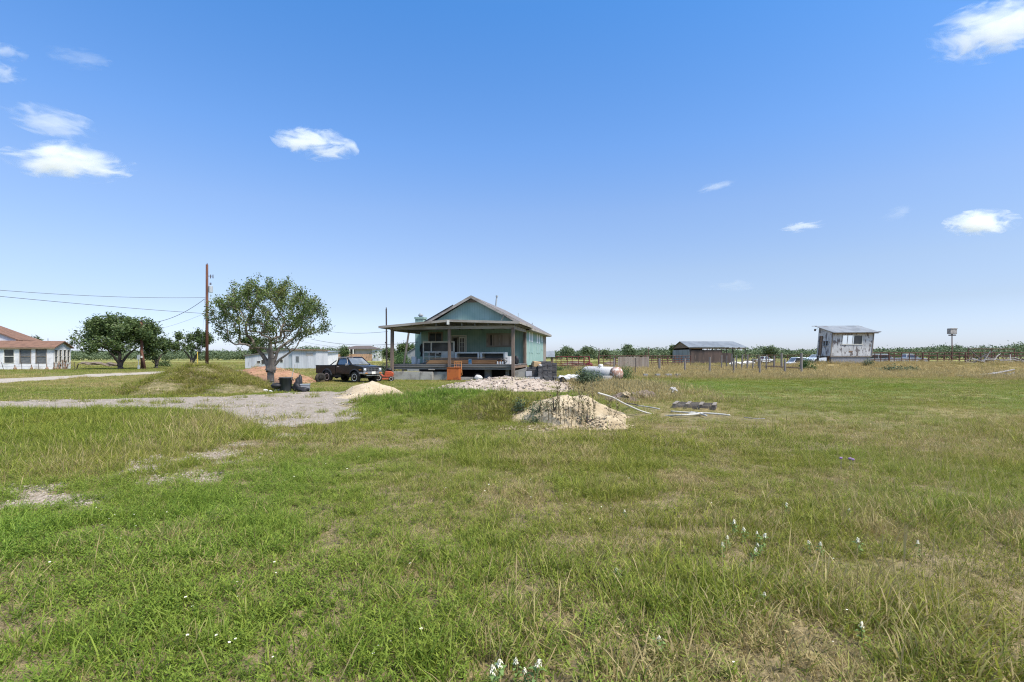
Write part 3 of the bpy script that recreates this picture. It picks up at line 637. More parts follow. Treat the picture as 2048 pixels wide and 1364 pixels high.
        idx = np.where(u < tall * .55, 4 + g.randint(0, 3, n), g.randint(0, 4, n)); idx = np.where((g.rand(n) < .5 * tall * sstep(.35, .7, dry)), 7 + g.randint(0, 2, n), idx)
        sc = mul * (.7 + .5 * g.rand(n)) * np.where(yard > .5, .78, 1.0)
        scatter('grass', c2, x, y, HT(x, y) - .01, idx, sc, g.rand(n) * 6.28, dry + g.normal(0, .08, n), lush, 'rough turf and straw grass farther out across the field', .08)

    # extra tufts on the grassy mounds, and tall straw weeds before the tank
    for j, (key, n) in enumerate((('grassy', 1900), ('berm', 1800), ('rise', 600))):
        p = MD[key]; g = np.random.RandomState(60 + j); x = p[0] + (g.rand(n) * 2 - 1) * p[2] * 1.1; y = p[1] + (g.rand(n) * 2 - 1) * p[3] * 1.1; hh = mound_h(p, x, y); k = (hh > .02) & (g.rand(n) < 1.25 - 1.3 * sstep(.48, .62, fbm(x, y, .8, 95)) * sstep(p[1] + .3 * p[3], p[1] - .3 * p[3], y)); k &= ~f_drive(x, y)
        x, y = x[k], y[k]; n = len(x); scatter('mound_grass', c2, x, y, HT(x, y) - .02, np.where(g.rand(n) < .4, 4 + g.randint(0, 3, n), g.randint(0, 4, n)), .55 + .45 * g.rand(n), g.rand(n) * 6.28, np.clip(f_dry(x, y) + (.14 if j == 0 else 0) + g.normal(0, .14, n), 0, 1), f_lush(x, y) * (.4 if j == 0 else 1), ('shaggy grass growing over the earth mound by the drive', 'shaggy grass growing over the low berm', 'shaggy grass growing over the shoulder of the caliche mound')[j], .25)
    g = np.random.RandomState(77); n = 520; x = 5.0 + g.normal(0, 1.5, n); y = 26.5 + g.normal(0, 3.2, n); k = (x > 2.9) & (np.hypot(x - 5.6, y - 36) > 2.2); x, y = x[k], y[k]; n = len(x)
    scatter('straw_weeds', c2, x, y, HT(x, y) - .02, 7 + g.randint(0, 2, n), .7 + .6 * g.rand(n), g.rand(n) * 6.28, .62 + g.normal(0, .15, n), f_lush(x, y), 'tall straw-coloured weeds in front of the white tank', .1)
# ---------------------------------------------------------------- the teal house on piers
TH = R(11); HX, HY_ = .07, 34.6
HU, HV = (math.cos(TH), -math.sin(TH)), (math.sin(TH), math.cos(TH))
def hp(px, py, v):
    """the house's own (u, z) of the point seen at px, py in its plane v"""
    k = (px - CXP) / FPX; X0, Y0 = HX + HV[0] * v, HY_ + HV[1] * v
    u = (k * Y0 - X0) / (HU[0] - k * HU[1]); Y = Y0 + HU[1] * u
    return u, gz(py, Y) - HG
def hside(px, py, u):
    """(v, z) of a point seen in the plane u"""
    k = (px - CXP) / FPX; X0, Y0 = HX + HU[0] * u, HY_ + HU[1] * u
    v = (k * Y0 - X0) / (HV[0] - k * HV[1]); return v, gz(py, Y0 + HV[1] * v) - HG
HG = h0(HX - 4, HY_)
def hw(u, v, z=0): return (HX + HU[0] * u + HV[0] * v, HY_ + HU[1] * u + HV[1] * v, HG + z)
house = thing('house', 'teal wooden house on piers with an open front porch and grey gable roof', 'house', (HX, HY_, HG), -TH)
FL = 1.10
W0, W1, VF, VB, ZW, ZP = -8.6, 0.0, 5.33, 17.7, 3.80, 6.30
def rect(px0, py0, px1, py1, v):
    a, z1 = hp(px0, py0, v); b, z0 = hp(px1, py1, v); return [a, b, z0, z1]
wL = rect(859, 667, 883, 708, VF); wR = rect(976, 670, 1021, 691, VF); dr = rect(903, 673, 931, 730, VF); dr[2] = FL + .02
fw = MB(); fw.wall(W0, W1, .95, ZW, VF, .14, [wL, wR, dr])
um = (W0 + W1) / 2
fw.prism([(W0, ZW), (W1, ZW), (um, ZP)], VF, VF + .14)
front = fw.build('front_wall', MT['teal'], house)
# the right side: two groups of tall windows
sw = []
for px, py0, py1 in ((1059.2, 663, 704), (1064.2, 665, 704.5), (1074.6, 668, 705.5), (1078.6, 669.5, 705.5), (1083.8, 671.5, 698.5)):
    v, z1 = hside(px, py0, W1); _, z0 = hside(px, py1, W1); sw.append([v - .38, v + .38, z0, z1])
sb = MB(); sb.wall(VF + .14, 15.6, .95, ZW, W1 - .14, .14, sw, axis='y'); sb.build('side_wall', MT['teal'], house)
MB().b2(W1 - .14, W1 + .015, 15.6, VB, .95, ZW).build('bare_side_wall', MT['greywood'], house)['label'] = 'unpainted grey end of the side wall'
lb = MB(); lb.b2(W0, W0 + .14, VF + .14, VB, .95, ZW); lb.build('left_wall', MT['teal'], house)
MB().b2(W0 + .14, W1 - .14, VB - .14, VB, .95, ZW).prism([(W0, ZW), (W1, ZW), (um, ZP)], VB - .14, VB).build('back_wall', MT['greywood'], house)
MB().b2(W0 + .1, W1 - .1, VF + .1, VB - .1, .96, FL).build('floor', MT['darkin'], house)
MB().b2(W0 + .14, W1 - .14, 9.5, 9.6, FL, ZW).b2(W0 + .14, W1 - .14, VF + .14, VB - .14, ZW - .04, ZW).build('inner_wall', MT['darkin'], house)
# corner boards
MB().b2(W1 - .02, W1 + .03, VF - .02, VF + .14, .9, ZW).build('corner_board', MT['fascia'], house)
# roof: two thick slopes with grey shingles, worn rake boards
RO = .5; zE = 3.86; sl = (6.45 - zE) / (abs(W0 - um) + RO)
def slope(side):
    m = MB(); e = um + side * (abs(W0 - um) + RO)
    P = [(um, VF - .45, 6.45), (um, VB + .45, 6.45), (e, VB + .45, zE), (e, VF - .45, zE)]
    m.slab(P if side < 0 else P[::-1], .10)
    return m
for side in (-1, 1):
    o = slope(side)
    # make the slab hang down from the top surface
    o.build('roof_slope', MT['roofgrey'], house)
for side in (-1, 1):
    e = um + side * (abs(W0 - um) + RO); m = MB()
    m.bar((um, VF - .47, 6.34), (e, VF - .47, zE - .11), .05, .2); m.build('rake_board', MT['fascia'], house)
    m = MB(); m.bar((e, VF - .4, zE - .10), (e, VB + .45, zE - .10), .05, .17); m.build('eave_board', MT['fascia'], house)
    m = MB(); m.slab([(e, VF - .4, zE - .19), (e, VB + .4, zE - .19), (W0 if side < 0 else W1, VB + .4, zE - .19), (W0 if side < 0 else W1, VF - .4, zE - .19)][::(1 if side > 0 else -1)], .02); m.build('soffit', MT['fascia'], house)
# stripped patch of decking on the left slope and bare battens
a, b = um - 1.5, um - 4.5
zz = lambda u: 6.45 - sl * abs(u - um)
MB().slab([(b, VF - .47, zz(b) + .035), (a, VF - .47, zz(a) + .035), (a, VF + 1.6, zz(a) + .035), (b, VF + 1.6, zz(b) + .035)], .03).build('bare_roof_patch', MT['newwood'], house)['label'] = 'bare board patch at the left roof edge'
MB().bar((um - 1.45, VF - .5, zz(um - 1.45) + .05), (um - 4.6, VF - .5, zz(um - 4.6) + .05), .08, .05).build('rake_strip', MT['black'], house)
MB().bar(*[(hp(1010, 629, VF - .52)[0], VF - .52, hp(1010, 629, VF - .52)[1]), (hp(1002, 641, VF - .52)[0], VF - .5, hp(1002, 641, VF - .52)[1])], .10, .03).bar((hp(1006, 627, VF - .53)[0], VF - .53, hp(1006, 627, VF)[1]), (hp(1013, 632, VF - .5)[0], VF - .53, hp(1013, 632, VF)[1]), .05, .12).build('loose_rake_board', MT['fascia'], house)['label'] = 'broken strip of rake board hanging off the right gable edge'
# louvre at the gable top
MB().prism([(um - .55, 5.93), (um + .55, 5.93), (um, 6.26)], VF - .03, VF + .02).build('gable_vent', MT['greywood'], house)
# roof vents
u, z = hp(992, 611, 11); m = MB(); m.tube((u - .05, 11, zz(u) - .1), (u + .08, 11, zz(u) + .95), .07, .07, 8); m.tube((u + .08, 11, zz(u) + .9), (u + .09, 11, zz(u) + 1.02), .11, .11, 8); m.build('roof_vent_pipe', MT['steel'], house)
MB().tube((-.9, 14.5, zz(-.9) - .05), (-.9, 14.5, zz(-.9) + .25), .05, .05, 8).build('roof_vent_pipe', MT['steel'], house)
MB().tube((-2, 13, zz(-2) - .05), (-2, 13, zz(-2) + .5), .025, .025, 6).build('roof_vent_pipe', MT['steel'], house)
# windows of the front wall
def frame_window(r, v, fm, gm, t=.07, mull=(), dep=.06, proud=.03, hm=(), name='window'):
    m = MB(); a, b, c, d = r
    m.b2(a - t, a, v - proud, v + dep, c - t, d + t).b2(b, b + t, v - proud, v + dep, c - t, d + t).b2(a, b, v - proud, v + dep, d, d + t).b2(a, b, v - proud - .02, v + dep, c - t, c)
    for k in mull: u = a + (b - a) * k; m.b2(u - .03, u + .03, v - .01, v + dep, c, d)
    w = m.build(name, fm, house)
    MB().b2(a, b, v + .065, v + .08, c, d).build('pane', gm, w); return w
w = frame_window(wL, VF, MT['greywood'], MT['glass'], .12, (.5,))
MB().b2(wL[1] - .42, wL[1] - .22, VF - .05, VF - .03, wL[2] - .05, wL[2] + .75).build('paper_strip', MT['whitepaint'], w)
w = frame_window(wR, VF, MT['fascia'], MT['curtain'], .13, (.5,))
MB().b2(wR[0] + .18, wR[0] + .30, VF + .05, VF + .06, wR[2], wR[3]).build('curtain_gap', MT['darkin'], w)
# french doors
d = frame_window(dr, VF, MT['whitepaint'], MT['darkin'], .10, (), name='french_door')
dm = (dr[0] + dr[1]) / 2
for s, (a, b) in enumerate(((dr[0] + .03, dm - .02), (dm + .02, dr[1] - .03))):
    m = MB(); t = .11
    m.b2(a, a + t, VF, VF + .045, dr[2], dr[3] - .02).b2(b - t, b, VF, VF + .045, dr[2], dr[3] - .02).b2(a + t, b - t, VF, VF + .045, dr[3] - .14, dr[3] - .02).b2(a + t, b - t, VF, VF + .045, dr[2], dr[2] + .25)
    if s == 1:
        for k in (1, 2): u = a + t + (b - a - 2 * t) * k / 3; m.b2(u - .012, u + .012, VF + .01, VF + .035, dr[2] + .25, dr[3] - .14)
        for k in range(1, 5): z = dr[2] + .25 + (dr[3] - dr[2] - .39) * k / 5; m.b2(a + t, b - t, VF + .012, VF + .033, z - .012, z + .012)
    m.build('door_leaf', MT['whitepaint'] if s else MT['fascia'], d)
# side windows: plain white panes above, screens below
for r in sw:
    a, b, c, e = r; m = MB(); t = .06; x = W1
    m.b2(x - .1, x + .012, a - t, a, c - t, e + t).b2(x - .1, x + .012, b, b + t, c - t, e + t).b2(x - .1, x + .012, a, b, e, e + t).b2(x - .1, x + .03, a, b, c - t, c).b2(x - .1, x + .01, a, b, (c + e) / 2 - .03, (c + e) / 2 + .03)
    w = m.build('window', MT['teal_trim'], house)
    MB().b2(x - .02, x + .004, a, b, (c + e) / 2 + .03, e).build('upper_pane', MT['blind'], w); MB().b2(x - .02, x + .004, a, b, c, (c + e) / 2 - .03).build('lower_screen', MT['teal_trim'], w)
# piers under the house and dark crawl space skirting
for u in (-8.3, -6.2, -4.2, -2.2, -.2):
    for v in (5.6, 9.5, 13.5, 17.4): MB().b2(u - .2, u + .2, v - .2, v + .2, -.15, .96).build('pier', MT['block'], house)
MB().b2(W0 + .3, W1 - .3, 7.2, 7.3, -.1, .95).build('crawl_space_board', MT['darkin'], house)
# chimney of the left side
cu, cz = hp(841.5, 633, 7.0); zt = hp(841, 634.5, 7.0)[1]
ch = MB().b2(cu - .36, cu + .36, 6.65, 7.35, .95, zt).b2(cu - .42, cu + .42, 6.59, 7.41, zt - .16, zt).build('chimney', MT['teal'], house)
MB().lathe([(.12, 0), (.15, .02), (.15, .12), (.22, .13), (.22, .22), (.13, .24), (.13, .30), (.02, .34)], (cu, 7.0, zt), 14).build('chimney_cap', MT['steel'], ch)
# porch: deck, joists, posts, beams and a low gabled roof
MB().b2(-8.78, .12, .12, VF - .01, FL - .05, FL).build('porch_deck', MT['deckwood'], house)
for z0, z1, v in ((.90, 1.045, .14), (.74, .895, .20)): MB().b2(-8.74, .10, v, v + .05, z0, z1).build('rim_joist', MT['deckwood'], house)
MB().b2(.05, .10, .2, VF, .84, 1.045).build('rim_joist', MT['oldplank'], house)
for i in range(11): u = -8.2 + i * .8; MB().b2(u - .025, u + .025, .25, VF - .05, .86, 1.045).build('floor_joist', MT['oldplank'], house)
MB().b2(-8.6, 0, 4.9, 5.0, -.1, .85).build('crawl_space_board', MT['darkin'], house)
for u, v, z0, w in ((-8.72, 0, -.1, .2), (0, 0, -.1, .2), (hp(899, 700, .1)[0], .08, .9, .19), (-.06, 5.15, .95, .2)): 
    MB().box((u, v, (z0 + 3.6) / 2), (w, w, 3.6 - z0), (0, R(.5) if u < -8 else 0, 0)).build('porch_post', MT['postwood'], house, bevel=.012)
MB().b2(-8.85, .12, -.07, .07, 3.53, 3.74).build('porch_beam', MT['fascia'], house)
MB().b2(-.07, .07, .07, VF - .02, 3.50, 3.73).build('porch_beam', MT['fascia'], house)
MB().b2(-8.8, -8.66, .07, VF - .02, 3.45, 3.66).build('porch_beam', MT['fascia'], house)
pr, pl, pm = .5, -9.5, -4.4; zr, zl, zm = 3.97, 3.77, 4.16
MB().slab([(pm, -.5, zm), (pm, VF - .01, zm), (pl, VF - .01, zl), (pl, -.5, zl)], .10).build('porch_roof', MT['roofgrey'], house)
MB().slab([(pr, -.5, zr), (pr, VF - .01, zr), (pm, VF - .01, zm), (pm, -.5, zm)], .10).build('porch_roof', MT['roofgrey'], house)
MB().bar((pl, -.53, zl - .07), (pm - .01, -.53, zm - .07), .04, .16).build('porch_fascia', MT['fascia'], house)
MB().bar((pm + .01, -.53, zm - .07), (pr, -.53, zr - .07), .04, .16).build('porch_fascia', MT['fascia'], house)
MB().bar((pr + .02, -.5, zr - .06), (pr + .02, VF - .02, zr - .06), .04, .15).build('porch_fascia', MT['fascia'], house)
MB().b2(pm - .09, pm + .09, -.57, -.555, zm - .34, zm - .05).build('ridge_block', MT['whitepaint'], house)
for k, (a, b) in enumerate((((pl + .1, zl - .13), (pm, zm - .13)), ((pm, zm - .13), (pr - .1, zr - .13)))):
    m = MB(); m.slab([(b[0], -.45, b[1]), (b[0], VF - .03, b[1]), (a[0], VF - .03, a[1]), (a[0], -.45, a[1])], .03); m.build('porch_ceiling', MT['ceiling'], house)
for k in range(11):
    u = -9.0 + k * .92; zz2 = (zl + (zm - zl) * (u - pl) / (pm - pl)) if u < pm else (zm + (zr - zm) * (u - pm) / (pr - pm))
    MB().b2(u - .025, u + .025, -.42, VF - .05, 3.745, zz2 - .165).build('porch_rafter', MT['ceiling'], house)
# leaning plank and black sheet at the left house corner
def hthing(name, label, cat, u, v, z, rotz=0, group=None): return thing(name, label, cat, hw(u, v, z), -TH + rotz, group)
def hmesh(mb, name, m, label, cat, group=None, bevel=0, smooth=False, base=None):
    """a one-mesh thing built in the house's own frame, its origin moved to its base"""
    xs = [p[0] for p in mb.v]; ys = [p[1] for p in mb.v]; zs = [p[2] for p in mb.v]
    c = ((min(xs) + max(xs)) / 2, (min(ys) + max(ys)) / 2, min(zs)); mb.v = [(p[0] - c[0], p[1] - c[1], p[2] - c[2]) for p in mb.v]
    o = mb.build(name, m, None, hw(*c), smooth, bevel, -TH); return tag(o, label, cat, group)
u, z = hp(812, 694, 8.5); u2, z2 = hp(817.5, 665, 8.5)
m = MB().bar((u - .35, 8.5, -.05), (u2 + .05, 8.5, 4.05), .16, .06); hmesh(m, 'leaning_plank', MT['greywood'], 'long grey plank leaning up past the left end of the porch', 'plank')
a, z1 = hp(838.5, 687, 5.0); b, z0 = hp(844, 713, 5.0)
m = MB(); P = [(a, z0), (b - .02, z0 + .1), (b, z1 - .1), (a + .12, z1)]
for i in range(5): t = i / 4; m.add([(a + .06 * math.sin(i * 2), 5.2 - .04 * (i % 2), z0 + (z1 - z0) * t), (b + .05 * math.sin(i * 3 + 1), 5.2 + .03 * (i % 2), z0 + (z1 - z0) * t)], [])
m.f = [(2 * i, 2 * i + 1, 2 * i + 3, 2 * i + 2) for i in range(4)]
o = hmesh(m, 'black_sheet', MT['black'], 'torn black sheet hanging at the left corner of the house', 'sheet'); s = o.modifiers.new('thick', 'SOLIDIFY'); s.thickness = .03
# ---------------------------------------------------------------- things on and under the porch
# lumber stack: each plank a thing
rn = random.Random(5)
ua, _ = hp(853, 728, 1.0); ub, _ = hp(1003, 728, 1.0)
G = 'planks of the lumber stack on the porch'
for lay in range(6):
    nrow = 4
    for r in range(nrow):
        l = (ub - ua) * rn.uniform(.9, 1.02) - (.5 if lay > 3 else 0); th = .05 if lay < 4 else .035; z = FL + .003 + (lay * .075 if lay < 4 else .30 + (lay - 4) * .05); zc = z + .035
        uc = (ua + ub) / 2 + rn.uniform(-.12, .12) + (.25 if lay > 3 else 0); v = .75 + r * .30 + rn.uniform(-.05, .03)
        m = MB().box((uc, v, zc), (l, .27, .068 if lay < 4 else .042), (0, 0, R(rn.uniform(-.5, .5))))
        o = hmesh(m, 'plank', MT['orangewood'] if lay < 4 else MT['oldplank'], 'orange-tan plank in the lower layers of the lumber stack on the porch' if lay < 4 else 'dark weathered plank on top of the lumber stack on the porch', 'plank', G)
m = MB().box(((ua + ub) / 2 - .6, .62, FL + .445), ((ub - ua) * .82, .16, .03), (0, R(-.3), R(.5))); hmesh(m, 'pale_plank', MT['newwood'], 'pale fresh plank laid along the front top of the lumber stack', 'plank')
for k, (p, q) in enumerate((((846, 726), (868, 716)), ((843, 727), (866, 722)), ((1000, 718), (1013, 722)), ((998, 716), (1012, 716)), ((1003, 724), (1014, 727)))):
    (a, z), (b, z2) = hp(*p, .6), hp(*q, .6); m = MB().bar((a, .55 + .1 * k, max(z, FL + .05)), (b, .75 + .1 * k, z2), .12, .035)
    hmesh(m, 'scrap_board', MT['deckwood'], ('long' if k == 0 else 'short') + (' grey scrap board slanting off the left end of the lumber stack' if k < 2 else ' dark scrap board jutting from the right end of the lumber stack'), 'board', 'scrap boards at the lumber stack ends')
# large white window unit leaning against the wall, lying frames
def on_deck(px, py, v): return hp(px, py, v)
a, z1 = hp(846, 683, 2.6); b, z0 = hp(909, 716, 2.6); zb = FL + .04; zt = z1
t = hthing('window_unit', 'large white three-bay window unit standing behind the lumber stack', 'window', (a + b) / 2, 2.6, zb)
w2 = (b - a) / 2; hh = zt - zb; k = .09
m = MB(); m.b2(-w2, -w2 + k, -.06, .06, 0, hh).b2(w2 - k, w2, -.06, .06, 0, hh).b2(-w2 + k, w2 - k, -.06, .06, hh - k, hh).b2(-w2 + k, w2 - k, -.06, .06, 0, k)
zm_ = hp(880, 704, 2.6)[1] - zb
m.b2(-w2 + k, w2 - k, -.05, .05, zm_ - .05, zm_ + .05).b2(-w2 + k, w2 * .05, -.04, .04, zm_ * .62 - .02, zm_ * .62 + .02)
for f in (.27, .82): u = -w2 + 2 * w2 * f; m.b2(u - .045, u + .045, -.05, .05, zm_ + .05, hh - k)
for f in (.2, .4, .6): u = -w2 + 2 * w2 * f; m.b2(u - .025, u + .025, -.04, .04, k, zm_ - .05)
m.build('frame', MT['whitepaint'], t)
MB().b2(-w2 + k, w2 - k, -.01, .01, zm_ + .05, hh - k).build('glass_pane', MT['glass'], t)
MB().b2(-w2 + 2 * w2 * .61, w2 - k, -.045, .03, zm_ * .5, zm_ - .05).build('white_panel', MT['whitepaint'], t)
def lying_frame(px0, px1, py, label, v=1.9):
    a, z = hp(px0, py, v); b, _ = hp(px1, py, v); zt = z; w = (b - a) / 2; zb = FL + .002; h = zt - zb
    t = hthing('storm_window', label, 'window frame', (a + b) / 2, v, zb); m = MB()
    m.b2(-w, w, -.45, .45, h - .09, h).b2(-w, -w + .12, -.45, .45, 0, h - .09).b2(w - .12, w, -.45, .45, 0, h - .09)
    m.build('frame', MT['whitepaint'], t); MB().b2(-w + .12, w - .12, .30, .34, .3, h - .09).build('screen', MT['screen'], t); return t
lying_frame(913.5, 961.5, 704.5, 'white storm window frame on edge, left of the two behind the lumber')
lying_frame(963.5, 1013, 704.5, 'white storm window frame on edge, right of the two behind the lumber')
a, z1 = hp(1012.5, 713, 1.2); b, _ = hp(1022.5, 713, 1.2); m = MB().b2(a, b, 1.0, 1.4, FL, z1); hmesh(m, 'white_box', MT['whitebag'], 'plain white box at the right end of the lumber stack', 'box', bevel=.02)
a, _ = hp(1027, 720, 2.0); m = MB().blob((a + .2, 2.0, FL + .25), (.2, .25, .32), 3, .2, flat=-.25); hmesh(m, 'junk_bag', MT['black'], 'dark lumpy bag on the deck behind the right porch post', 'bag', smooth=True)
a, z1 = hp(934.5, 718, .3); b, z0 = hp(941.5, 729, .3); t = hthing('printed_bag', 'pale blue printed bag hung over the front of the lumber stack', 'bag', (a + b) / 2, .58, FL + .01)
MB().b2(-.12, .12, -.03, .02, 0, z1 - FL).build('bag', MT['bluebag'], t, bevel=.015); MB().b2(-.09, .06, -.036, -.0305, .12, .28).build('print', MT['bluesign'], t)
for k, px in enumerate((995, 1000.5, 1005)):
    a, _ = hp(px, 724, .35); m = MB().lathe([(.05, 0), (.06, .02), (.06, .15), (.035, .18), (.035, .21)], (a, .38, FL + .002), 10); hmesh(m, 'paint_can', MT['whitebag'], 'small white can on the deck edge, %s of the row' % ('leftmost', 'middle', 'rightmost')[k], 'can', 'white cans on the deck edge')
# white bucket and clutter at the left end of the deck
for k, (px, py, s) in enumerate(((828, 721, .2), (834, 724, .14))):
    a, z = hp(px, py, 1.5); m = MB().lathe([(s * .85, 0), (s, .5 * s / .2), (s * 1.06, .5 * s / .2), (s * 1.06, .52 * s / .2), (s * .9, .53 * s / .2)], (a, 1.5 + .3 * k, FL + .002), 14); hmesh(m, 'bucket', MT['whitebag'], ('tall white bucket at the left end of the deck', 'short white bucket beside the taller one on the deck')[k], 'bucket')
# concrete slabs and blocks under the front of the deck
def slab_px(px0, px1, pyt, v, d, label, name='concrete_slab', m='concrete', z0=-.08, cat='concrete slab', tilt=0):
    a, zt = hp(px0, pyt, v); b, _ = hp(px1, pyt, v); mm = MB().box(((a + b) / 2, v + d / 2, (z0 + zt) / 2), (b - a, d, zt - z0), (0, tilt, 0))
    return hmesh(mm, name, MT[m], label, cat, None, .015)
slab_px(784, 840, 743, .05, .25, 'long stained concrete slab standing under the left half of the deck')
slab_px(840.3, 864.5, 743.6, .02, .3, 'short stained concrete slab with a notch beside the orange cart')
slab_px(867, 894, 743.5, .35, .25, 'recessed concrete slab standing just left of the orange cart')
a, z0 = hp(857, 743, .1)
slab_px(856.5, 868, 738.3, .06, .3, 'single concrete block sitting on top of the short slab', 'concrete_block', 'concrete', .695, 'block')
slab_px(920, 946, 754, .3, .35, 'low concrete block on the ground right of the orange cart', 'concrete_block', 'concrete', -.08, 'block')
slab_px(1001, 1021, 754.5, .3, .3, 'low concrete block on the ground beside the right porch post', 'concrete_block', 'concrete', -.08, 'block')
a, _ = hp(969, 750, 1.2); b, _ = hp(981, 750, 1.2); m = MB().b2(a, b, 1.2, 1.65, -.1, .73); hmesh(m, 'pier_block', MT['block'], 'square grey block pier under the middle of the deck', 'pier', bevel=.01)
a, _ = hp(1011, 750, 1.2); m = MB().b2(a, a + .22, 1.2, 1.45, -.1, .73); hmesh(m, 'pier_block', MT['block'], 'narrow grey block pier under the right end of the deck', 'pier', bevel=.01)
# white sack, black wheelbarrow wheel
a, _ = hp(957.5, 758, .15); m = MB().blob((a, .1, .18), (.30, .22, .2), 9, .16, flat=-.22); hmesh(m, 'white_sack', MT['whitebag'], 'lumpy white sack on the grass under the deck edge', 'sack', smooth=True)
a, z = hp(953.5, 750, .5); t = hthing('spare_wheel', 'small black wheel leaning behind the white sack', 'wheel', a, .6, -.02)
MB().lathe([(.14, -.05), (.2, -.06), (.235, -.03), (.235, .03), (.2, .06), (.14, .05), (.14, -.05)], (0, 0, .3), 20, 'y').build('tyre', MT['rubber'], t, smooth=True); MB().lathe([(.02, -.05), (.06, -.04), (.14, -.02), (.14, .02), (.02, .03)], (0, 0, .3), 14, 'y').build('rim', MT['chrome'], t)
# orange cart with a rail
a, zt = hp(895, 735, -.5); b, zb = hp(919.5, 757, -.5); w = (b - a) / 2; h = zt
t = hthing('orange_cart', 'orange sheet-metal cart with a tall rail in front of the porch', 'cart', (a + b) / 2, -.45, -.01)
m = MB().b2(-w, w, -.22, .25, .1, h - .1); m.prism([(-w, h - .1), (w, h - .1), (w, h - .02), (-w, h - .02)], -.22, .25); m.build('box', MT['orange'], t, bevel=.03)
MB().b2(-w - .02, w + .02, -.25, .28, .07, .11).b2(-w - .015, w + .015, -.24, .27, h - .03, h).build('trim_band', MT['orange'], t)
for s in (-1, 1):
    wh = MB().lathe([(.05, -.04), (.09, -.04), (.1, 0), (.09, .04), (.05, .04), (.05, -.04)], (s * (w - .12), 0, .09), 14, 'y').build('wheel', MT['rubber'], t)
m = MB(); rz = hp(905, 723, -.2)[1] + .01
for x in (-w * .15, w * .25, w * .62, w): m.tube((x, .30, h - .35 if x > w * .5 else h - .1), (x, .30, rz), .014, .014, 6)
for z in (rz, rz - .16, h + .05): m.tube((-w * .15, .30, z), (w, .30, z), .014, .014, 6)
m.tube((w, .30, rz), (w + .12, .1, h - .5), .016, .016, 6).tube((w + .12, .1, h - .5), (w + .02, .1, h - .55), .014, .014, 6).tube((w, .28, h - .1), (w + .1, .15, h - .1), .014, .014, 6)
m.build('rail', MT['orangerail'], t)
# sloping concrete ramp slab right of the porch
a, z1 = hp(1031, 741.5, .4); b, z2 = hp(1058, 734.5, .4)
m = MB().prism([(a - .1, -.1), (b + .05, -.1), (b, z2), (a - .05, z1)], .3, .55); hmesh(m, 'concrete_ramp_slab', MT['concrete'], 'pale concrete slab with a sloping top right of the porch post', 'concrete slab', bevel=.015)
# paver stacks
rn = random.Random(8)
def stack(px, D, w, d, n, label, m='paver', rz=0, bh=.095, jit=.02, cover=None):
    x = gx(px, D); t = thing('paver_stack', label, 'paver stack', (x, D, h0(x, D) - .02), rz, 'stacks of dark pavers right of the porch')
    MB().b2(-w / 2 - .03, w / 2 + .03, -d / 2 - .03, d / 2 + .03, 0, .04).b2(-w / 2, -w / 2 + .1, -d / 2, d / 2, .04, .1).b2(w / 2 - .1, w / 2, -d / 2, d / 2, .04, .1).b2(-.05, .05, -d / 2, d / 2, .04, .1).build('pallet', MT['pallet'], t)
    for k in range(n):
        m_ = MB(); nx = max(2, round(w / .32)); z = .1 + k * bh
        for i in range(nx):
            for j in range(2):
                if k == n - 1 and rn.random() < .3: continue
                m_.box((-w / 2 + (i + .5) * w / nx + rn.uniform(-jit, jit), (-.25 + .5 * j) * d + rn.uniform(-jit, jit), z + bh / 2), (w / nx - .012, d / 2 - .012, bh - .008), (0, 0, rn.uniform(-.04, .04)))
        if m_.v: m_.build('paver_layer', MT[m], t)
    return t
stack(1069, 33.6, 1.0, .8, 9, 'dark paver stack under the cardboard box nearest the porch')
stack(1088, 33.4, .9, .8, 11, 'tall dark paver stack, middle of the row right of the porch', rz=.12)
stack(1102, 33.9, .75, .8, 12, 'tall dark paver stack at the right end of the row', rz=-.1)
stack(1082, 35.6, 1.3, .9, 13, 'dark paver stack standing behind the cardboard box', rz=.05)
stack(1096, 32.2, 1.2, .6, 3, 'low tumbled paver stack in front of the tall ones', rz=.2, jit=.07)
x = gx(1073, 33.5); z = h0(x, 33.5) + .1 + 9 * .095 - .02; t = MB().box((0, 0, .2), (.5, .4, .34), (.1, .12, .3)).build('cardboard_box', MT['card'], None, (x, 33.5, z), bevel=.02); tag(t, 'crushed tan cardboard box on top of a paver stack', 'box')
x = gx(1082.5, 33.2); m = MB().box((0, 0, .05), (.32, .2, .08), (0, .25, .2)).build('white_block', MT['whitebag'], None, (x, 33.2, h0(x, 33.2) + 1.02)); tag(m, 'small white block lying on the middle paver stack', 'block')
k = 0
for px, D, zz_, lab in ((1053, 31.9, 0, 'leftmost of the bottom row'), (1063.5, 31.9, 0, 'middle of the bottom row'), (1074.5, 31.9, 0, 'rightmost of the bottom row'), (1057, 32.15, .36, 'the single one on top of the row')):
    x = gx(px, D); m = MB().box((0, 0, .17), (.31 if not zz_ else .4, .3, .33), (R(-9), 0, .05 * k)); o = m.build('concrete_block', MT['block'], None, (x, D, h0(x, D) + zz_), bevel=.012); tag(o, 'smooth grey concrete block, ' + lab + ' before the pavers', 'block', 'grey blocks in front of the paver stacks'); k += 1
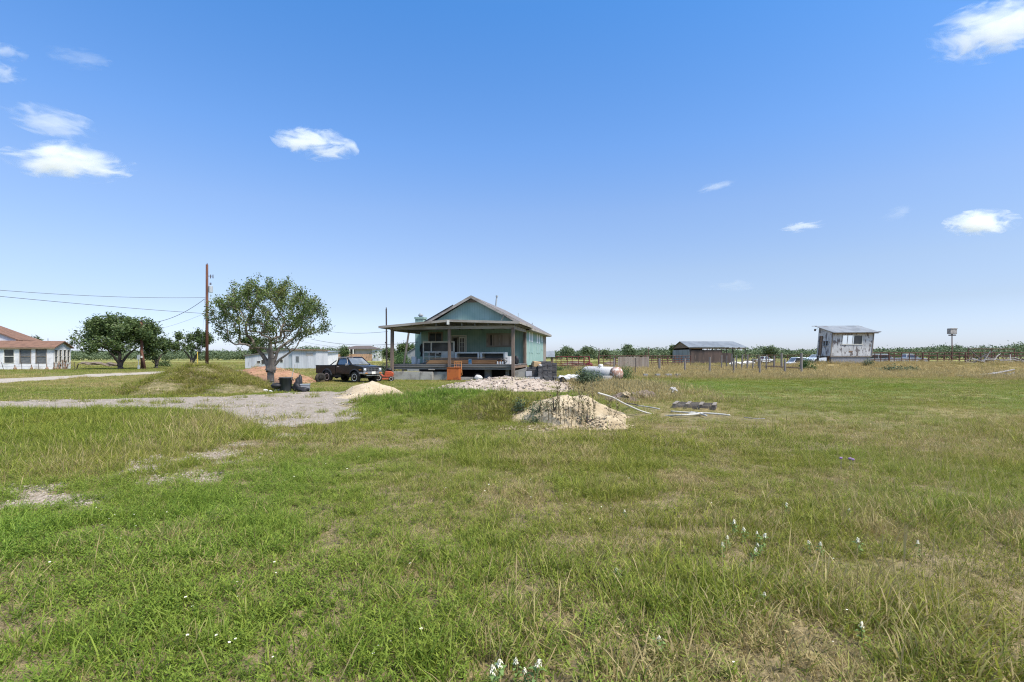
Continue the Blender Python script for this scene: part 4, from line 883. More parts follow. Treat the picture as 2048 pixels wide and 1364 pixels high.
# ---------------------------------------------------------------- vehicles
def arc(cx, cz, r, a0, a1, n=9): return [(cx + r * math.cos(R(a0 + (a1 - a0) * i / n)), cz + r * math.sin(R(a0 + (a1 - a0) * i / n))) for i in range(n + 1)]
def wheel(t, x, y, r, rimm, spokes=True, w=.22, rub='rubber'):
    s = -1 if y < 0 else 1
    wt = MB().lathe([(r * .58, -w / 2), (r * .92, -w / 2), (r, -w * .36), (r, w * .36), (r * .92, w / 2), (r * .58, w / 2), (r * .58, -w / 2)], (0, 0, 0), 28, 'y').build('wheel', MT[rub], t, (x, y, r), True)
    f = s * w / 2
    rim = MB().lathe([(r * .58, f * .9), (r * .62, f * 1.02), (r * .54, f * 1.02), (r * .5, f * .55), (r * .2, f * .62), (r * .2, f * .95), (r * .04, f * 1.0)], (0, 0, 0), 24, 'y').build('rim', MT[rimm], wt, smooth=False)
    if spokes:
        m = MB()
        for k in range(8):
            a = 2 * math.pi * (k + .5) / 8; m.lathe([(r * .065, f * .5), (r * .065, f * .64)], (r * .38 * math.cos(a), 0, r * .38 * math.sin(a)), 10, 'y')
        m.build('rim_hole', MT['darkin'], wt)
    MB().lathe([(r * .12, f * .8), (r * .12, f * 1.12), (r * .07, f * 1.16)], (0, 0, 0), 12, 'y').build('hub', MT['chrome'] if spokes else MT['rust'], wt)
    return wt
def pickup(name, label, x, y, rz, paint, flare, trimm, rims, group=None, plate=True, sc=1.0, bar=True):
    P = MT[paint]; t = thing(name, label, 'pickup truck', (x, y, h0(x, y) - .03), rz, group); t.scale = (sc,) * 3
    W = .80; zb = .56
    fx, rx, ar = 1.28, -1.34, .45
    # cab and front clip
    prof = [(-.50, zb), (fx - ar, zb)] + arc(fx, .40, ar + .02, 160, 20, 10) + [(fx + ar + .03, zb), (2.0, zb + .04), (2.04, .72), (2.03, 1.0), (1.92, 1.07), (1.0, 1.165), (-.50, 1.165)]
    m = MB().prism(prof, -W, W); body = m.build('body', P, t, bevel=.035)
    # bed: two side walls, floor, front and tail
    side = [(-2.46, zb + .04), (rx - ar, zb)] + arc(rx, .40, ar + .02, 160, 20, 10) + [(-.54, zb), (-.54, 1.13), (-2.46, 1.13)]
    m = MB().prism(side, -W, -W + .07).prism(side, W - .07, W).b2(-2.40, -.6, -W + .07, W - .07, .66, .72).b2(-.6, -.545, -W + .07, W - .07, .60, 1.12)
    bed = m.build('cargo_bed', P, t, bevel=.02)
    MB().b2(-2.47, -2.41, -W + .075, W - .075, .62, 1.12).build('tailgate', P, t, bevel=.012)
    MB().bar((-2.46, -W - .012, 1.10), (-.55, -W - .012, 1.10), .02, .05).bar((-2.46, W + .012, 1.10), (-.55, W + .012, 1.10), .02, .05).build('bed_rail', MT[flare], t)
    # greenhouse
    b0, b1, t0, t1 = -.46, .98, -.38, .44; wb, wt_ = .77, .63; z0, z1 = 1.165, 1.63
    m = MB()
    for s in (-1, 1):
        m.bar((b1, s * wb, z0), (t1, s * wt_, z1), .07, .05); m.bar((b0 + .03, s * wb, z0), (t0 + .02, s * wt_, z1), .12, .05); m.bar((t0, s * wt_, z1), (t1, s * wt_, z1), .06, .06)
    m.bar((b0 + .02, -wb, z0 + .04), (b0 + .02, wb, z0 + .04), .05, .1)
    m.build('pillars', P, t, bevel=.012)
    MB().add([(t0 - .03, -wt_ - .03, z1), (t1 + .03, -wt_ - .03, z1), (t1 + .03, wt_ + .03, z1), (t0 - .03, wt_ + .03, z1), (t0 + .06, -wt_ + .08, z1 + .055), (t1 - .08, -wt_ + .08, z1 + .05), (t1 - .08, wt_ - .08, z1 + .05), (t0 + .06, wt_ - .08, z1 + .055)], [(3, 2, 1, 0), (4, 5, 6, 7), (0, 1, 5, 4), (1, 2, 6, 5), (2, 3, 7, 6), (3, 0, 4, 7)]).build('roof', P, t, bevel=.02)
    if bar:
        m = MB()
        for s in (-1, 1): m.bar((b0 - .045, s * (wb - .01), z0), (t0 - .05, s * (wt_ + .005), z1 - .02), .05, .12)
        m.bar((t0 - .06, -wt_ - .01, z1 + .02), (t0 - .06, wt_ + .01, z1 + .02), .05, .04).bar((t0 - .04, -wt_ - .035, z1 + .015), (t1, -wt_ - .035, z1 + .015), .02, .03)
        m.build('white_cab_edge', MT['whitepaint'], t)
    k = .012
    MB().add([(b1 + k, -wb + .05, z0 + .03), (b1 + k, wb - .05, z0 + .03), (t1 + k, wt_ - .05, z1 - .03), (t1 + k, -wt_ + .05, z1 - .03)], [(0, 1, 2, 3)]).build('windscreen', MT['wind'], t)
    MB().add([(b0 - k, -wb + .08, z0 + .1), (b0 - k, wb - .08, z0 + .1), (t0 - k, wt_ - .08, z1 - .05), (t0 - k, -wt_ + .08, z1 - .05)], [(3, 2, 1, 0)]).build('rear_window', MT['sideglass'], t)
    for s in (-1, 1):
        g = MB().add([(b0 + .12, s * (wb - .012), z0 + .02), (b1 - .12, s * (wb - .012), z0 + .02), (t1 - .06, s * (wt_ + .005), z1 - .05), (t0 + .09, s * (wt_ + .005), z1 - .05)], [(0, 1, 2, 3)]).build('side_window', MT['sideglass'], t)
        MB().bar((.58, s * (wb - .008), z0 + .02), (.40, s * (wt_ + .012), z1 - .04), .03, .02).build('window_post', P, g)
        # door with seams and handle
        d = MB().b2(-.40, .86, s * (W - .002), s * (W + .009), zb + .06, 1.13).build('door', P, t, bevel=.006)
        MB().b2(-.34, -.16, s * (W + .009), s * (W + .03), 1.02, 1.06).build('door_handle', MT['chrome'], d)
        m = MB(); m.b2(.72, .78, s * W, s * (W + .16), 1.14, 1.17).b2(.70, .76, s * (W + .10), s * (W + .24), 1.12, 1.26); m.build('side_mirror', MT['chrome'], t, bevel=.01)
        # flares
        for cx in (fx, rx):
            m = MB(); A = arc(cx, .40, ar + .075, 172, 8, 12); B = arc(cx, .40, ar - .005, 172, 8, 12)
            for i in range(12):
                q = [A[i], A[i + 1], B[i + 1], B[i]]; y0, y1, y2 = s * (W - .03), s * (W + .055), s * (W + .055)
                m.add([(q[0][0], y0 + s * .035, q[0][1]), (q[1][0], y0 + s * .035, q[1][1]), (q[2][0], y1, q[2][1]), (q[3][0], y1, q[3][1]), (q[2][0], y0, q[2][1]), (q[3][0], y0, q[3][1])], [(0, 1, 2, 3), (3, 2, 4, 5)])
            m.build('wheel_flare', MT[flare], t)
        MB().bar((1.66, s * (W + .004), .86), (1.86, s * (W + .004), .86), .01, .05).build('side_marker', MT['amber'], t)
    # front: grille, lamps, bumper, plate
    gx0 = 2.035
    m = MB().b2(gx0 - .02, gx0 + .018, -.50, .50, .74, .97); m.build('grille', MT['black'], t)
    m = MB(); m.b2(gx0, gx0 + .03, -.52, .52, .965, .985).b2(gx0, gx0 + .03, -.52, .52, .735, .755)
    for k in range(9): yy = -.5 + k * .125; m.b2(gx0 + .018, gx0 + .026, yy - .008, yy + .008, .755, .965)
    m.b2(gx0 + .018, gx0 + .028, -.5, .5, .85, .862).build('grille_bar', MT[trimm], t)
    for s in (-1, 1):
        h = MB().b2(gx0 - .02, gx0 + .022, s * .53, s * .77, .74, .98).build('headlight', MT['chrome'], t, bevel=.01)
        MB().lathe([(.088, gx0 + .02), (.085, gx0 + .04), (.05, gx0 + .052), (.01, gx0 + .056)], (0, s * .65, .865), 16, 'x').build('lens', MT['lamp'], h, smooth=True)
        MB().b2(gx0 + .09, gx0 + .104, s * .50, s * .70, .625, .675).build('indicator', MT['amber'], t)
    bp = MB(); bp.b2(1.98, gx0 + .09, -.80, .80, .575, .715).b2(1.72, 1.98, -.83, -.79, .59, .70).b2(1.72, 1.98, .79, .83, .59, .70); bp.build('front_bumper', MT[trimm], t, bevel=.025)
    MB().tube((gx0 + .06, -.55, .49), (gx0 + .06, .55, .49), .025, .025, 8).tube((1.8, -.5, .52), (gx0 + .06, -.5, .49), .02, .02, 6).tube((1.8, .5, .52), (gx0 + .06, .5, .49), .02, .02, 6).build('lower_bar', MT[trimm], t)
    if plate: MB().b2(gx0 + .095, gx0 + .102, -.16, .16, .58, .74).build('number_plate', MT['whitepaint'], t)
    MB().b2(-2.56, -2.48, -.72, .72, .56, .66).build('rear_bumper', MT['black'], t, bevel=.015)
    for s in (-1, 1): MB().b2(-2.485, -2.47, s * .66, s * .79, .78, 1.05).build('tail_lamp', MT['amber'], t)
    # underside
    m = MB(); m.b2(-2.3, 1.9, -.42, -.34, .44, .56).b2(-2.3, 1.9, .34, .42, .44, .56).tube((rx, -.7, .36), (rx, .7, .36), .06, .06, 8).tube((fx, -.7, .36), (fx, .7, .36), .06, .06, 8).b2(.0, 1.7, -.3, .3, .34, .56).b2(-.9, -.1, -.72, -.42, .34, .54); m.blob((rx, 0, .36), (.16, .14, .15), 2, .05).build('chassis', MT['black'], t)
    if bar:
        m = MB()
        for s in (-1, 1): m.tube((-.62, s * .62, 1.1), (-.66, s * .60, 1.46), .032, .032, 8).tube((-.66, s * .6, 1.44), (-1.3, s * .62, 1.1), .032, .032, 8)
        m.tube((-.66, -.6, 1.45), (-.66, .6, 1.45), .032, .032, 8).build('roll_bar', MT['black'], t)
    for (cx, s, rm) in ((fx, -1, rims[0]), (fx, 1, rims[0]), (rx, -1, rims[1]), (rx, 1, rims[1])): wheel(t, cx, s * (W - .09), .37, rm, rm == 'rimwhite', .23)
    return t
# placed by its two near wheels: the nose points right and towards the viewer
aT = R(31); Df = 32.7; fxw, fyw = gx(711.5, Df), Df
px_, py_ = fxw - (1.28 * math.cos(aT) + (-.71) * math.sin(aT)), fyw - (-1.28 * math.sin(aT) + (-.71) * math.cos(aT))
pickup('pickup_truck', 'black old pickup truck with white spoked front wheels parked beside the porch', px_, py_, -aT, 'truckblack', 'black', 'chrome', ('rimwhite', 'rimrust'))
# loose tyre by its tail
D = 33.2; x = gx(641, D); t = thing('loose_tyre', 'loose worn tyre propped on the grass behind the black pickup', 'tyre', (x, D, h0(x, D) - .04), R(40))
MB().lathe([(.19, -.10), (.30, -.11), (.33, -.07), (.33, .07), (.30, .11), (.19, .10), (.19, -.10)], (0, 0, .32), 24, 'y').build('tyre', MT['rubber'], t, smooth=True)
# riding mower half hidden by the porch post
D = 34.6; x = gx(770, D); t = thing('riding_mower', 'red-orange riding mower between the pickup and the porch post', 'mower', (x, D, h0(x, D)), R(12))
MB().prism([(-.05, .40), (.58, .40), (.56, .60), (.40, .68), (.02, .70)], -.24, .24).prism([(-.66, .34), (-.1, .30), (.55, .28), (.55, .39), (-.1, .40), (-.30, .56), (-.55, .60), (-.70, .50)], -.30, .30).build('body', MT['mower'], t, bevel=.05)
MB().prism([(-.55, .12), (.25, .12), (.30, .24), (-.60, .24)], -.42, .42).build('mower_deck', MT['mower'], t, bevel=.03)
MB().b2(-.62, -.2, -.2, .2, .62, .70).b2(-.68, -.58, -.2, .2, .66, 1.0).build('seat', MT['black'], t, bevel=.04)
MB().tube((.05, 0, .7), (-.12, 0, .98), .025, .025, 8).build('steering_column', MT['black'], t)
MB().lathe([(.15, -.012), (.17, -.012), (.17, .012), (.15, .012), (.15, -.012)], (-.13, 0, .99), 16).build('steering_wheel', MT['black'], t)
MB().blob((.28, 0, .78), (.2, .18, .12), 4, .2).build('engine_cover', MT['black'], t, smooth=True)
for (xx, s, r) in ((-.42, -1, .26), (-.42, 1, .26), (.42, -1, .18), (.42, 1, .18)): wheel(t, xx, s * .36, r, 'whitepaint', False, .18)
def car(name, label, x, y, rz, paint, kind='wagon', group=None, dz=0):
    P = MT[paint]; t = thing(name, label, 'car', (x, y, h0(x, y) + dz), rz, group); W = .86; zb = .32; fx, rx = 1.35, -1.35
    if kind == 'wagon': top = [(2.1, .85), (1.15, 1.0), (.45, 1.62), (-1.75, 1.64), (-2.2, 1.05)]; hz = 1.02
    elif kind == 'van': top = [(2.2, .95), (1.75, 1.1), (1.05, 1.85), (-2.2, 1.85), (-2.3, 1.1)]; hz = 1.1
    else: top = [(2.2, .72), (1.05, .92), (.35, 1.38), (-.9, 1.38), (-1.65, .95), (-2.2, .9)]; hz = .93
    prof = [(-2.2, zb), (rx - .38, zb)] + arc(rx, .32, .38, 170, 10, 8) + [(fx - .38, zb)] + arc(fx, .32, .38, 170, 10, 8) + [(2.12, zb), (2.2, .5)] + top
    MB().prism(prof, -W, W).build('body', P, t, bevel=.06)
    g0 = [p for p in top if p[1] > hz + .2]; xa, xb = g0[0][0], g0[-1][0]; zt = g0[0][1] - .1
    for s in (-1, 1):
        m = MB(); y_ = s * (W + .006); xs = [xa + .25, (xa + xb) / 2, xb + .05]
        for i in range(2):
            x1, x0 = xs[i] - (.0 if i == 0 else .05), xs[i + 1] + .05; m.add([(x1 + (.28 if i == 0 else 0), y_, hz), (x0, y_, hz), (x0, y_, zt), (x1, y_, zt)], [(0, 1, 2, 3)])
        m.build('side_window', MT['glass'], t)
    i = top.index(g0[0]); p, q = top[i - 1], top[i]; L = lambda k, e: (p[0] + (q[0] - p[0]) * k + e, p[1] + (q[1] - p[1]) * k + e)
    a, b = L(.12, .012), L(.9, .012); MB().add([(a[0], -W + .12, a[1]), (a[0], W - .12, a[1]), (b[0], W - .16, b[1]), (b[0], -W + .16, b[1])], [(0, 1, 2, 3)]).build('windscreen', MT['wind'], t)
    MB().b2(2.17, 2.28, -W + .03, W - .03, .40, .55).b2(-2.28, -2.17, -W + .03, W - .03, .40, .55).build('bumper', MT['cargrey'], t, bevel=.02)
    for s in (-1, 1): MB().b2(2.16, 2.215, s * .55, s * .8, .62, .72).build('headlight', MT['lamp'], t)
    for cx in (fx, rx):
        for s in (-1, 1): wheel(t, cx, s * (W - .1), .31, 'chrome', False, .2)
    return t
D = 74; car('parked_car', 'silver estate car parked behind the berm just right of the booth', gx(1764, D), D, R(-20), 'cargrey', 'wagon', dz=.4)
D = 72; pickup('pickup_truck', 'white pickup truck parked behind the straw berm, rightmost vehicle', gx(1815, D), D, R(-14), 'carwhite', 'cargrey', 'chrome', ('chrome', 'chrome'), plate=False, bar=False).location.z += .35
D = 76; car('parked_car', 'pale blue car half hidden under the raised booth', gx(1637, D), D, R(198), 'carblue', 'sedan', dz=.55)
D = 80; car('parked_van', 'pale van behind the wooden fence posts left of the booth', gx(1602, D), D, R(184), 'carwhite', 'van', dz=-.35)
D = 110; pickup('pickup_truck', 'distant white pickup seen between the wooden fence posts', gx(1528, D), D, R(8), 'carwhite', 'cargrey', 'chrome', ('chrome', 'chrome'), plate=False, bar=False)
D = 95; x = gx(1490, D); rn = random.Random(3)
for k, dx in enumerate((-1.6, .9)):
    m = MB().blob((0, 0, .3), (1.3, .5, .45), 20 + k, .3, flat=-.3); o = m.build('scrap_heap', MT['whitebag'], None, (x + dx, D + k, h0(x, D))); tag(o, ('left', 'right')[k] + ' low white scrap heap beyond the fence posts near the barn', 'scrap heap')
# ---------------------------------------------------------------- trees
def leaf_quads(pos, size, g, up=.5, aspect=.5):
    """folded diamond leaves; pos (N,3), size (N,)"""
    n = len(pos); d = g.normal(size=(n, 3)); d[:, 2] *= .7; d /= np.linalg.norm(d, axis=1)[:, None]
    nr = g.normal(size=(n, 3)); nr[:, 2] += up * 2; b = np.cross(d, nr); b /= np.linalg.norm(b, axis=1)[:, None] + 1e-9; c = np.cross(d, b)
    s = size[:, None]; p0 = pos - d * s * .5; p2 = pos + d * s * .5; p1 = pos + b * s * aspect * .5 + c * s * .08; p3 = pos - b * s * aspect * .5 + c * s * .08
    V = np.stack([p0, p1, p2, p3], 1).reshape(-1, 3); return V, np.arange(4 * n).reshape(n, 4)
def make_tree(name, label, cat, x, y, fork, stems, targets, leaf_fn, bark, leafm, seed, r0, rtip=.012, group=None, z=None, lean=(0, 0), seg=.28, kpow=.42):
    """targets: (N,3) points the twigs grow to, in the tree's own frame; leaf_fn(nodes, tips, parents, g) -> (pos, size)"""
    g = np.random.RandomState(seed); t = thing(name, label, cat, (x, y, (h0(x, y) if z is None else z) - .03), 0, group)
    N = [np.array([0, 0, 0.])]; par = [-1]
    def chain(i, q, bend=.25, up=.15):
        p = N[i]; q = np.asarray(q, float); L = np.linalg.norm(q - p); m = max(1, int(round(L / seg))); pd = (N[i] - N[par[i]]) if par[i] >= 0 else np.array([0, 0, 1.]); pd = pd / (np.linalg.norm(pd) + 1e-9)
        c = p + pd * L * bend + (q - p) * .35 + np.array([0, 0, -up * 0]); last = i
        for k in range(1, m + 1):
            s = k / m; v = (1 - s) ** 2 * p + 2 * s * (1 - s) * c + s * s * q
            if k < m: v = v + g.normal(0, .018 * seg / .28, 3)
            N.append(v); par.append(last); last = len(N) - 1
        return last
    fk = chain(0, fork, 0, 0)
    for s in stems: chain(fk, s, .15)
    o = np.argsort(np.linalg.norm(targets - np.asarray(fork), axis=1))
    for q in targets[o]:
        A = np.array(N); d = np.linalg.norm(A - q, axis=1); df = np.linalg.norm(A - fork, axis=1); dq = np.linalg.norm(q - fork)
        ok = (df < dq * .92) & (np.arange(len(A)) >= fk); cost = np.where(ok, d + .15 * (A[:, 2] > q[2] + .1) * 2, 1e9); chain(int(np.argmin(cost)), q, .22)
    n = len(N); A = np.array(N); ch = np.zeros(n, int)
    for p in par:
        if p >= 0: ch[p] += 1
    tips = (ch == 0).astype(float)
    for i in range(n - 1, 0, -1): tips[par[i]] += tips[i]
    rad = rtip * np.maximum(tips, 1) ** kpow; rad = np.minimum(rad, r0)
    for i in range(fk + 1, n):   # limbs swell where they leave the fork
        k, p = 1, par[i]
        while p > fk and k < 5: p = par[p]; k += 1
        if p == fk and k < 5: rad[i] = min(r0 * (.92, .8, .68, .55)[k - 1], rad[i] * (1.9, 1.55, 1.3, 1.12)[k - 1])
    # flare at the foot
    m = MB()
    for i in range(1, n):
        p = par[i]; k = 10 if rad[i] > .06 else (6 if rad[i] > .02 else 3); ra = rad[p] if (tips[p] < tips[i] * 2.2) else rad[i] * 1.15
        if p == fk: ra = r0 * .97
        if p == 0: ra = r0 * 1.35
        m.tube(A[p], A[i], min(ra, r0 * 1.35), rad[i], k, False)
    m.build('trunk', bark, t, smooth=True)
    pos, size = leaf_fn(A, tips, np.array(par), g)
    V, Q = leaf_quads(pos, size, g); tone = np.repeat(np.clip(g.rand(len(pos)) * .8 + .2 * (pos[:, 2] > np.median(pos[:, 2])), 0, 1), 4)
    link('crown', np_mesh('crown', V, Q, leafm, {'tone': ('POINT', tone)}), t); return t
def twig_leaves(n, spread, smin, smax, maxtips=2.5, zmin=-9):
    def f(A, tips, par, g):
        idx = np.where((tips <= maxtips) & (par >= 0) & (A[:, 2] > zmin))[0]; k = g.choice(idx, n); s = g.rand(n)[:, None]
        P = A[k] * s + A[par[k]] * (1 - s) + g.normal(0, spread, (n, 3)); return P, smin + (smax - smin) * g.rand(n)
    return f
# the leafy tree by the drive: several smooth grey stems fanning into an open vase
g = np.random.RandomState(4); T = []
while len(T) < 470:
    p = g.uniform(-1, 1, 3); q = np.array([p[0] * 2.95, p[1] * 2.6, 3.8 + p[2] * 2.15]); rr = math.hypot(q[0], q[1])
    if np.linalg.norm(p) > 1: continue
    if q[2] < 1.55 + .58 * rr + .25 * math.sin(3 * math.atan2(q[1], q[0])): continue
    if g.rand() < .35 and np.linalg.norm(p) < .6: continue
    T.append(q)
for k in range(80):   # long shoots that break the outline
    a = g.uniform(0, 2 * math.pi); e = g.uniform(.25, 1.35); r = g.uniform(2.9, 3.35) if e < .8 else g.uniform(2.55, 2.95)
    T.append(np.array([r * math.cos(e) * math.cos(a), .9 * r * math.cos(e) * math.sin(a), 3.45 + r * .88 * math.sin(e) * 1.0 - .35 * math.cos(e)]))
for q in ((-3.15, .2, 4.9), (-3.3, -.3, 3.9), (-2.3, .3, 5.75), (-.55, 0, 6.15), (.9, .2, 6.0), (1.75, -.2, 5.3), (2.55, 0, 4.7), (3.2, 0, 3.55), (3.0, .2, 3.1), (-3.0, .1, 3.2), (2.6, -.3, 3.0), (-2.4, .2, 3.0), (2.9, 0, 3.3), (2.75, .3, 3.5), (3.1, -.2, 3.5), (2.95, .1, 3.05), (2.2, .1, 3.1), (3.3, .1, 3.3)): T.append(np.array(q))
D = 27.3; TX = gx(541, D)
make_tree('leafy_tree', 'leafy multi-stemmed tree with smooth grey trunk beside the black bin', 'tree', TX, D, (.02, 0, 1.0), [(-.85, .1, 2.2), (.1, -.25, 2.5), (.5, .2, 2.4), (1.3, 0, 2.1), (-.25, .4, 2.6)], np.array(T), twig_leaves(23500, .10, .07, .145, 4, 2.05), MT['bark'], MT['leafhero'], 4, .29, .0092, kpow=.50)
def round_targets(n, rx, ry, zc, rz, seed, zmin, clumps=14, sg=.22):
    g = np.random.RandomState(seed); c = g.normal(size=(clumps, 3)); c /= np.linalg.norm(c, axis=1)[:, None]; c[:, 2] = np.where(c[:, 2] < -.55, -c[:, 2], c[:, 2]); c *= g.uniform(.55, .92, (clumps, 1))
    P = c[g.randint(0, clumps, n)] + g.normal(0, sg, (n, 3)); P = P / np.maximum(1, np.linalg.norm(P, axis=1))[:, None]; P = P * np.array([rx, ry, rz]) + np.array([0, 0, zc]); P[:, 2] = np.maximum(P[:, 2], zmin + g.rand(n) * .4); return P
def rtree(name, label, px, D, pyt, hw_px, pyb, seed, nl, ls, mat_='leafdark', fork=None, group=None, z=None, bark='darkbark', nt=170, r0=.24, clumps=16, sp=.2, ry=1.0, sg=.2):
    """a round-crowned tree filling the given extent at distance D"""
    x = gx(px, D); zt = gz(pyt, D) - (h0(x, D) if z is None else z); rx = hw_px / FPX * D; zb = max(.3, gz(pyb, D) - (h0(x, D) if z is None else z)); fk = fork or max(.5, zb * .9)
    T = round_targets(nt, rx * .95, rx * ry, (zt + zb) / 2, (zt - zb) / 2 * .98, seed, zb, clumps, sg)
    rn = random.Random(seed); st = [(rx * .35 * math.cos(a), rx * .35 * math.sin(a), fk + (zt - fk) * .35) for a in (0.3, 2.2, 4.3)]
    return make_tree(name, label, 'tree', x, D, (rn.uniform(-.1, .1), 0, fk), st, T, twig_leaves(nl, sp, ls * .6, ls * 1.2, 4), MT[bark], MT[mat_], seed, r0, .018, group, z, seg=.5)
rtree('broad_tree', 'broad dark green tree standing left of the short double pole', 241, 67, 629, 79, 732, 21, 24000, .33, nt=360, r0=.34, clumps=34, sp=.28, sg=.2)
rtree('small_tree', 'smaller dark tree close to the right side of the broad tree', 312, 72, 672, 26, 728, 22, 3600, .28, nt=80, clumps=9)
rtree('small_tree', 'small dark tree directly left of the tall utility pole', 383, 66, 657, 45, 722, 23, 5600, .28, nt=120, clumps=13)
rtree('small_tree', 'dark tree half hidden behind the leafy tree, left of the long white shed', 497, 88, 668, 33, 722, 24, 4200, .36, nt=90, clumps=10)
rtree('small_tree', 'thin dark tree standing beside the far tan house', 688, 150, 689, 11, 716, 25, 900, .6, nt=50, clumps=6, sp=.3)
rtree('small_tree', 'tree showing over the brown roof of the white farmhouse', 68, 90, 672, 20, 712, 26, 1500, .36, nt=60, clumps=7)
rtree('small_tree', 'loose-crowned tree behind the bright bush left of the porch', 811, 62, 687, 22, 716, 27, 2400, .26, nt=70, clumps=8)
rtree('small_tree', 'lone thin tree at the left side of the pole barn', 1345, 128, 691, 8, 716, 28, 700, .5, nt=40, clumps=6, sp=.25)
rtree('small_tree', 'small pale bush-like tree right of the tan house', 778, 120, 697, 13, 718, 33, 1300, .45, nt=50, clumps=6, sp=.3)
for k, (px, D, pt, hwp, lab) in enumerate(((1133, 230, 694, 13, 'round tree rising above the treeline nearest the small tin roof'), (1178, 225, 694, 14, 'round tree above the treeline over the red pipe gate'), (1256, 215, 691, 15, 'taller double-crowned tree above the treeline behind the board panel'), (1213, 240, 698, 14, 'low tree in the treeline left of the board panel'), (1541, 200, 693, 14, 'greyish tree above the treeline between the barn and the booth'), (1906, 300, 689, 22, 'wide tree in the treeline behind the lamp post'))):
    rtree('treeline_tree', lab, px, D, pt, hwp, 716, 40 + k, 1300, .85, 'leafline', nt=60, clumps=9, sp=.6, sg=.3, r0=.3, z=0, group='trees rising above the far treeline')
# bushes
def bush(name, label, px, D, rx, ry, rz, n, ls, m, seed, zc=None, cat='bush', stems=10, z=None):
    x = gx(px, D); g = np.random.RandomState(seed); z0 = ht0(x, D) if z is None else z; t = thing(name, label, cat, (x, D, z0 - .03))
    c = g.normal(size=(14, 3)); c /= np.linalg.norm(c, axis=1)[:, None]; c[:, 2] = np.abs(c[:, 2]); c *= .68
    P = c[g.randint(0, 14, n)] + g.normal(0, .22, (n, 3)); P[:, 2] = np.abs(P[:, 2]); P *= np.array([rx, ry, rz])
    V, Q = leaf_quads(P, ls * (.6 + .6 * g.rand(n)), g); link('foliage', np_mesh('foliage', V, Q, m, {'tone': ('POINT', np.repeat(g.rand(n), 4))}), t)
    mb = MB()
    for k in range(stems): e = P[g.randint(n)]; mb.path([(e[0] * .1, e[1] * .1, 0), (e[0] * .5, e[1] * .5, e[2] * .6), tuple(e)], [.02, .014, .006], 4)
    mb.build('stem', MT['darkbark'], t); return t
bush('bright_bush', 'bright green rounded bush seen through the left end of the porch', 808, 50, 1.35, 1.1, 1.45, 5200, .13, MT['leafbush'], 51, z=.55)
bush('bright_bush', 'pale loose bush between the pickup and the left porch post', 768, 44, 1.2, .9, 1.15, 2600, .13, MT['leafweed'], 52)
bush('leafy_weed_bush', 'tall leafy weed bush in front of the white tank', 1166, 25.5, .62, .5, 1.05, 2300, .085, MT['leafweed'], 53, stems=16)
bush('leafy_weed_bush', 'low leafy weed bush beside the tarp-covered stack', 1186, 27.5, .75, .5, .95, 1700, .085, MT['leafweed'], 57, stems=14)
bush('round_bush', 'round green bush at the right end of the rusty tank', 1252, 38.0, .72, .6, 1.05, 2600, .08, MT['leafbush'], 54)
bush('dark_shrub', 'small round dark shrub standing alone far behind the broad tree', 328, 82, 1.0, .9, 1.2, 1100, .2, MT['leafdark'], 55)
bush('booth_shrub', 'green shrub at the left foot of the booth beside the tall fence post', 1616, 55, .9, .7, 1.3, 1500, .16, MT['leafbush'], 56)
bush('corral_shrub', 'low dark shrub under the small tin-roofed shed', 1122, 58, 1.3, .8, .75, 1300, .16, MT['leafdark'], 58)
bush('berm_shrub', 'dark shrub at the right front corner of the booth', 1737, 57.5, .55, .5, 1.0, 700, .13, MT['leafweed'], 59)
bush('dark_tuft', 'dark grassy tuft on the front slope of the straw berm', 1800, 53, 2.2, .9, .65, 1200, .22, MT['leafweed'], 60)
# far wood as one mass
def treeline():
    g = np.random.RandomState(9); P, S = [], []
    def tree(x, y, h, r, n, ls):
        c = g.normal(size=(7, 3)); c /= np.linalg.norm(c, axis=1)[:, None]; c[:, 2] = c[:, 2] * .8; q = c[g.randint(0, 7, n)] * .62 + g.normal(0, .21, (n, 3)); q[:, 2] = np.clip(q[:, 2], -1, 1.05)
        P.append(np.stack([x + q[:, 0] * r, y + q[:, 1] * r, np.maximum(.1, h * .5 + q[:, 2] * h * .5)], 1)); S.append(ls * (.6 + .8 * g.rand(n)))
    def hgt(px):   # height of the wood along the horizon, in photo pixels above the eye line
        return float(np.interp(px, [-300, 60, 140, 300, 430, 470, 520, 660, 750, 830, 1100, 1200, 1300, 1400, 1500, 1600, 1740, 1860, 1940, 2048, 2400], [13, 14, 14, 13, 12, 13, 18, 18, 16, 14, 12, 14, 17, 14, 16, 15, 16, 20, 20, 24, 26]))
    for k in range(1500):
        px = g.uniform(-350, 2450); D = g.uniform(250, 330) if px > 1000 else g.uniform(190, 260)
        h = (hgt(px) * (.70 + .62 * float(vnoise(px, 0, 38, 4)) * float(vnoise(px, 3, 9, 5)) + .42 * g.rand() ** 1.6)) / FPX * D + EYE; tree(gx(px, D), D, h, h * g.uniform(.4, .95), 190, .62 * D / 260)
    for k in range(260):
        px = g.uniform(-350, 2450); D = g.uniform(420, 520); h = (hgt(px) * g.uniform(.85, 1.15)) / FPX * D + EYE; tree(gx(px, D), D, h, h * .7, 70, 1.9)
    P_ = np.concatenate(P); S_ = np.concatenate(S); V, Q = leaf_quads(P_, S_, g, .3, .8)
    o = link('treeline', np_mesh('treeline', V, Q, MT['leafline'], {'tone': ('POINT', np.repeat(np.clip(.25 + .6 * g.rand(len(P_)), 0, 1), 4))})); tag(o, 'low green wood running along the whole horizon', kind='stuff')
treeline()
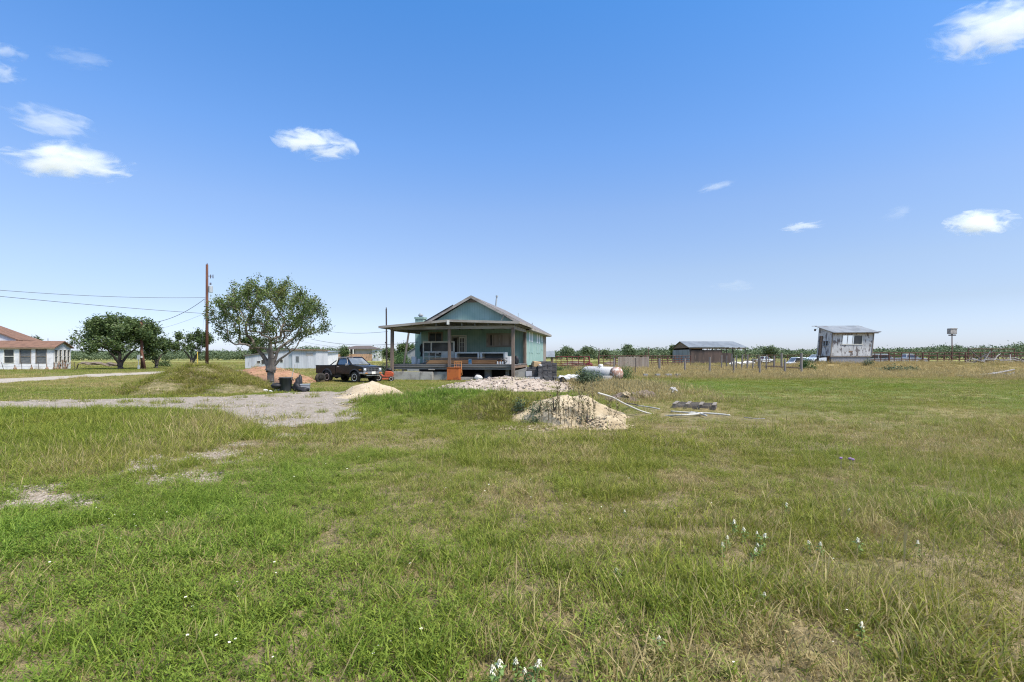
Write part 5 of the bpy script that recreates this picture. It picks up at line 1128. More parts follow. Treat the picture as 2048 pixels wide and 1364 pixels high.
# ---------------------------------------------------------------- poles and wires on the left
def at(px, py, D): return (gx(px, D), D, gz(py, D))
D = 64; x = gx(414, D); zt = gz(528, D); PT = D
t = thing('utility_pole', 'tall brown utility pole with a grey transformer left of the leafy tree', 'utility pole', (x, D, h0(x, D) - .05))
MB().tube((0, 0, 0), (0, 0, zt), .19, .14, 12).build('pole', MT['polewood'], t, smooth=True)
MB().lathe([(.02, 0), (.24, .01), (.25, .06), (.25, .78), (.21, .84), (.02, .86)], (.46, 0, gz(584, D)), 16).build('transformer', MT['steel'], t)
MB().bar((.1, 0, gz(580, D)), (.3, 0, gz(580, D)), .1, .08).bar((.1, 0, gz(573, D)), (.3, 0, gz(573, D)), .1, .08).build('transformer_bracket', MT['insul'], t)
for (dx, zpx) in ((.5, 569), (.38, 569)): MB().lathe([(.03, 0), (.06, .04), (.03, .08), (.06, .12), (.02, .34)], (dx, 0, gz(zpx, D)), 8).build('bushing', MT['insul'], t)
MB().bar((0, 0, gz(551, D)), (.75, 0, gz(551, D)), .05, .06).build('crossarm', MT['insul'], t)
for dx in (.45, .75): MB().lathe([(.03, -.3), (.07, -.2), (.03, -.1), (.07, 0), (.03, .06), (.06, .12), (.02, .2)], (dx, 0, gz(551, D)), 8).build('insulator', MT['insul'], t)
MB().lathe([(.04, 0), (.07, .06), (.04, .12), (.03, .2)], (.02, 0, zt), 8).build('top_insulator', MT['insul'], t)
for zp in (595, 599, 605, 627): MB().tube((0, 0, gz(zp, D)), (-.32, 0, gz(zp, D) + .02), .03, .03, 6).build('wire_hook', MT['insul'], t)
def wire(name, label, a, b, sag, r=.02, n=18, group=None):
    a = Vector(a); b = Vector(b); m = MB(); pts = [tuple((b - a) * (i / n) - Vector((0, 0, sag * 4 * (i / n) * (1 - i / n)))) for i in range(n + 1)]
    o = m.path(pts, r, 5).build(name, MT['wire'], None, a); tag(o, label, 'cable', group); return o
wire('power_line', 'upper of the two long cables running off to the left from the tall pole', at(409, 595, PT), at(-330, 548, 40), .6, .022, 26)
wire('power_line', 'lower of the two long cables running off to the left from the tall pole', at(409, 627, PT), at(-330, 558, 40), .2, .025, 26)
wire('service_drop', 'sagging cable from the tall pole down to the short double pole', at(409, 598, PT), at(284, 647, 66), .75, .03)
wire('guy_wire', 'faint thin cable under the sagging cable left of the tall pole', at(411, 626, PT), at(286, 664, 72), .3, .012)
wire('guy_wire', 'faint guy wire slanting down just left of the tall pole', at(410, 600, PT), at(402, 712, 58), 0, .009, 4)
wire('power_line', 'upper distant cable between the leafy tree and the thin steel pole', at(640, 660, 60), at(776, 663, 44), .25, .014)
wire('power_line', 'distant cable sagging from the leafy tree past the thin steel pole to the chimney', at(622, 678, 60), at(836, 684, 42), .45, .018)
wire('power_line', 'lowest distant cable over the roof of the long white shed', at(600, 682, 62), at(776, 697, 46), .3, .010)
D = 66; x = gx(284.5, D); t = thing('service_pole', 'short brown double pole with a meter box in front of the broad tree', 'service pole', (x, D, h0(x, D) - .05))
MB().tube((0, 0, 0), (-.14, 0, gz(643, D)), .19, .15, 10).build('pole', MT['polewood'], t, smooth=True)
MB().tube((.42, -.1, 0), (-.02, -.1, gz(700, D)), .17, .14, 10).build('brace_pole', MT['polewood'], t, smooth=True)
MB().tube((-.14, 0, gz(645, D)), (.02, -.05, gz(641, D)), .12, .12, 8).build('weatherhead', MT['insul'], t)
MB().b2(-.42, -.2, -.26, -.12, .0, .55).tube((-.3, -.2, .5), (-.32, -.2, 1.3), .03, .03, 6).b2(-.46, -.16, -.3, -.14, 1.3, 1.9).build('meter_box', MT['steel'], t)
MB().b2(.02, .2, -.3, -.2, 1.5, 1.75).build('notice_plate', MT['whitepaint'], t)
D = 63; x = gx(395, D); t = thing('yellow_pipe_post', 'slim yellow pipe post with a level grey arm beside the tall pole', 'post', (x, D, h0(x, D)))
MB().tube((0, 0, 0), (0, 0, gz(703, D)), .05, .05, 8).build('post', MT['yellow'], t); MB().tube((-.03, 0, gz(702, D)), (1.0, 0, gz(701.5, D)), .025, .025, 6).build('arm', MT['steel'], t)
D = 43; x = gx(773.5, D); t = thing('steel_pole', 'thin dark steel pole standing just left of the porch', 'pole', (x, D, h0(x, D) - .05))
MB().tube((0, 0, 0), (-.04, 0, gz(617, D)), .075, .06, 8).build('pole', MT['darkpole'], t); MB().tube((-.04, 0, gz(617, D)), (-.04, 0, gz(614, D)), .04, .04, 6).b2(-.14, -.06, -.05, .05, gz(686, D), gz(683, D)).build('fitting', MT['insul'], t)
# ---------------------------------------------------------------- white farmhouse at the left edge
fa = R(16); FX, FY = gx(107, 66), 66.0; fz = h0(FX, FY)
fh = thing('farmhouse', 'white farmhouse with brown shingle roof and low windowed sunroom at the left edge', 'house', (FX, FY, fz - .05), fa)
def fp(px, py, y=0):
    c, s = math.cos(fa), math.sin(fa); k = (px - CXP) / FPX; u = (k * (FY + c * y) - FX + s * y) / (c - k * s); return u, gz(py, FY + s * u + c * y) - fz + .05
zE = fp(60, 694)[1]; L = -12.5; dp = 4.0; zR = zE + .75
ws = [[fp(a, 0)[0], fp(b, 0)[0], fp(a, 727)[1], fp(a, 698)[1]] for a, b in ((7, 29), (39, 62.5), (71, 93.5), (-24, -4), (-56, -34))]
MB().wall(L, 0, 0, zE, 0, .14, ws).build('front_wall', MT['housewhite'], fh)
es = [[dp * a, dp * b, fp(110, 726)[1], fp(110, 699)[1]] for a, b in ((.06, .25), (.31, .48), (.56, .73), (.78, .95))]
m = MB().wall(.14, dp, 0, zE, -.14, .14, es, axis='y'); m.add([(-.14, 0, zE), (-.14, dp, zE), (-.14, dp / 2, zR), (0, 0, zE), (0, dp, zE), (0, dp / 2, zR)], [(0, 2, 1), (3, 4, 5), (0, 1, 4, 3), (1, 2, 5, 4), (2, 0, 3, 5)]); m.build('gable_wall', MT['housewhite'], fh)
MB().b2(L, -.14, dp - .14, dp, 0, zE).b2(L, L + .14, .14, dp - .14, 0, zE).b2(L + .2, -.2, .2, dp - .2, .02, .06).build('back_wall', MT['housewhite'], fh)
MB().b2(L + .2, -.2, 1.6, 1.7, .06, zE - .1).build('inner_wall', MT['screen'], fh)
for i, r in enumerate(ws):
    a, b, c, e = r; m = MB(); m.b2(a, a + .07, -.03, .05, c, e).b2(b - .07, b, -.03, .05, c, e).b2(a + .07, b - .07, -.03, .05, e - .07, e).b2(a + .07, b - .07, -.03, .05, c, c + .07).b2(a + .07, b - .07, -.02, .05, (c + e) / 2 - .03, (c + e) / 2 + .03); w = m.build('window', MT['greywood'] if i else MT['whitepaint'], fh)
    MB().b2(a + .07, b - .07, .06, .075, c + .07, e - .07).build('pane', MT['screen'] if i else MT['glass'], w)
    if i in (1, 2):
        m = MB(); [m.b2(a + .08, b - .08, .052, .058, z, z + .07) for z in np.arange(c + .15, e - .15, .17)]; m.build('blind', MT['screen'], w)
for i, r in enumerate(es):
    a, b, c, e = r; m = MB(); m.b2(-.05, .03, a, a + .05, c, e).b2(-.05, .03, b - .05, b, c, e).b2(-.05, .03, a + .05, b - .05, e - .05, e).b2(-.05, .03, a + .05, b - .05, c, c + .05).b2(-.05, .02, a + .05, b - .05, (c + e) / 2 - .02, (c + e) / 2 + .02); w = m.build('window', MT['whitepaint'], fh)
    MB().b2(-.07, -.06, a + .05, b - .05, c + .05, e - .05).build('pane', MT['glass'] if i else MT['screen'], w)
o = .3
MB().slab([(L, -o, zE - .02), (o, -o, zE - .02), (o, dp / 2, zR + .1), (L, dp / 2, zR + .1)], .12).build('sunroom_roof', MT['brownroof'], fh); MB().slab([(o, dp + o, zE - .02), (L, dp + o, zE - .02), (L, dp / 2, zR + .1), (o, dp / 2, zR + .1)], .12).build('sunroom_roof', MT['brownroof'], fh)
MB().b2(L, o, -o - .03, -o, zE - .2, zE - .03).build('gutter', MT['oldplank'], fh)
hx = fp(64, 700, 5)[0]
zm0 = zR - .1; M0 = (hx, 4.2, zm0); q = fp(0, 650, 6.0); apex = (q[0] - 3.5, 6.6, q[1] + 1.3)
MB().slab([(L - 8, 4.0, zm0), (hx, 4.0, zm0), apex, (L - 8, 6.6, apex[2])], .15).slab([(hx, 4.0, zm0), (hx, 9.2, zm0), apex], .15).build('main_roof', MT['brownroof'], fh)
MB().b2(L - 8, hx - .5, 4.5, 8.8, 0, zm0 + .05).build('main_wall', MT['housewhite'], fh)
q0, q1 = fp(32, 679, 3.7), fp(0, 667, 3.7); gm = q1[0] - (q0[0] - q1[0]) * .6; zz_ = q1[1] + (q1[1] - q0[1]) * .6
MB().prism([(2 * gm - q0[0], q0[1] - .7), (q0[0], q0[1] - .7), (q0[0], q0[1]), (gm, zz_), (2 * gm - q0[0], q0[1])], 3.7, 6.5).build('front_gable', MT['housewhite'], fh)
MB().slab([(gm, 3.4, zz_ + .12), (gm, 8, zz_ + .12), (q0[0] + .5, 8, q0[1] - .06), (q0[0] + .5, 3.4, q0[1] - .06)][::-1], .1).slab([(gm, 3.4, zz_ + .12), (gm, 8, zz_ + .12), (2 * gm - q0[0] - .5, 8, q0[1] - .06), (2 * gm - q0[0] - .5, 3.4, q0[1] - .06)], .1).build('gable_roof', MT['brownroof'], fh)
MB().tube((fp(96, 684, 3)[0], 3, zR - .1), (fp(96, 684, 3)[0], 3, zR + .45), .05, .05, 6).build('vent_pipe', MT['steel'], fh)
# bits along the farmhouse wall
rn = random.Random(4)
for k, px in enumerate((30, 63, 94, 108, 115)):
    x, D = gx(px, 64.6), 64.6; m = MB().tube((0, 0, 0), (rn.uniform(-.05, .05), 0, rn.uniform(.6, 1.0)), .06, .05, 6).blob((0, 0, .15), (.16, .14, .2), k, .2); o = m.build('garden_stake', MT['oldplank'], None, (x, D, h0(x, D) - .03)); tag(o, 'dark stake in the grass along the farmhouse wall', 'stake', 'stakes along the farmhouse wall')
x, D = gx(134, 67), 67; t = thing('junk_pile', 'brown pile of old boards at the right corner of the farmhouse', 'junk pile', (x, D, h0(x, D)))
for k in range(12): a = rn.uniform(-1.2, 1.2); MB().bar((a, rn.uniform(-.4, .4), 0), (a + rn.uniform(-.5, .5), rn.uniform(-.3, .3), rn.uniform(.6, 1.25)), .12, .05).build('board', MT['oldplank'], t)
t = thing('wire_fence', 'low wire fence on thin leaning stakes in front of the farmhouse', 'fence', (gx(70, 60), 60, h0(gx(70, 60), 60)))
xs = [gx(p, 60) - gx(70, 60) for p in (-40, 8, 44, 78, 108, 150)]
for k, xx in enumerate(xs): MB().tube((xx, 0, -.1), (xx - (.3 if k == 1 else .05), 0, .95), .03, .025, 6).build('stake', MT['darkpole'], t)
for z in (.45, .85): MB().path([(xx - .05, 0, z) for xx in xs], .007, 4).build('strand', MT['wire'], t)
# low brown brush and stones far behind
for k, (px, D, s) in enumerate(((225, 85, 1.3), (190, 100, 1.6), (170, 105, 1.2))):
    x = gx(px, D); o = MB().blob((0, 0, .2), (s, s * .6, .38), 30 + k, .4, flat=-.2).build('brush_pile', MT['brush'], None, (x, D, h0(x, D))); tag(o, 'low brown brush pile in the far field left of the short double pole, %s one' % ('nearest', 'middle', 'farthest')[k], 'brush pile', 'brush piles in the far field')
# ---------------------------------------------------------------- long white shed, garage, tan house
D = 70; sx0 = gx(490, D); t = thing('long_shed', 'long worn white shed with a taller right half behind the leafy tree', 'shed', (sx0, D, h0(sx0, D) - .05), R(3))
w1 = gx(583, D) - sx0; w2 = gx(631, D) - sx0; zl, zr_, z2 = 1.78, 2.72, 2.55
MB().prism([(0, 0), (w1, 0), (w1, zr_), (0, zl)], 0, 5).build('low_wall', MT['shedwhite'], t)
MB().prism([(-.15, zl - .02), (w1 + .02, zr_ - .02 + .02), (w1 + .02, zr_ + .09), (-.15, zl + .07)], -.18, 5.2).build('low_roof', MT['roofgrey'], t)
MB().b2(w1 + .0, w2, -.12, 4.9, 0, z2).build('tall_wall', MT['shedwhite'], t)
MB().b2(w1 - .1, w2 + .2, -.42, 5.2, z2, z2 + .13).build('tall_roof', MT['oldplank'], t)
def spx(px): return gx(px, D) - sx0
for a, b, y0, y1 in ((514, 520, 725, 721), (522.5, 530, 727, 719), (559, 564, 724, 718)):
    w = MB().b2(spx(a) - .05, spx(b) + .05, -.03, .05, gz(y0, D) - .05, gz(y1, D) + .05).build('window', MT['whitepaint'], t); MB().b2(spx(a), spx(b), -.045, -.032, gz(y0, D), gz(y1, D)).build('pane', MT['darkin'], w)
w = MB().b2(spx(590), spx(597), -.15, -.1, gz(724, D), gz(711, D)).build('window', MT['steel'], t); MB().b2(spx(590) + .06, spx(597) - .06, -.165, -.152, gz(723, D), gz(712, D)).build('pane', MT['screen'], w)
for a, b in ((571, 575), (576, 583)): MB().b2(spx(a), spx(b) - .03, -.025, .02, .1, 2.0).build('door', MT['steel'] if a == 576 else MT['shedwhite'], t)
MB().b2(spx(614), spx(619), -.14, -.1, .1, 1.8).build('door', MT['shedwhite'], t)
MB().b2(spx(610), spx(624), -.135, -.1, gz(711, D), gz(705, D)).build('board_patch', MT['stucco'], t)
D = 84; x = gx(631, D); t = thing('garage', 'small pale garage with a brown door right of the long white shed', 'garage', (x, D, h0(x, D)))
gw = gx(655.5, D) - x; gd_ = (gx(634, D) - x, gx(653, D) - x)
MB().wall(0, gw, 0, 2.35, 0, .15, [(gd_[0], gd_[1], 0, 1.75)]).b2(0, .12, .15, 5, 0, 2.35).b2(gw - .12, gw, .15, 5, 0, 2.35).build('wall', MT['housewhite'], t); MB().b2(gd_[0] + .01, gd_[1] - .01, .08, .12, 0, 1.74).build('door', MT['garage'], t)
MB().slab([(-.3, -.4, 2.42), (gw + .3, -.4, 2.36), (gw + .3, 5.2, 2.62), (-.3, 5.2, 2.68)], .07).b2(-.3, gw + .3, -.43, -.4, 2.24, 2.40).build('roof', MT['zinc'], t)
D = 190; x = gx(668, D); t = thing('tan_house', 'two-storey tan brick house with a hipped brown roof beyond the pickup', 'house', (x, D, 0))
def tp(px): return gx(px, D) - x
zz3, zz2_ = gz(698.5, D), gz(708, D)
MB().b2(tp(676), tp(744), 0, 9, 0, zz2_).build('lower_wall', MT['tanbrick'], t)
MB().b2(tp(676), tp(744), .3, 9, zz2_, zz3).build('upper_wall', MT['stucco'], t)
MB().b2(tp(744), tp(752.5), .15, 9, 0, zz3).build('side_bay', MT['housewhite'], t)
MB().b2(tp(667), tp(676), .6, 8, 0, gz(711, D)).build('left_wing', MT['stucco'], t)
a, b, zr3 = tp(674.5), tp(755), gz(691, D); MB().add([(a, -.6, zz3), (b, -.6, zz3), (b, 9.6, zz3), (a, 9.6, zz3), (tp(704), 4.5, zr3), (tp(735), 4.5, zr3)], [(0, 1, 5, 4), (1, 2, 5), (2, 3, 4, 5), (3, 0, 4), (3, 2, 1, 0)]).build('roof', MT['darkroof'], t)
MB().slab([(tp(665.5), .2, gz(711, D)), (tp(676), .2, gz(711, D)), (tp(679), 4, gz(701, D)), (tp(674), 4, gz(702, D))], .1).build('wing_roof', MT['darkroof'], t)
for px in (700, 707): MB().b2(tp(px), tp(px + 1.6), -1.0, -.7, zz2_, zz3).build('balcony_post', MT['whitepaint'], t)
MB().b2(tp(694), tp(708), -.02, .32, zz2_ + .1, zz3 - .1).build('balcony_opening', MT['darkin'], t)
for px in (748,): MB().b2(tp(px), tp(px + 2), .1, .2, 1.2, 2.2).build('window', MT['glass'], t)
D = 58; x = gx(827, D); t = thing('grey_shed', 'grey gabled shed glimpsed behind the left corner of the teal house', 'shed', (x, D, 0))
MB().prism([(-.7, 0), (1.4, 0), (1.4, 2.1), (.35, 2.75), (-.7, 2.1)], 0, 3).build('wall', MT['greysheet'], t); MB().slab([(.35, -.15, 2.8), (.35, 3.1, 2.8), (-.85, 3.1, 2.05), (-.85, -.15, 2.05)], .05).slab([(1.55, -.15, 2.05), (1.55, 3.1, 2.05), (.35, 3.1, 2.8), (.35, -.15, 2.8)], .05).build('roof', MT['zinc'], t)
# ---------------------------------------------------------------- junk under the leafy tree
D = 24.3; x = gx(571.5, D); t = thing('trash_bin', 'round charcoal plastic bin standing beside the leafy tree trunk', 'bin', (x, D, h0(x, D) - .02))
MB().lathe([(.235, 0), (.245, .02), (.285, .64), (.31, .645), (.315, .69), (.285, .695), (.275, .62), (.23, .05), (.02, .05)], (0, 0, 0), 26).build('body', MT['bin'], t, smooth=True)
m = MB(); [m.lathe([(.255 + .028 * k, .18 * k + .1), (.262 + .028 * k, .11 + .18 * k), (.262 + .028 * k, .13 + .18 * k), (.257 + .028 * k, .14 + .18 * k)], (0, 0, 0), 26) for k in (0, 1)]
for s in (-1, 1): MB().b2(s * .29, s * .35, -.06, .06, .56, .60).build('handle', MT['bin'], t)
a = at(578, 757, D); b = at(590, 728, D - .1); o = MB().tube((0, 0, -.45), (b[0] - a[0], b[1] - a[1], b[2] - a[2]), .018, .016, 8).build('white_stick', MT['pvc'], None, a); tag(o, 'thin white stick leaning out of the charcoal bin', 'stick')
D = 24.2; x = gx(554, D); t = thing('charcoal_grill', 'low dark grill on its side between the tree trunk and the bin', 'grill', (x, D, h0(x, D)))
MB().lathe([(.05, 0), (.22, .06), (.28, .16), (.28, .19), (.2, .27), (.03, .30)], (0, 0, .12), 18).build('bowl', MT['black'], t, smooth=True)
for a in (.5, 2.6, 4.7): MB().tube((.12 * math.cos(a), .12 * math.sin(a), .16), (.24 * math.cos(a), .24 * math.sin(a), 0), .012, .012, 6).build('leg', MT['chrome'], t)
for k, (px, D, r, m, lab) in enumerate(((594, 24.4, (.25, .2, .22), 'black', 'plump black rubbish bag right of the charcoal bin'), (606, 24.0, (.30, .2, .12), 'black', 'flat dark blue-black bag in front of the grey crate'), (597.5, 24.6, (.16, .14, .40), 'black', 'tall upright black bag at the back of the junk by the bin'), (531, 24.2, (.14, .1, .07), 'whitebag', 'crumpled white bag in the grass left of the tree trunk'), (541.5, 24.0, (.09, .08, .05), 'whitebag', 'small white scrap beside the crumpled white bag'), (561, 24.6, (.12, .1, .15), 'whitebag', 'pale bundle wedged between the grill and the bin'))):
    x = gx(px, D); o = MB().blob((0, 0, r[2] * .8), r, 60 + k, .3, flat=-r[2] * .8).build('rubbish_bag', MT[m], None, (x, D, h0(x, D) - .01), True); tag(o, lab, 'bag')
D = 24.5; x = gx(610.5, D); t = thing('grey_crate', 'pale grey plastic crate at the right end of the junk by the bin', 'crate', (x, D, h0(x, D) - .01), R(15)); m = MB(); m.b2(-.2, .2, -.15, .15, 0, .02)
for s in (-1, 1): m.b2(s * .18, s * .2, -.15, .15, .02, .34); m.b2(-.18, .18, s * .13, s * .15, .02, .34)
m.build('body', MT['block'], t); MB().b2(-.22, .22, -.17, .17, .32, .35).build('rim', MT['steel'], t)
D = 24.6; x = gx(557, D); o = MB().b2(-.22, .22, -.15, .15, 0, .34).build('green_tub', MT['bluebag'], None, (x + .12, D + .15, h0(x, D)), bevel=.03); tag(o, 'grey-green tub behind the dark grill', 'tub')
# ---------------------------------------------------------------- tank, tarp stack, pallet, pipes
D = 36.0; xa, xb = gx(1174, D + 1.0), gx(1236, D - 1.2); t = thing('propane_tank', 'chalky white propane tank with a rusty near end lying in the weeds', 'tank', ((xa + xb) / 2, D, h0(0, D) - .12), R(-58))
r = .46; L = 1.9; n = 18; prof = [(.02, -L)] + [(r * math.sin(a), -L + r * .8 * (1 - math.cos(a))) for a in np.linspace(.25, math.pi / 2, 6)] + [(r * 1.01, 0)] + [(r * math.sin(a), L - r * .8 * (1 - math.cos(a))) for a in np.linspace(math.pi / 2, .25, 6)] + [(.02, L)]
k = 10
MB().lathe([p for p in prof if p[1] < L - .62] + [(r * 1.005, L - .62)], (0, 0, r + .12), 26, 'x').build('shell', MT['tank'], t, smooth=True)
MB().lathe([(r * 1.006, L - .62)] + [p for p in prof if p[1] > L - .62], (0, 0, r + .12), 26, 'x').build('rusty_end', MT['tankrust'], t, smooth=True)
MB().lathe([(.17, 0), (.17, .1), (.14, .17), (.02, .2)], (-.1, 0, 2 * r + .10), 14).build('valve_dome', MT['whitepaint'], t, smooth=True)
for s in (-1, 1): MB().b2(s * 1.1 - .08, s * 1.1 + .08, -.3, .3, -.1, .2).build('saddle', MT['concrete'], t)
D = 33.0; x = gx(1214, D); o = MB().box((0, 0, .25), (.62, .35, .42), (0, 0, .1)).build('concrete_block', MT['concrete'], None, (x, D, h0(x, D) - .05), bevel=.02); tag(o, 'pale concrete block in the tall weeds in front of the tank', 'block')
D = 28.2; x = gx(1139, D); t = thing('tarped_stack', 'dark block stack under a pale tarp beside the pebble pile', 'stack', (x, D, h0(x, D)), R(-8))
m = MB(); rn = random.Random(2)
for i in range(3):
    for j in range(2):
        for q in range(4): m.box((-.36 + i * .36 + rn.uniform(-.02, .02), -.2 + j * .4, .07 + q * .135), (.345, .39, .125), (0, 0, rn.uniform(-.04, .04)))
m.build('pavers', MT['paver'], t)
m = MB(); N_ = 13
for j in range(N_):
    for i in range(N_):
        u, v = i / (N_ - 1) * 2 - 1, j / (N_ - 1) * 2 - 1; e = max(abs(u), abs(v)); m.v.append((u * .62, v * .50, .57 + .05 * math.sin(3.1 * u + 2 * v) + .03 * math.sin(9 * u - 5 * v) - (.12 + .08 * math.sin(8 * u + 3 * v)) * max(0, e - .86) / .14))
m.f = [(j * N_ + i, j * N_ + i + 1, (j + 1) * N_ + i + 1, (j + 1) * N_ + i) for j in range(N_ - 1) for i in range(N_ - 1)]
o = m.build('tarp', MT['tarp'], t, smooth=True); s = o.modifiers.new('thick', 'SOLIDIFY'); s.thickness = .015
D = 16.4; x = gx(1390, D); t = thing('pallet', 'weathered grey wooden pallet lying alone on the grass', 'pallet', (x, D, h0(x, D) + .02), R(-24)); t.scale = (1.06,) * 3
for k in range(7): MB().b2(-.60 + k * .184, -.60 + k * .184 + .10, -.5, .5, .115, .135).build('deck_board', MT['pallet'], t) if k in (0, 2, 4, 6) else None
for k in (-1, 0, 1): MB().b2(-.60, .604, k * .46 - .022, k * .46 + .022, .02, .113).build('stringer', MT['pallet'], t)
for k in (-1, 0, 1): MB().b2(-.6 + (k + 1) * .552, -.5 + (k + 1) * .552, -.5, .5, 0, .018).build('bottom_board', MT['pallet'], t)
def groundpipe(label, pix, r=.022, m='pvc', name='white_pipe', dz=None, group=None):
    pts = []
    for q in pix:
        Dq = q[2] if len(q) > 2 else gd(q[1]); xx = gx(q[0], Dq); zz_ = gz(q[1], Dq) if len(q) > 2 else ht0(xx, Dq) + r + .045; pts.append(Vector((xx, Dq, zz_)))
    # smooth
    P = []
    for i in range(len(pts) - 1):
        p0, p1, p2, p3 = pts[max(i - 1, 0)], pts[i], pts[i + 1], pts[min(i + 2, len(pts) - 1)]
        for k in range(6): s = k / 6; P.append(.5 * ((2 * p1) + (p2 - p0) * s + (2 * p0 - 5 * p1 + 4 * p2 - p3) * s * s + (3 * p1 - p0 - 3 * p2 + p3) * s ** 3))
    P.append(pts[-1]); CLEAR.extend((p.x, p.y, .24) for p in P[::2]); o0 = P[0].copy(); o = MB().path([p - o0 for p in P], r, 7).build(name, MT[m], None, o0, True); tag(o, label, 'pipe', group); return o
groundpipe('long white pipe curving down off the caliche mound towards the pallet', [(1196, 786, 13.2), (1225, 795, 13.3), (1250, 808, 13.6), (1285, 823, 14.6), (1320, 831, 14.55), (1360, 835.5), (1392, 833.5), (1405, 831)], .025)
groundpipe('thin white pipe branching towards the curved pipe from behind', [(1276, 816.5), (1300, 820), (1319, 823.5)], .02)
groundpipe('straight white pipe lying from the crossing point off to the right', [(1342, 827.5), (1380, 830), (1420, 832.5), (1460, 836)], .022)
groundpipe('short white pipe stub crossing the others at the tangle', [(1382, 829), (1398, 832), (1413, 837)], .025)
groundpipe('white pipe running level through the tangle below the pallet', [(1377, 831.5), (1405, 830.5), (1434, 832), (1452, 834)], .016)
groundpipe('thin dry stick on the grass at the end of the white pipes', [(1488, 839), (1512, 841), (1530, 841)], .012, 'deadwood', 'dry_stick')
groundpipe('dark stick lying beside the curved white pipe', [(1252, 806, 14.6), (1268, 813.5), (1277, 816)], .02, 'darkbark', 'dark_stick')
D = 22.2; x = gx(1346, D); o = MB().blob((0, 0, .16), (.18, .15, .15), 14, .25, 16, 10, flat=-.15).build('rock', MT['rock'], None, (x, D, h0(x, D)), False); tag(o, 'pale grey boulder in the weeds above the pallet', 'rock')
for k, (px, D, r) in enumerate(((1284, 19.6, .26), (1268, 19.2, .18), (1298, 19.8, .2), (1252, 18.6, .12), (1336, 21.6, .1))):
    x = gx(px, D); o = MB().blob((0, 0, r * .6), (r * 1.2, r, r * .8), 70 + k, .3, flat=-r * .6).build('rock', MT['brush'] if k < 3 else MT['caliche'], None, (x, D, ht0(x, D) - .03)); tag(o, ('large brown clod on the brush heap', 'left brown clod on the brush heap', 'right brown clod on the brush heap', 'small cream rock left of the brush heap', 'small cream rock beside the grey boulder')[k], 'rock')
# lone pieces: timber on the grass, blocks behind it
D = 39; a = gx(1286, D); b = gx(1354, D); o = MB().bar((0, 0, .08), (b - a, -.4, .08), .12, .12).build('timber', MT['newwood'], None, (a, D, h0(a, D))); tag(o, 'long pale timber lying at the edge of the bright grass', 'timber')
for k, (px, w) in enumerate(((1291, .3), (1315, .35), (1337, .5), (1355, .35))):
    D = 39.8; x = gx(px, D); o = MB().box((0, 0, .15), (w, .3, .34), (0, 0, .1 * k)).build('grey_block', MT['block'], None, (x, D, h0(x, D)), bevel=.015); tag(o, 'grey block behind the long pale timber, %s from the left' % ('first', 'second', 'third', 'fourth')[k], 'block', 'grey blocks behind the timber')
# ---------------------------------------------------------------- wooden post fences
def post(t, px, D, pyt, r, lean=0, m='fencepost', ox=0, oy=0):
    x = gx(px, D); z = h0(x, D); MB().tube((x - ox, D - oy, z - .2), (x - ox + lean, D - oy, gz(pyt, D)), r, r * .9, 8).build('post', MT[m], t, smooth=False)
    return (x - ox, D - oy)
t = thing('post_fence', 'front row of five grey cedar posts with wire at the edge of the mown grass', 'fence', (gx(1369, 51), 50, 0)); O = t.location
pp = [post(t, px, D, py, r, l, ox=O.x, oy=O.y) for px, D, py, r, l in ((1369.5, 52, 717, .105, .02), (1419, 49, 714, .105, .04), (1467, 47.5, 716, .10, .03), (1519, 47, 716.5, .09, .05), (1570, 46, 718, .10, -.02))]
for z in (.45, .8, 1.15): MB().path([(x, y, z) for x, y in pp], .006, 4).build('strand', MT['wire'], t)
t = thing('post_fence', 'back row of pale thin cedar posts running from the barn to the booth', 'fence', (gx(1443, 66), 66, 0)); O = t.location
pp = [post(t, px, D, py, r, l, ox=O.x, oy=O.y) for px, D, py, r, l in ((1443, 66, 710, .09, .03), (1453, 68, 711, .08, .03), (1463, 66, 708.5, .1, .03), (1472.5, 64, 710, .085, .05), (1483, 62, 709, .10, .12), (1494, 61, 709, .1, .08), (1505.5, 61, 717, .09, .06), (1517, 60, 711, .1, 0), (1532.5, 59, 709.5, .1, .03), (1548, 58.5, 711.5, .1, .02), (1563.5, 56, 705.5, .12, -.03), (1602.5, 50.5, 706, .13, .02))]
for z in (.6, 1.2): MB().path([(x, y, z) for x, y in pp], .006, 4).build('strand', MT['wire'], t)
x1, y1 = pp[-4]; x2, y2 = pp[-1]; MB().bar((x1, y1, .55), (x2, y2, .5), .1, .1).build('rail', MT['oldplank'], t)
D = 50; x = gx(1440 + 119, 50); 
t = thing('plain_post', 'short leaning cedar post near the barn end of the pipe corral', 'post', (gx(1228, 60), 60, h0(0, 60))); MB().tube((0, 0, -.1), (.03, 0, 1.5), .1, .09, 8).build('post', MT['fencepost'], t)
t = thing('plain_post', 'short grey post in the straw grass right of the board panel', 'post', (gx(1319, 57), 57, h0(0, 57))); MB().tube((0, 0, -.1), (-.02, 0, 1.45), .13, .12, 8).build('post', MT['fencepost'], t)
t = thing('plain_post', 'thin dark post before the board panel beside the round bush', 'post', (gx(1270.5, 48), 48, h0(0, 48))); MB().tube((0, 0, -.1), (0, 0, 1.5), .045, .045, 6).build('post', MT['darkpole'], t)
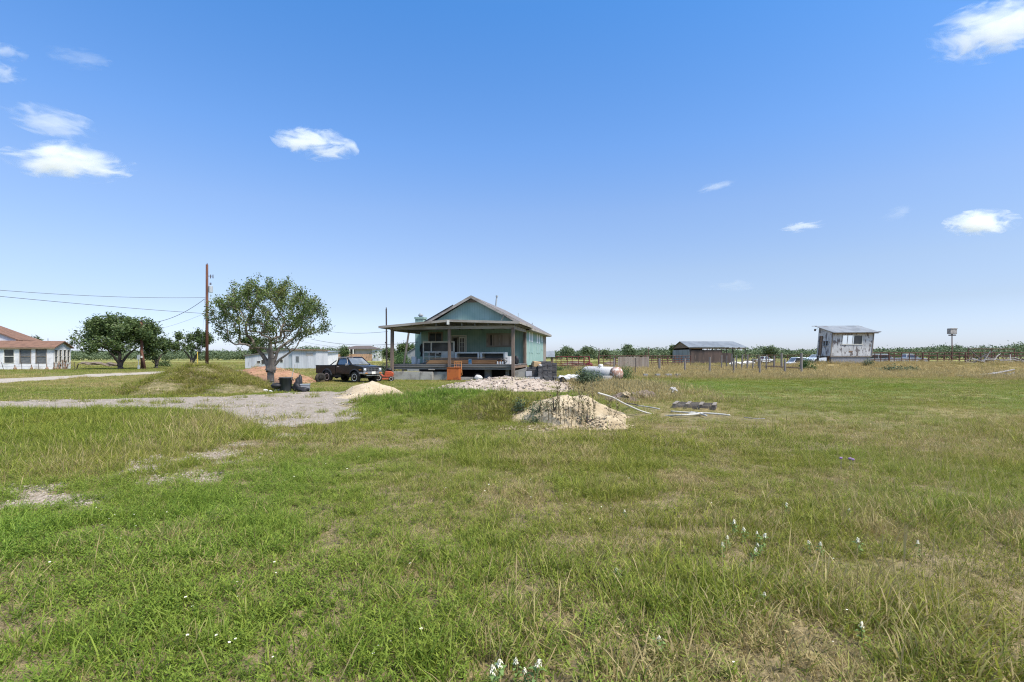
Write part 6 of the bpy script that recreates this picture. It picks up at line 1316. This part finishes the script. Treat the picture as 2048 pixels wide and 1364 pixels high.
# board panel
D = 66; a, b = gx(1236, D), gx(1298, D); t = thing('board_panel', 'grey upright board panel standing before the pipe corral', 'fence panel', ((a + b) / 2, D, 0)); w = (b - a) / 2
m = MB(); rn = random.Random(6); nb = 20
for k in range(nb): xx = -w + 2 * w * k / nb; m.b2(xx + .008, xx + 2 * w / nb - .008, -.02 + rn.uniform(-.01, .01), .02, .05 + rn.uniform(0, .1), 1.62 + rn.uniform(-.06, .04))
m.build('boards', MT['panelwood'], t)
for z in (.5, 1.3): MB().b2(-w, w, .02, .07, z - .05, z + .05).build('rail', MT['greywood'], t)
for k in (-1, 0, 1): MB().tube((k * w * .96, .12, -.1), (k * w * .96, .12, 1.55), .06, .06, 6).build('post', MT['greywood'], t)
# ---------------------------------------------------------------- pipe corrals
def pipefence(name, label, p0, p1, npost, zs, m, r=.045, pr=.055, ztop=None, rn=None, thick=()):
    x0, y0 = p0; x1, y1 = p1; t = thing(name, label, 'pipe fence', (x0, y0, h0(x0, y0))); L = math.hypot(x1 - x0, y1 - y0)
    zt = (ztop or max(zs))
    for z in zs: MB().path([((x1 - x0) * k / 8, (y1 - y0) * k / 8, z) for k in range(9)], r * (1.25 if z == max(zs) else 1), 6).build('rail', MT[m], t)
    for k in range(npost):
        f = k / (npost - 1); f = min(1, max(0, f + (rn.uniform(-.15, .15) / npost if rn else 0))); MB().tube(((x1 - x0) * f, (y1 - y0) * f, -.1), ((x1 - x0) * f, (y1 - y0) * f, zt + .03), pr * (1.7 if k in thick else 1), pr * (1.7 if k in thick else 1), 6).build('post', MT[m], t)
    return t
rn = random.Random(7)
P = lambda px, D: (gx(px, D), D)
pipefence('pipe_gate', 'dark red pipe gate section nearest the small tin-roofed shed', P(1112, 74), P(1180, 72), 7, (.35, .65, .95, 1.25, 1.62), 'redpipe', rn=rn, thick=(5, 6))
pipefence('pipe_fence', 'rusty pipe corral running from the red gate to the pole barn', P(1197, 78), P(1382, 80), 17, (.35, .7, 1.05, 1.38, 1.75), 'rust', rn=rn, thick=(0, 4))
pipefence('pipe_fence', 'second pipe corral line behind the board panel', P(1230, 90), P(1365, 92), 10, (.5, .9, 1.3, 1.75), 'rust', rn=rn)
pipefence('pipe_fence', 'pipe corral line behind the back row of cedar posts', P(1486, 92), P(1640, 92), 13, (.45, .9, 1.35, 1.9), 'rust', rn=rn)
pipefence('pipe_fence', 'tall rusty pipe fence stretching right from the booth', P(1735, 72), P(2110, 68), 27, (.8, 1.2, 1.7, 2.15), 'rust', .045, .055, rn=rn, thick=(3, 8, 14, 20))
pipefence('pipe_fence', 'second rusty pipe fence farther back behind the parked vehicles', P(1740, 96), P(2120, 92), 26, (.7, 1.2, 1.9), 'rust', rn=rn)
pipefence('pipe_gate', 'raised pipe frame standing above the fence at the right edge', P(1936.5, 74), P(2029, 74), 3, (1.6, 2.75), 'rust', .05, .06)
for k, (px, pyt, D) in enumerate(((1198, 696, 78), (1296.5, 694, 80), (1291.5, 704, 82))):
    x = gx(px, D); o = MB().tube((0, 0, -.1), (0, 0, gz(pyt, D) - h0(x, D)), .07, .06, 6).build('tall_corral_post', MT['rust'], None, (x, D, h0(x, D))); tag(o, ('tall rusty post rising at the left end of the pipe corral', 'tall rusty post rising behind the right edge of the board panel', 'shorter rusty post beside the tall one behind the board panel')[k], 'post')
D = 73; x = gx(1178, D); o = MB().blob((0, 0, .4), (.55, .4, .4), 8, .12, flat=-.4).build('red_drum', MT['redpipe'], None, (x, D, h0(x, D)), True); tag(o, 'dull red drum on the ground by the red pipe gate', 'drum')
for k, (px, D, s) in enumerate(((1148, 78, 1.9), (1220, 84, 1.3))): x = gx(px, D); o = MB().blob((0, 0, .25), (s, .8, .55), 90 + k, .3, flat=-.3).build('brush_pile', MT['brush'], None, (x, D, h0(x, D))); tag(o, ('long brown brush pile behind the red pipe gate', 'small brown brush pile behind the white tank')[k], 'brush pile')
# small tin roof shed
D = 64; x = gx(1090, D); t = thing('tin_roof_shed', 'small open shed with a pale tin roof behind the teal house', 'shed', (x, D, h0(x, D)))
w = gx(1111.5, D) - x; z1, z2 = gz(702, D), gz(714, D); MB().slab([(-1.2, 0, z2), (w - .1, 0, z2), (w, 1.6, z1), (-1.2, 1.6, z1)], .04).slab([(w, 1.6, z1), (w + .12, 3.2, z2), (-1.2, 3.2, z2), (-1.2, 1.6, z1)], .04).build('roof', MT['zinc'], t)
m = MB().add([(w - .15, .05, z2), (w - .05, 1.6, z1 - .06), (w + .02, 3.15, z2)], [(0, 1, 2)]); m.build('gable_end', MT['darkin'], t)
for xx, yy in ((-.9, .2), (w - .35, .2), (w - .3, 3.0), (-.9, 3.0)): MB().tube((xx, yy, -.1), (xx, yy, z2), .09, .09, 6).build('post', MT['oldplank'], t)
# ---------------------------------------------------------------- pole barn
D = 108; bx = gx(1381, D); t = thing('pole_barn', 'open pole barn with grey metal gable roof and rusted sheet walls', 'barn', (bx, D, 0))
zr, ze = gz(682.6, 113.5), gz(694.5, D); W = gx(1491.5, D) - bx; dpt = 11
MB().slab([(-.5, -.4, ze), (W + .3, -.4, ze), (W - .3, dpt / 2, zr), (-.5, dpt / 2, zr)], .06).build('roof', MT['zinc'], t); MB().slab([(W + .3, dpt + .4, ze), (-.5, dpt + .4, ze), (-.5, dpt / 2, zr), (W - .3, dpt / 2, zr)], .06).build('roof', MT['zinc'], t)
w1, w2 = gx(1443.5, D) - bx, gx(1463, D) - bx; h1, h2 = gz(700, D), gz(706, D)
MB().b2(0, w1, 0, .08, .25, h1).build('front_wall', MT['rustsheet'], t); MB().b2(w1, w2, 0, .07, .3, h2).build('low_wall', MT['rustsheet'], t)
MB().b2(-.3, -.22, 0, dpt, .1, gz(699, D)).build('side_wall', MT['greysheet'], t)
MB().add([(-.24, 0, ze - .1), (-.24, dpt, ze - .1), (-.24, dpt / 2, zr - .1)], [(0, 2, 1)]).build('gable_end', MT['oldplank'], t)
MB().b2(0, w1, dpt - .1, dpt, .1, h1 + .9).build('back_wall', MT['rustsheet'], t)
for xx in (0, gx(1453.5, D) - bx, gx(1465, D) - bx, W - .1):
    for yy in (.05, dpt / 2, dpt - .15): MB().tube((xx, yy, -.1), (xx, yy, ze - .02 if yy != dpt / 2 else zr - .1), .09, .09, 6).build('post', MT['darkpole'], t)
MB().b2(-.3, W, -.02, .06, ze - .32, ze - .12).build('eave_beam', MT['oldplank'], t)
for f in (.2, .45, .7, .9): MB().bar((W * f, .1, ze - .2), (W * f, dpt / 2, zr - .15), .08, .14).bar((W * f, dpt - .1, ze - .2), (W * f, dpt / 2, zr - .15), .08, .14).build('rafter', MT['oldplank'], t)
# ---------------------------------------------------------------- raised booth
D = 60; bx, by = gx(1662, D), D; ph = R(-8.6); bz = h0(bx, D); t = thing('announcer_booth', 'raised booth of peeling white boards under a slanting metal roof', 'booth', (bx, by, bz - .1), ph)
c_, s_ = math.cos(ph), math.sin(ph)
def bp(px, py, y=0): k = (px - CXP) / FPX; u = (k * (by + c_ * y) - bx + s_ * y) / (c_ - k * s_); return u, gz(py, by + s_ * u + c_ * y) - bz + .1
Wb = bp(1743, 700)[0]; zf = bp(1690, 711.5)[1]; ztf = bp(1690, 664.5)[1]; db = 3.9; ztb = ztf + .85
sh = lambda z: .085 * (z - zf)     # the whole cabin leans right
def lean(m): m.v = [(x + sh(z), y, z) for x, y, z in m.v]; return m
wn = [bp(1684.5, 688)[0] - .1, bp(1723, 688)[0] - .1, bp(1690, 688)[1], bp(1690, 671)[1]]
lean(MB().wall(0, Wb, zf, ztf, 0, .1, [wn])).build('front_wall', MT['peel'], t)
def side_y(px):   # depth along the left wall for a photo column
    k = (px - CXP) / FPX; return (bx - k * by) / (k * c_ + s_)
dr_ = [side_y(1642.5), side_y(1636), zf + .02, bp(1640, 672)[1] + .1]; lw = [side_y(1655.5), side_y(1644.5), bp(1650, 691)[1], bp(1650, 681.5)[1]]
dr_ = [min(dr_[:2]), max(dr_[:2]), dr_[2], dr_[3]]; lw = [min(lw[:2]), max(lw[:2]), lw[2], lw[3]]
m = MB().wall(.1, db, zf, ztf, 0, .1, [dr_, lw], axis='y'); m.add([(0, 0, ztf), (0, db, ztf), (0, db, ztb), (.1, 0, ztf), (.1, db, ztf), (.1, db, ztb)], [(0, 1, 2), (3, 5, 4), (0, 2, 5, 3), (1, 4, 5, 2)]); lean(m).build('left_wall', MT['peel'], t)
m = MB().b2(Wb - .1, Wb, .1, db, zf, ztf); m.add([(Wb, 0, ztf), (Wb, db, ztf), (Wb, db, ztb)], [(0, 1, 2)]); lean(m).build('right_wall', MT['peel'], t)
lean(MB().wall(.1, Wb - .1, zf, ztb, db - .1, .1, [(max(.3, wn[0] + 1.55), Wb - .22, zf + .35, ztb - .25)])).build('back_wall', MT['peel'], t)
lean(MB().b2(.1, Wb - .1, .1, db - .1, zf, zf + .08)).build('floor', MT['oldplank'], t)
m = MB(); a, b, c, e = wn; m.b2(a - .07, a, -.03, .08, c - .07, e + .07).b2(b, b + .07, -.03, .08, c - .07, e + .07).b2(a, b, -.03, .08, e, e + .07).b2(a - .1, b + .1, -.06, .08, c - .09, c)
for f in (.255, .53): u = a + (b - a) * f; m.b2(u - .03, u + .03, -.01, .08, c, e)
w = lean(m).build('window', MT['whitepaint'], t); lean(MB().b2(a + (b - a) * .60, b, .03, .04, c, e)).build('pane', MT['glass'], w)
m = MB(); a, b, c, e = lw; m.b2(-.04, .06, a - .05, a, c - .05, e + .05).b2(-.04, .06, b, b + .05, c - .05, e + .05).b2(-.04, .06, a, b, e, e + .05).b2(-.05, .06, a, b, c - .06, c).b2(-.02, .06, (a + b) / 2 - .025, (a + b) / 2 + .025, c, e); w = lean(m).build('window', MT['peel'], t); lean(MB().b2(.065, .075, a, b, c, e)).build('pane', MT['glass'], w)
lean(MB().b2(-.03, .05, dr_[0] - .06, dr_[0], dr_[2], dr_[3]).b2(-.03, .05, dr_[1], dr_[1] + .06, dr_[2], dr_[3])).build('door_frame', MT['greywood'], t)
lean(MB().b2(.05, .07, dr_[0] + .32, dr_[1], dr_[2], dr_[3])).build('door', MT['oldplank'], t)
lean(MB().bar((-.04, -.03, zf), (-.04, -.03, ztf), .1, .09).bar((Wb + .02, -.03, zf), (Wb + .02, -.03, ztf), .1, .06).b2(-.08, Wb + .05, -.05, -.01, zf - .14, zf)).build('corner_board', MT['greywood'], t)
ov = .35
lean(MB().slab([(-.12, -.45, ztf - .03), (Wb + .5, -.45, ztf - .03), (Wb + .30, db + .3, ztb + .16), (-.45, db + .3, ztb + .16)], .05)).build('roof', MT['zincworn'], t)
lean(MB().b2(0, Wb + .35, -.36, -.30, ztf - .17, ztf - .06).bar((Wb + .3, .2, ztf + .08), (Wb + .85, .1, ztf + .07), .06, .05).bar((-.85, db, ztb + .1), (-.3, db, ztb + .12), .06, .05)).build('roof_beam', MT['oldplank'], t)
a, z = bp(1628, 661, db); MB().lathe([(.05, 0), (.12, .1), (.1, .25), (.03, .3)], (a, db - .3, z - .1), 10).bar((a, db - .3, z + .1), (.05, db - .2, z + .2), .04, .04).build('flood_lamp', MT['insul'], t)
MB().b2(.05, Wb - .1, .02, .2, -.1, zf - .14).b2(Wb - .3, Wb - .1, .2, db, -.1, zf - .14).build('foundation_wall', MT['block'], t)
for yy in (.3, db - .2): MB().b2(-.02, .16, yy - .1, yy + .1, -.2, zf).build('post', MT['greywood'], t)
MB().b2(.0, Wb - .1, .25, db, zf - .12, zf - .01).build('floor_frame', MT['darkin'], t)
MB().bar((.0, 1.1, .0), (-.02, .35, zf - .05), .3, .05).bar((.0, .9, .0), (-.1, .6, zf - .1), .22, .05).bar((-.1, 3.4, zf - .3), (-.1, 1.8, zf - .15), .2, .05).build('broken_board', MT['oldplank'], t)
lean(MB().b2(Wb * .43, Wb * .53, -.012, -.004, zf + .38, zf + .58)).build('wall_plate', MT['oldplank'], t)
# lamp post
D = 66; x = gx(1904, D); z0 = h0(x, D); t = thing('arena_light', 'rusty arena light with a boxy head on a slim pole', 'lamp post', (x, D, z0 - .1)); zt = gz(668, D) - z0
MB().tube((0, 0, 0), (0, 0, zt), .065, .055, 8).tube((-.9, 0, 0), (-.03, 0, 1.6), .05, .05, 6).build('pole', MT['rust'], t)
MB().b2(-.42, .42, -.28, .28, zt + .1, zt + .82).b2(-.46, .46, -.33, -.28, zt + .74, zt + .84).build('lamp_head', MT['rock'], t, bevel=.05); MB().b2(-.3, .36, -.2, .2, zt - .12, zt + .02).tube((0, 0, zt - .1), (0, 0, zt + .12), .08, .08, 8).build('ballast_box', MT['darkpole'], t)
# dead wood at the right edge
rn = random.Random(12)
def branchpile(name, label, px, D, n, L, hmax, seed, w=2.0):
    rn = random.Random(seed); x = gx(px, D); t = thing(name, label, 'dead wood', (x, D, h0(x, D)))
    for k in range(n):
        a = Vector((rn.uniform(-w, w), rn.uniform(-.8, .8), rn.uniform(0, hmax))); d = Vector((rn.uniform(-1, 1), rn.uniform(-.5, .5), rn.uniform(-.15, .35))).normalized(); l = rn.uniform(.4, 1) * L; b = a + d * l; c = (a + b) / 2 + Vector((0, 0, rn.uniform(-.1, .25))); MB().path([a, c, b], [.09, .06, .03], 5).build('branch', MT['deadwood'] if rn.random() < .7 else MT['darkbark'], t)
    return t
branchpile('branch_pile', 'long pile of bleached dead branches below the pipe fence at the right edge', 2015, 62, 46, 2.6, .55, 5, 4.2)
t = branchpile('fallen_branch', 'bleached fallen branch lying on the grass at the right edge', 1985, 42, 7, 1.6, .12, 9, 1.4)
MB().path([(-2.9, 0, .08), (-1.2, -.1, .12), (.2, 0, .25), (1.9, .1, .58)], [.03, .07, .09, .05], 7).path([(-.3, 0, .2), (.9, .2, .18), (2.0, .3, .16)], [.07, .08, .1], 7).build('limb', MT['deadwood'], t)
for k, px in enumerate((1930, 1960, 1890, 1990)):
    D = 47 + k; x = gx(px, D); o = MB().blob((0, 0, .05), (.5, .3, .12), 30 + k, .3, flat=-.1).build('pale_stone', MT['caliche'], None, (x, D, h0(x, D))); tag(o, 'flat pale stone in the straw grass above the fallen branch', 'stone', 'flat pale stones on the straw bank')
# ---------------------------------------------------------------- weed stalks on the mound, wildflowers
def stalk(seed, h):
    rn = random.Random(seed); m = MB(); pts = [(rn.uniform(-.02, .02) * k, rn.uniform(-.02, .02) * k, h * k / 5) for k in range(6)]; m.path(pts, [.009, .008, .007, .006, .005, .003], 5)
    for k in range(int(h * 55)):
        z = h * (.15 + .85 * rn.random()); i = min(4, int(z / h * 5)); x, y = pts[i][0], pts[i][1]; a = rn.uniform(0, 6.28); l = rn.uniform(.015, .05); s = .012
        m.add([(x, y, z), (x + math.cos(a) * l - math.sin(a) * s, y + math.sin(a) * l + math.cos(a) * s, z + l * .9), (x + math.cos(a) * l * 1.3, y + math.sin(a) * l * 1.3, z + l * 1.3), (x + math.cos(a) * l + math.sin(a) * s, y + math.sin(a) * l - math.cos(a) * s, z + l * .9)], [(0, 1, 2, 3)])
    return m
rn = random.Random(31)
base = [stalk(k, .55 + .08 * k).build('weed_stalk', MT['stalk'], None) for k in range(4)]
spots = [(1083, 838, 0), (1097, 835, 1), (1104, 842, 2), (1112, 838, 3), (1121, 842, 3), (1128, 846, 0), (1136, 838, 2), (1148, 835, 1), (1156, 833, 1), (1163, 840, 3), (1171, 845, 3), (1179, 832, 2), (1186, 830, 3), (1188, 838, 0), (1219, 838, 0), (1223, 833, 0), (1231, 832, 2), (1143, 846, 1), (1167, 836, 2), (1117, 832, 2)]
for i, (px, py, k) in enumerate(spots):
    D = 12.2 - .1 * (py - 838) / 4; x = gx(px, D); o = base[k] if not base[k].get('label') else base[k].copy()
    if o is not base[k]: COL.objects.link(o)
    o.location = (x, D, ht0(x, D) - .02); o.rotation_euler = (rn.uniform(-.08, .08), rn.uniform(-.08, .08), rn.uniform(0, 6)); s = rn.uniform(.85, 1.15); o.scale = (s, s, s); tag(o, 'dry brown weed stalk standing in front of the caliche mound', 'weed', 'dry weed stalks on the caliche mound')
for px, D, n, sd in ((1078, 12.9, 420, 1), (1108, 12.5, 260, 2), (1062, 12.6, 420, 3), (1048, 13.4, 500, 4), (1175, 12.2, 140, 5)):
    bush('mound_weed', 'low leafy weed at the left foot of the caliche mound', px, D, .28, .22, .38, n, .05, MT['leafweed'], 80 + sd, cat='weed', stems=6)['group'] = 'leafy weeds at the caliche mound'
def flower(seed):
    rn = random.Random(seed); h = .17; t = thing('wildflower', 'small white tiered wildflower standing in the near grass', 'wildflower', (0, 0, 0), 0, 'white wildflowers in the near grass')
    m = MB().path([(0, 0, 0), (.01, 0, h * .5), (0, .01, h)], [.004, .0035, .003], 5)
    for k in range(8): a = rn.uniform(0, 6.28); z = h * rn.uniform(.15, .85); l = .055; m.add([(0, 0, z), (math.cos(a) * l * .5 - math.sin(a) * .012, math.sin(a) * l * .5 + math.cos(a) * .012, z + .02), (math.cos(a) * l, math.sin(a) * l, z + .01), (math.cos(a) * l * .5 + math.sin(a) * .012, math.sin(a) * l * .5 - math.cos(a) * .012, z + .02)], [(0, 1, 2, 3)])
    m.build('stem', MT['stem'], t); m = MB()
    for tier, (z, r, n) in enumerate(((h, .017, 10), (h - .022, .021, 9))):
        for k in range(n): a = 6.28 * k / n + tier; rr = r * rn.uniform(.6, 1.15); s = .0045; zz_ = z + rn.uniform(-.006, .012); m.add([(0, 0, z), (math.cos(a) * rr * .6 - math.sin(a) * s, math.sin(a) * rr * .6 + math.cos(a) * s, zz_ + .008), (math.cos(a) * rr, math.sin(a) * rr, zz_ - .004), (math.cos(a) * rr * .6 + math.sin(a) * s, math.sin(a) * rr * .6 - math.cos(a) * s, zz_ + .008)], [(0, 1, 2, 3)])
    m.blob((0, 0, h + .006), (.009, .009, .011), seed, .3, 8, 5).build('flower_head', MT['petal'], t); return t
f0 = flower(1); first = True
for px, py in ((997, 1316), (1032, 1308), (1052, 1316), (1061, 1323), (984, 1346), (1315, 1247), (1208, 1344), (1240, 1122), (1452, 1058), (1466, 1040), (1492, 1050), (1512, 1053), (1520, 1060), (1523, 1072), (1505, 1082), (1449, 1076), (1624, 1068), (1640, 1070), (1717, 1072), (1840, 1072), (1252, 1010), (1574, 1003), (1694, 1004), (1525, 1160), (1722, 1235)):
    # the head is seen at px, py: its height is .27 above the ground
    D = (EYE - .175) * FPX / (py - HYP); x = gx(px, D); z = h0(x, D); t = f0 if first else copy_tree(f0); first = False; t.location = (x, D, z - .01); t.rotation_euler = (rn.uniform(-.3, .3), rn.uniform(-.3, .3), px); s = rn.uniform(.65, 1.05); t.scale = (s, s, s * rn.uniform(.9, 1.05))
for k, (px, py) in enumerate(((1682, 918), (1700, 919), (1706, 921))):
    D = (EYE - .15) * FPX / (py - HYP); x = gx(px, D); o = MB().path([(0, 0, 0), (0, 0, .16)], .003, 4).blob((0, 0, .17), (.022, .022, .016), k, .4, 8, 5).build('purple_flower', MT['purple'], None, (x, D, h0(x, D))); tag(o, 'small purple flower low in the field grass right of centre', 'wildflower', 'purple flowers in the field')
# ---------------------------------------------------------------- grass goes on last, keeping clear of what stands on the ground
CLEAR += [(px_, py_, 1.1), (gx(571, 24.3), 24.3, .6), (gx(596, 24.3), 24.3, .5), (gx(1390, 16.4), 16.4, .6), (gx(1390, 16.4) , 16.2, .72)]
CLEARP += [[hw(u, v)[:2] for u, v in ((-8.9, -.15), (.3, -.15), (.3, 18), (-8.9, 18))]]
build_grass()
build_stones()
def small_blossoms():
    c = bpy.data.collections.new('blossoms'); m = MB()
    for k in range(5): a = 6.28 * k / 5; m.add([(0, 0, .085), (math.cos(a) * .004 - math.sin(a) * .003, math.sin(a) * .004 + math.cos(a) * .003, .087), (math.cos(a) * .0075, math.sin(a) * .0075, .086), (math.cos(a) * .004 + math.sin(a) * .003, math.sin(a) * .004 - math.cos(a) * .003, .087)], [(0, 1, 2, 3)])
    me = bpy.data.meshes.new('blossom'); me.from_pydata(m.v, [], m.f); me.materials.append(MT['petal']); c.objects.link(bpy.data.objects.new('blossom', me))
    g = np.random.RandomState(3); n = 420; D = 2.6 + 5.5 * g.rand(n) ** 1.2; x = (g.rand(n) * 1.75 - 1.05) * D; k = (fbm(x, D, .9, 91) > .54) & (g.rand(n) < np.where(x < 0.2 * D, .9, .25)); x, D = x[k], D[k]; n = len(x)
    scatter('tiny_white_blossoms', c, x, D, H(x, D), np.zeros(n), .8 + .6 * g.rand(n), g.rand(n) * 6, np.zeros(n), np.zeros(n), 'tiny white blossoms sprinkled through the near grass', .2)
small_blossoms()
# ---------------------------------------------------------------- clouds
def cloudmat():
    t = NT('cloud_vapour'); co = t.coord((1, 1, 1), 'Object')
    ln = t.n('ShaderNodeVectorMath', operation='LENGTH'); t.l(co, ln.inputs[0])
    oi = t.n('ShaderNodeObjectInfo'); 
    ad = t.n('ShaderNodeVectorMath', operation='ADD'); t.l(co, ad.inputs[0]); t.l(oi.outputs['Location'], ad.inputs[1])
    mp = t.n('ShaderNodeMapping'); t.l(co, mp.inputs[0]); t.l(oi.outputs['Location'], mp.inputs['Location']); mp.inputs['Scale'].default_value = (1.0, 1.0, 1.0)
    n1 = t.noise(mp.outputs[0], 1.5, 10, .66, .6)
    e = t.math('SUBTRACT', 1.0, ln.outputs['Value']); d = t.math('ADD', t.math('MULTIPLY', e, 1.5), t.math('MULTIPLY', t.math('SUBTRACT', n1, .54), 5.5))
    d = t.ramp(d, .15, 1.0)
    al = t.n('ShaderNodeAttribute', attribute_name='thick', attribute_type='OBJECT'); d = t.math('MULTIPLY', d, al.outputs['Fac'])
    v = t.n('ShaderNodeVolumePrincipled'); v.inputs['Color'].default_value = (.995, .995, .995, 1); v.inputs['Anisotropy'].default_value = .1; t.l(d, v.inputs['Density']); t.l(v.outputs[0], t.out.inputs['Volume']); return t.m
MT['cloud'] = cloudmat()
def cloud(label, px, py, wpx, hpx, thick, D=2600, tilt=0):
    s = D / FPX; ma = MB(); ma.lathe([(max(.02, math.sin(a)), -math.cos(a)) for a in np.linspace(0.05, math.pi - .05, 12)], (0, 0, 0), 20)
    o = ma.build('cloud', MT['cloud'], None, (gx(px, D), D, gz(py, D))); o.scale = (wpx / 2 * s * 1.12, wpx / 2 * s * .7, hpx / 2 * s * 1.1); o.rotation_euler.y = R(tilt)
    o['thick'] = thick; tag(o, label, 'cloud', 'small clouds scattered over the blue sky'); return o
K = .012
cloud('large plump white cloud low at the left of the sky', 140, 326, 225, 66, K * 1.2)
cloud('ragged wispy cloud just above the plump one at the left', 105, 245, 180, 54, K * .34, tilt=10)
cloud('compact bright white cloud alone left of the sky centre', 630, 287, 160, 58, K * 1.3, tilt=8)
cloud('thin streak of cloud near the top left', 152, 116, 125, 20, K * .25)
cloud('small wisp cut by the left edge, upper one', 8, 104, 80, 26, K * .5)
cloud('small wisp cut by the left edge, lower one', 4, 147, 80, 36, K * .6)
cloud('big bright cloud in the top right corner', 1985, 62, 235, 98, K * .7, tilt=-6)
cloud('bright flat cloud at the right edge in mid sky', 1962, 446, 130, 50, K * 1.6)
cloud('thin slanting wisp right of the sky centre', 1433, 373, 76, 20, K * .4, tilt=-14)
cloud('small flat white cloud right of the slanting wisp', 1608, 453, 90, 20, K * 1.0, tilt=-6)
cloud('faint wisp left of the bright flat cloud', 1800, 425, 72, 26, K * .16, tilt=-18)
cloud('very faint low streak of cloud right of the house', 1465, 572, 95, 24, K * .12)
# ---------------------------------------------------------------- camera, sun, sky
cam = bpy.data.cameras.new('camera'); co = bpy.data.objects.new('camera', cam); COL.objects.link(co); co.location = (0, 0, EYE); co.rotation_euler = (R(90), 0, 0)
cam.lens = 18; cam.sensor_width = 36; cam.shift_y = 31 / 2048; cam.clip_start = .1; cam.clip_end = 30000; SC.camera = co
SUN_EL, SUN_AZ = R(56), math.atan2(.72, -.55)   # azimuth from +Y towards +X: right and behind the viewer
sd = Vector((math.sin(SUN_AZ) * math.cos(SUN_EL), math.cos(SUN_AZ) * math.cos(SUN_EL), math.sin(SUN_EL)))
sl_ = bpy.data.lights.new('sun', 'SUN'); sl_.energy = SUN_E; sl_.angle = R(SUN_A); sl_.color = (1, .955, .88); so = bpy.data.objects.new('sun', sl_); COL.objects.link(so); so.rotation_euler = sd.to_track_quat('Z', 'Y').to_euler(); so.location = (20, -20, 60)
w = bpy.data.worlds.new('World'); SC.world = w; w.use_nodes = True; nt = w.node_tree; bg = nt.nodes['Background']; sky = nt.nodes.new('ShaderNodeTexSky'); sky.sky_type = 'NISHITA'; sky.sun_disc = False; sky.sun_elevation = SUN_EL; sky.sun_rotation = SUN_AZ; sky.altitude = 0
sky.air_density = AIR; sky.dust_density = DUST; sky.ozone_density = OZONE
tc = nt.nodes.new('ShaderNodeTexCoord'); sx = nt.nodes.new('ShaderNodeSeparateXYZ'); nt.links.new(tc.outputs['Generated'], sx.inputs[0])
rp = nt.nodes.new('ShaderNodeValToRGB'); nt.links.new(sx.outputs[2], rp.inputs[0]); el = rp.color_ramp.elements   # deep blue to pale horizon; unseen overhead part brightened as added fill
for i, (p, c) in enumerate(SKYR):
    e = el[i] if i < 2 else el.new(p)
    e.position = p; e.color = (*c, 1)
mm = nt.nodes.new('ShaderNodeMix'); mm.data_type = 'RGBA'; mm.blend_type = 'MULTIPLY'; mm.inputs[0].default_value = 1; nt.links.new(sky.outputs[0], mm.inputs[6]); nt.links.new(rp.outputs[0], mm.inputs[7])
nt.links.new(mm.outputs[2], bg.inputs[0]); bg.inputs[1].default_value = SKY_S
SC.view_settings.view_transform = 'Standard'; SC.view_settings.look = 'None'; SC.view_settings.gamma = 1; SC.view_settings.exposure = EXPO
cy = SC.cycles; cy.max_bounces = 8; cy.diffuse_bounces = 3; cy.glossy_bounces = 3; cy.transmission_bounces = 4; cy.transparent_max_bounces = 8; cy.volume_bounces = 8; cy.use_denoising = True; cy.denoising_prefilter = 'NONE'; cy.filter_width = 1.15
try: cy.volume_step_rate = 1.0
except Exception: pass
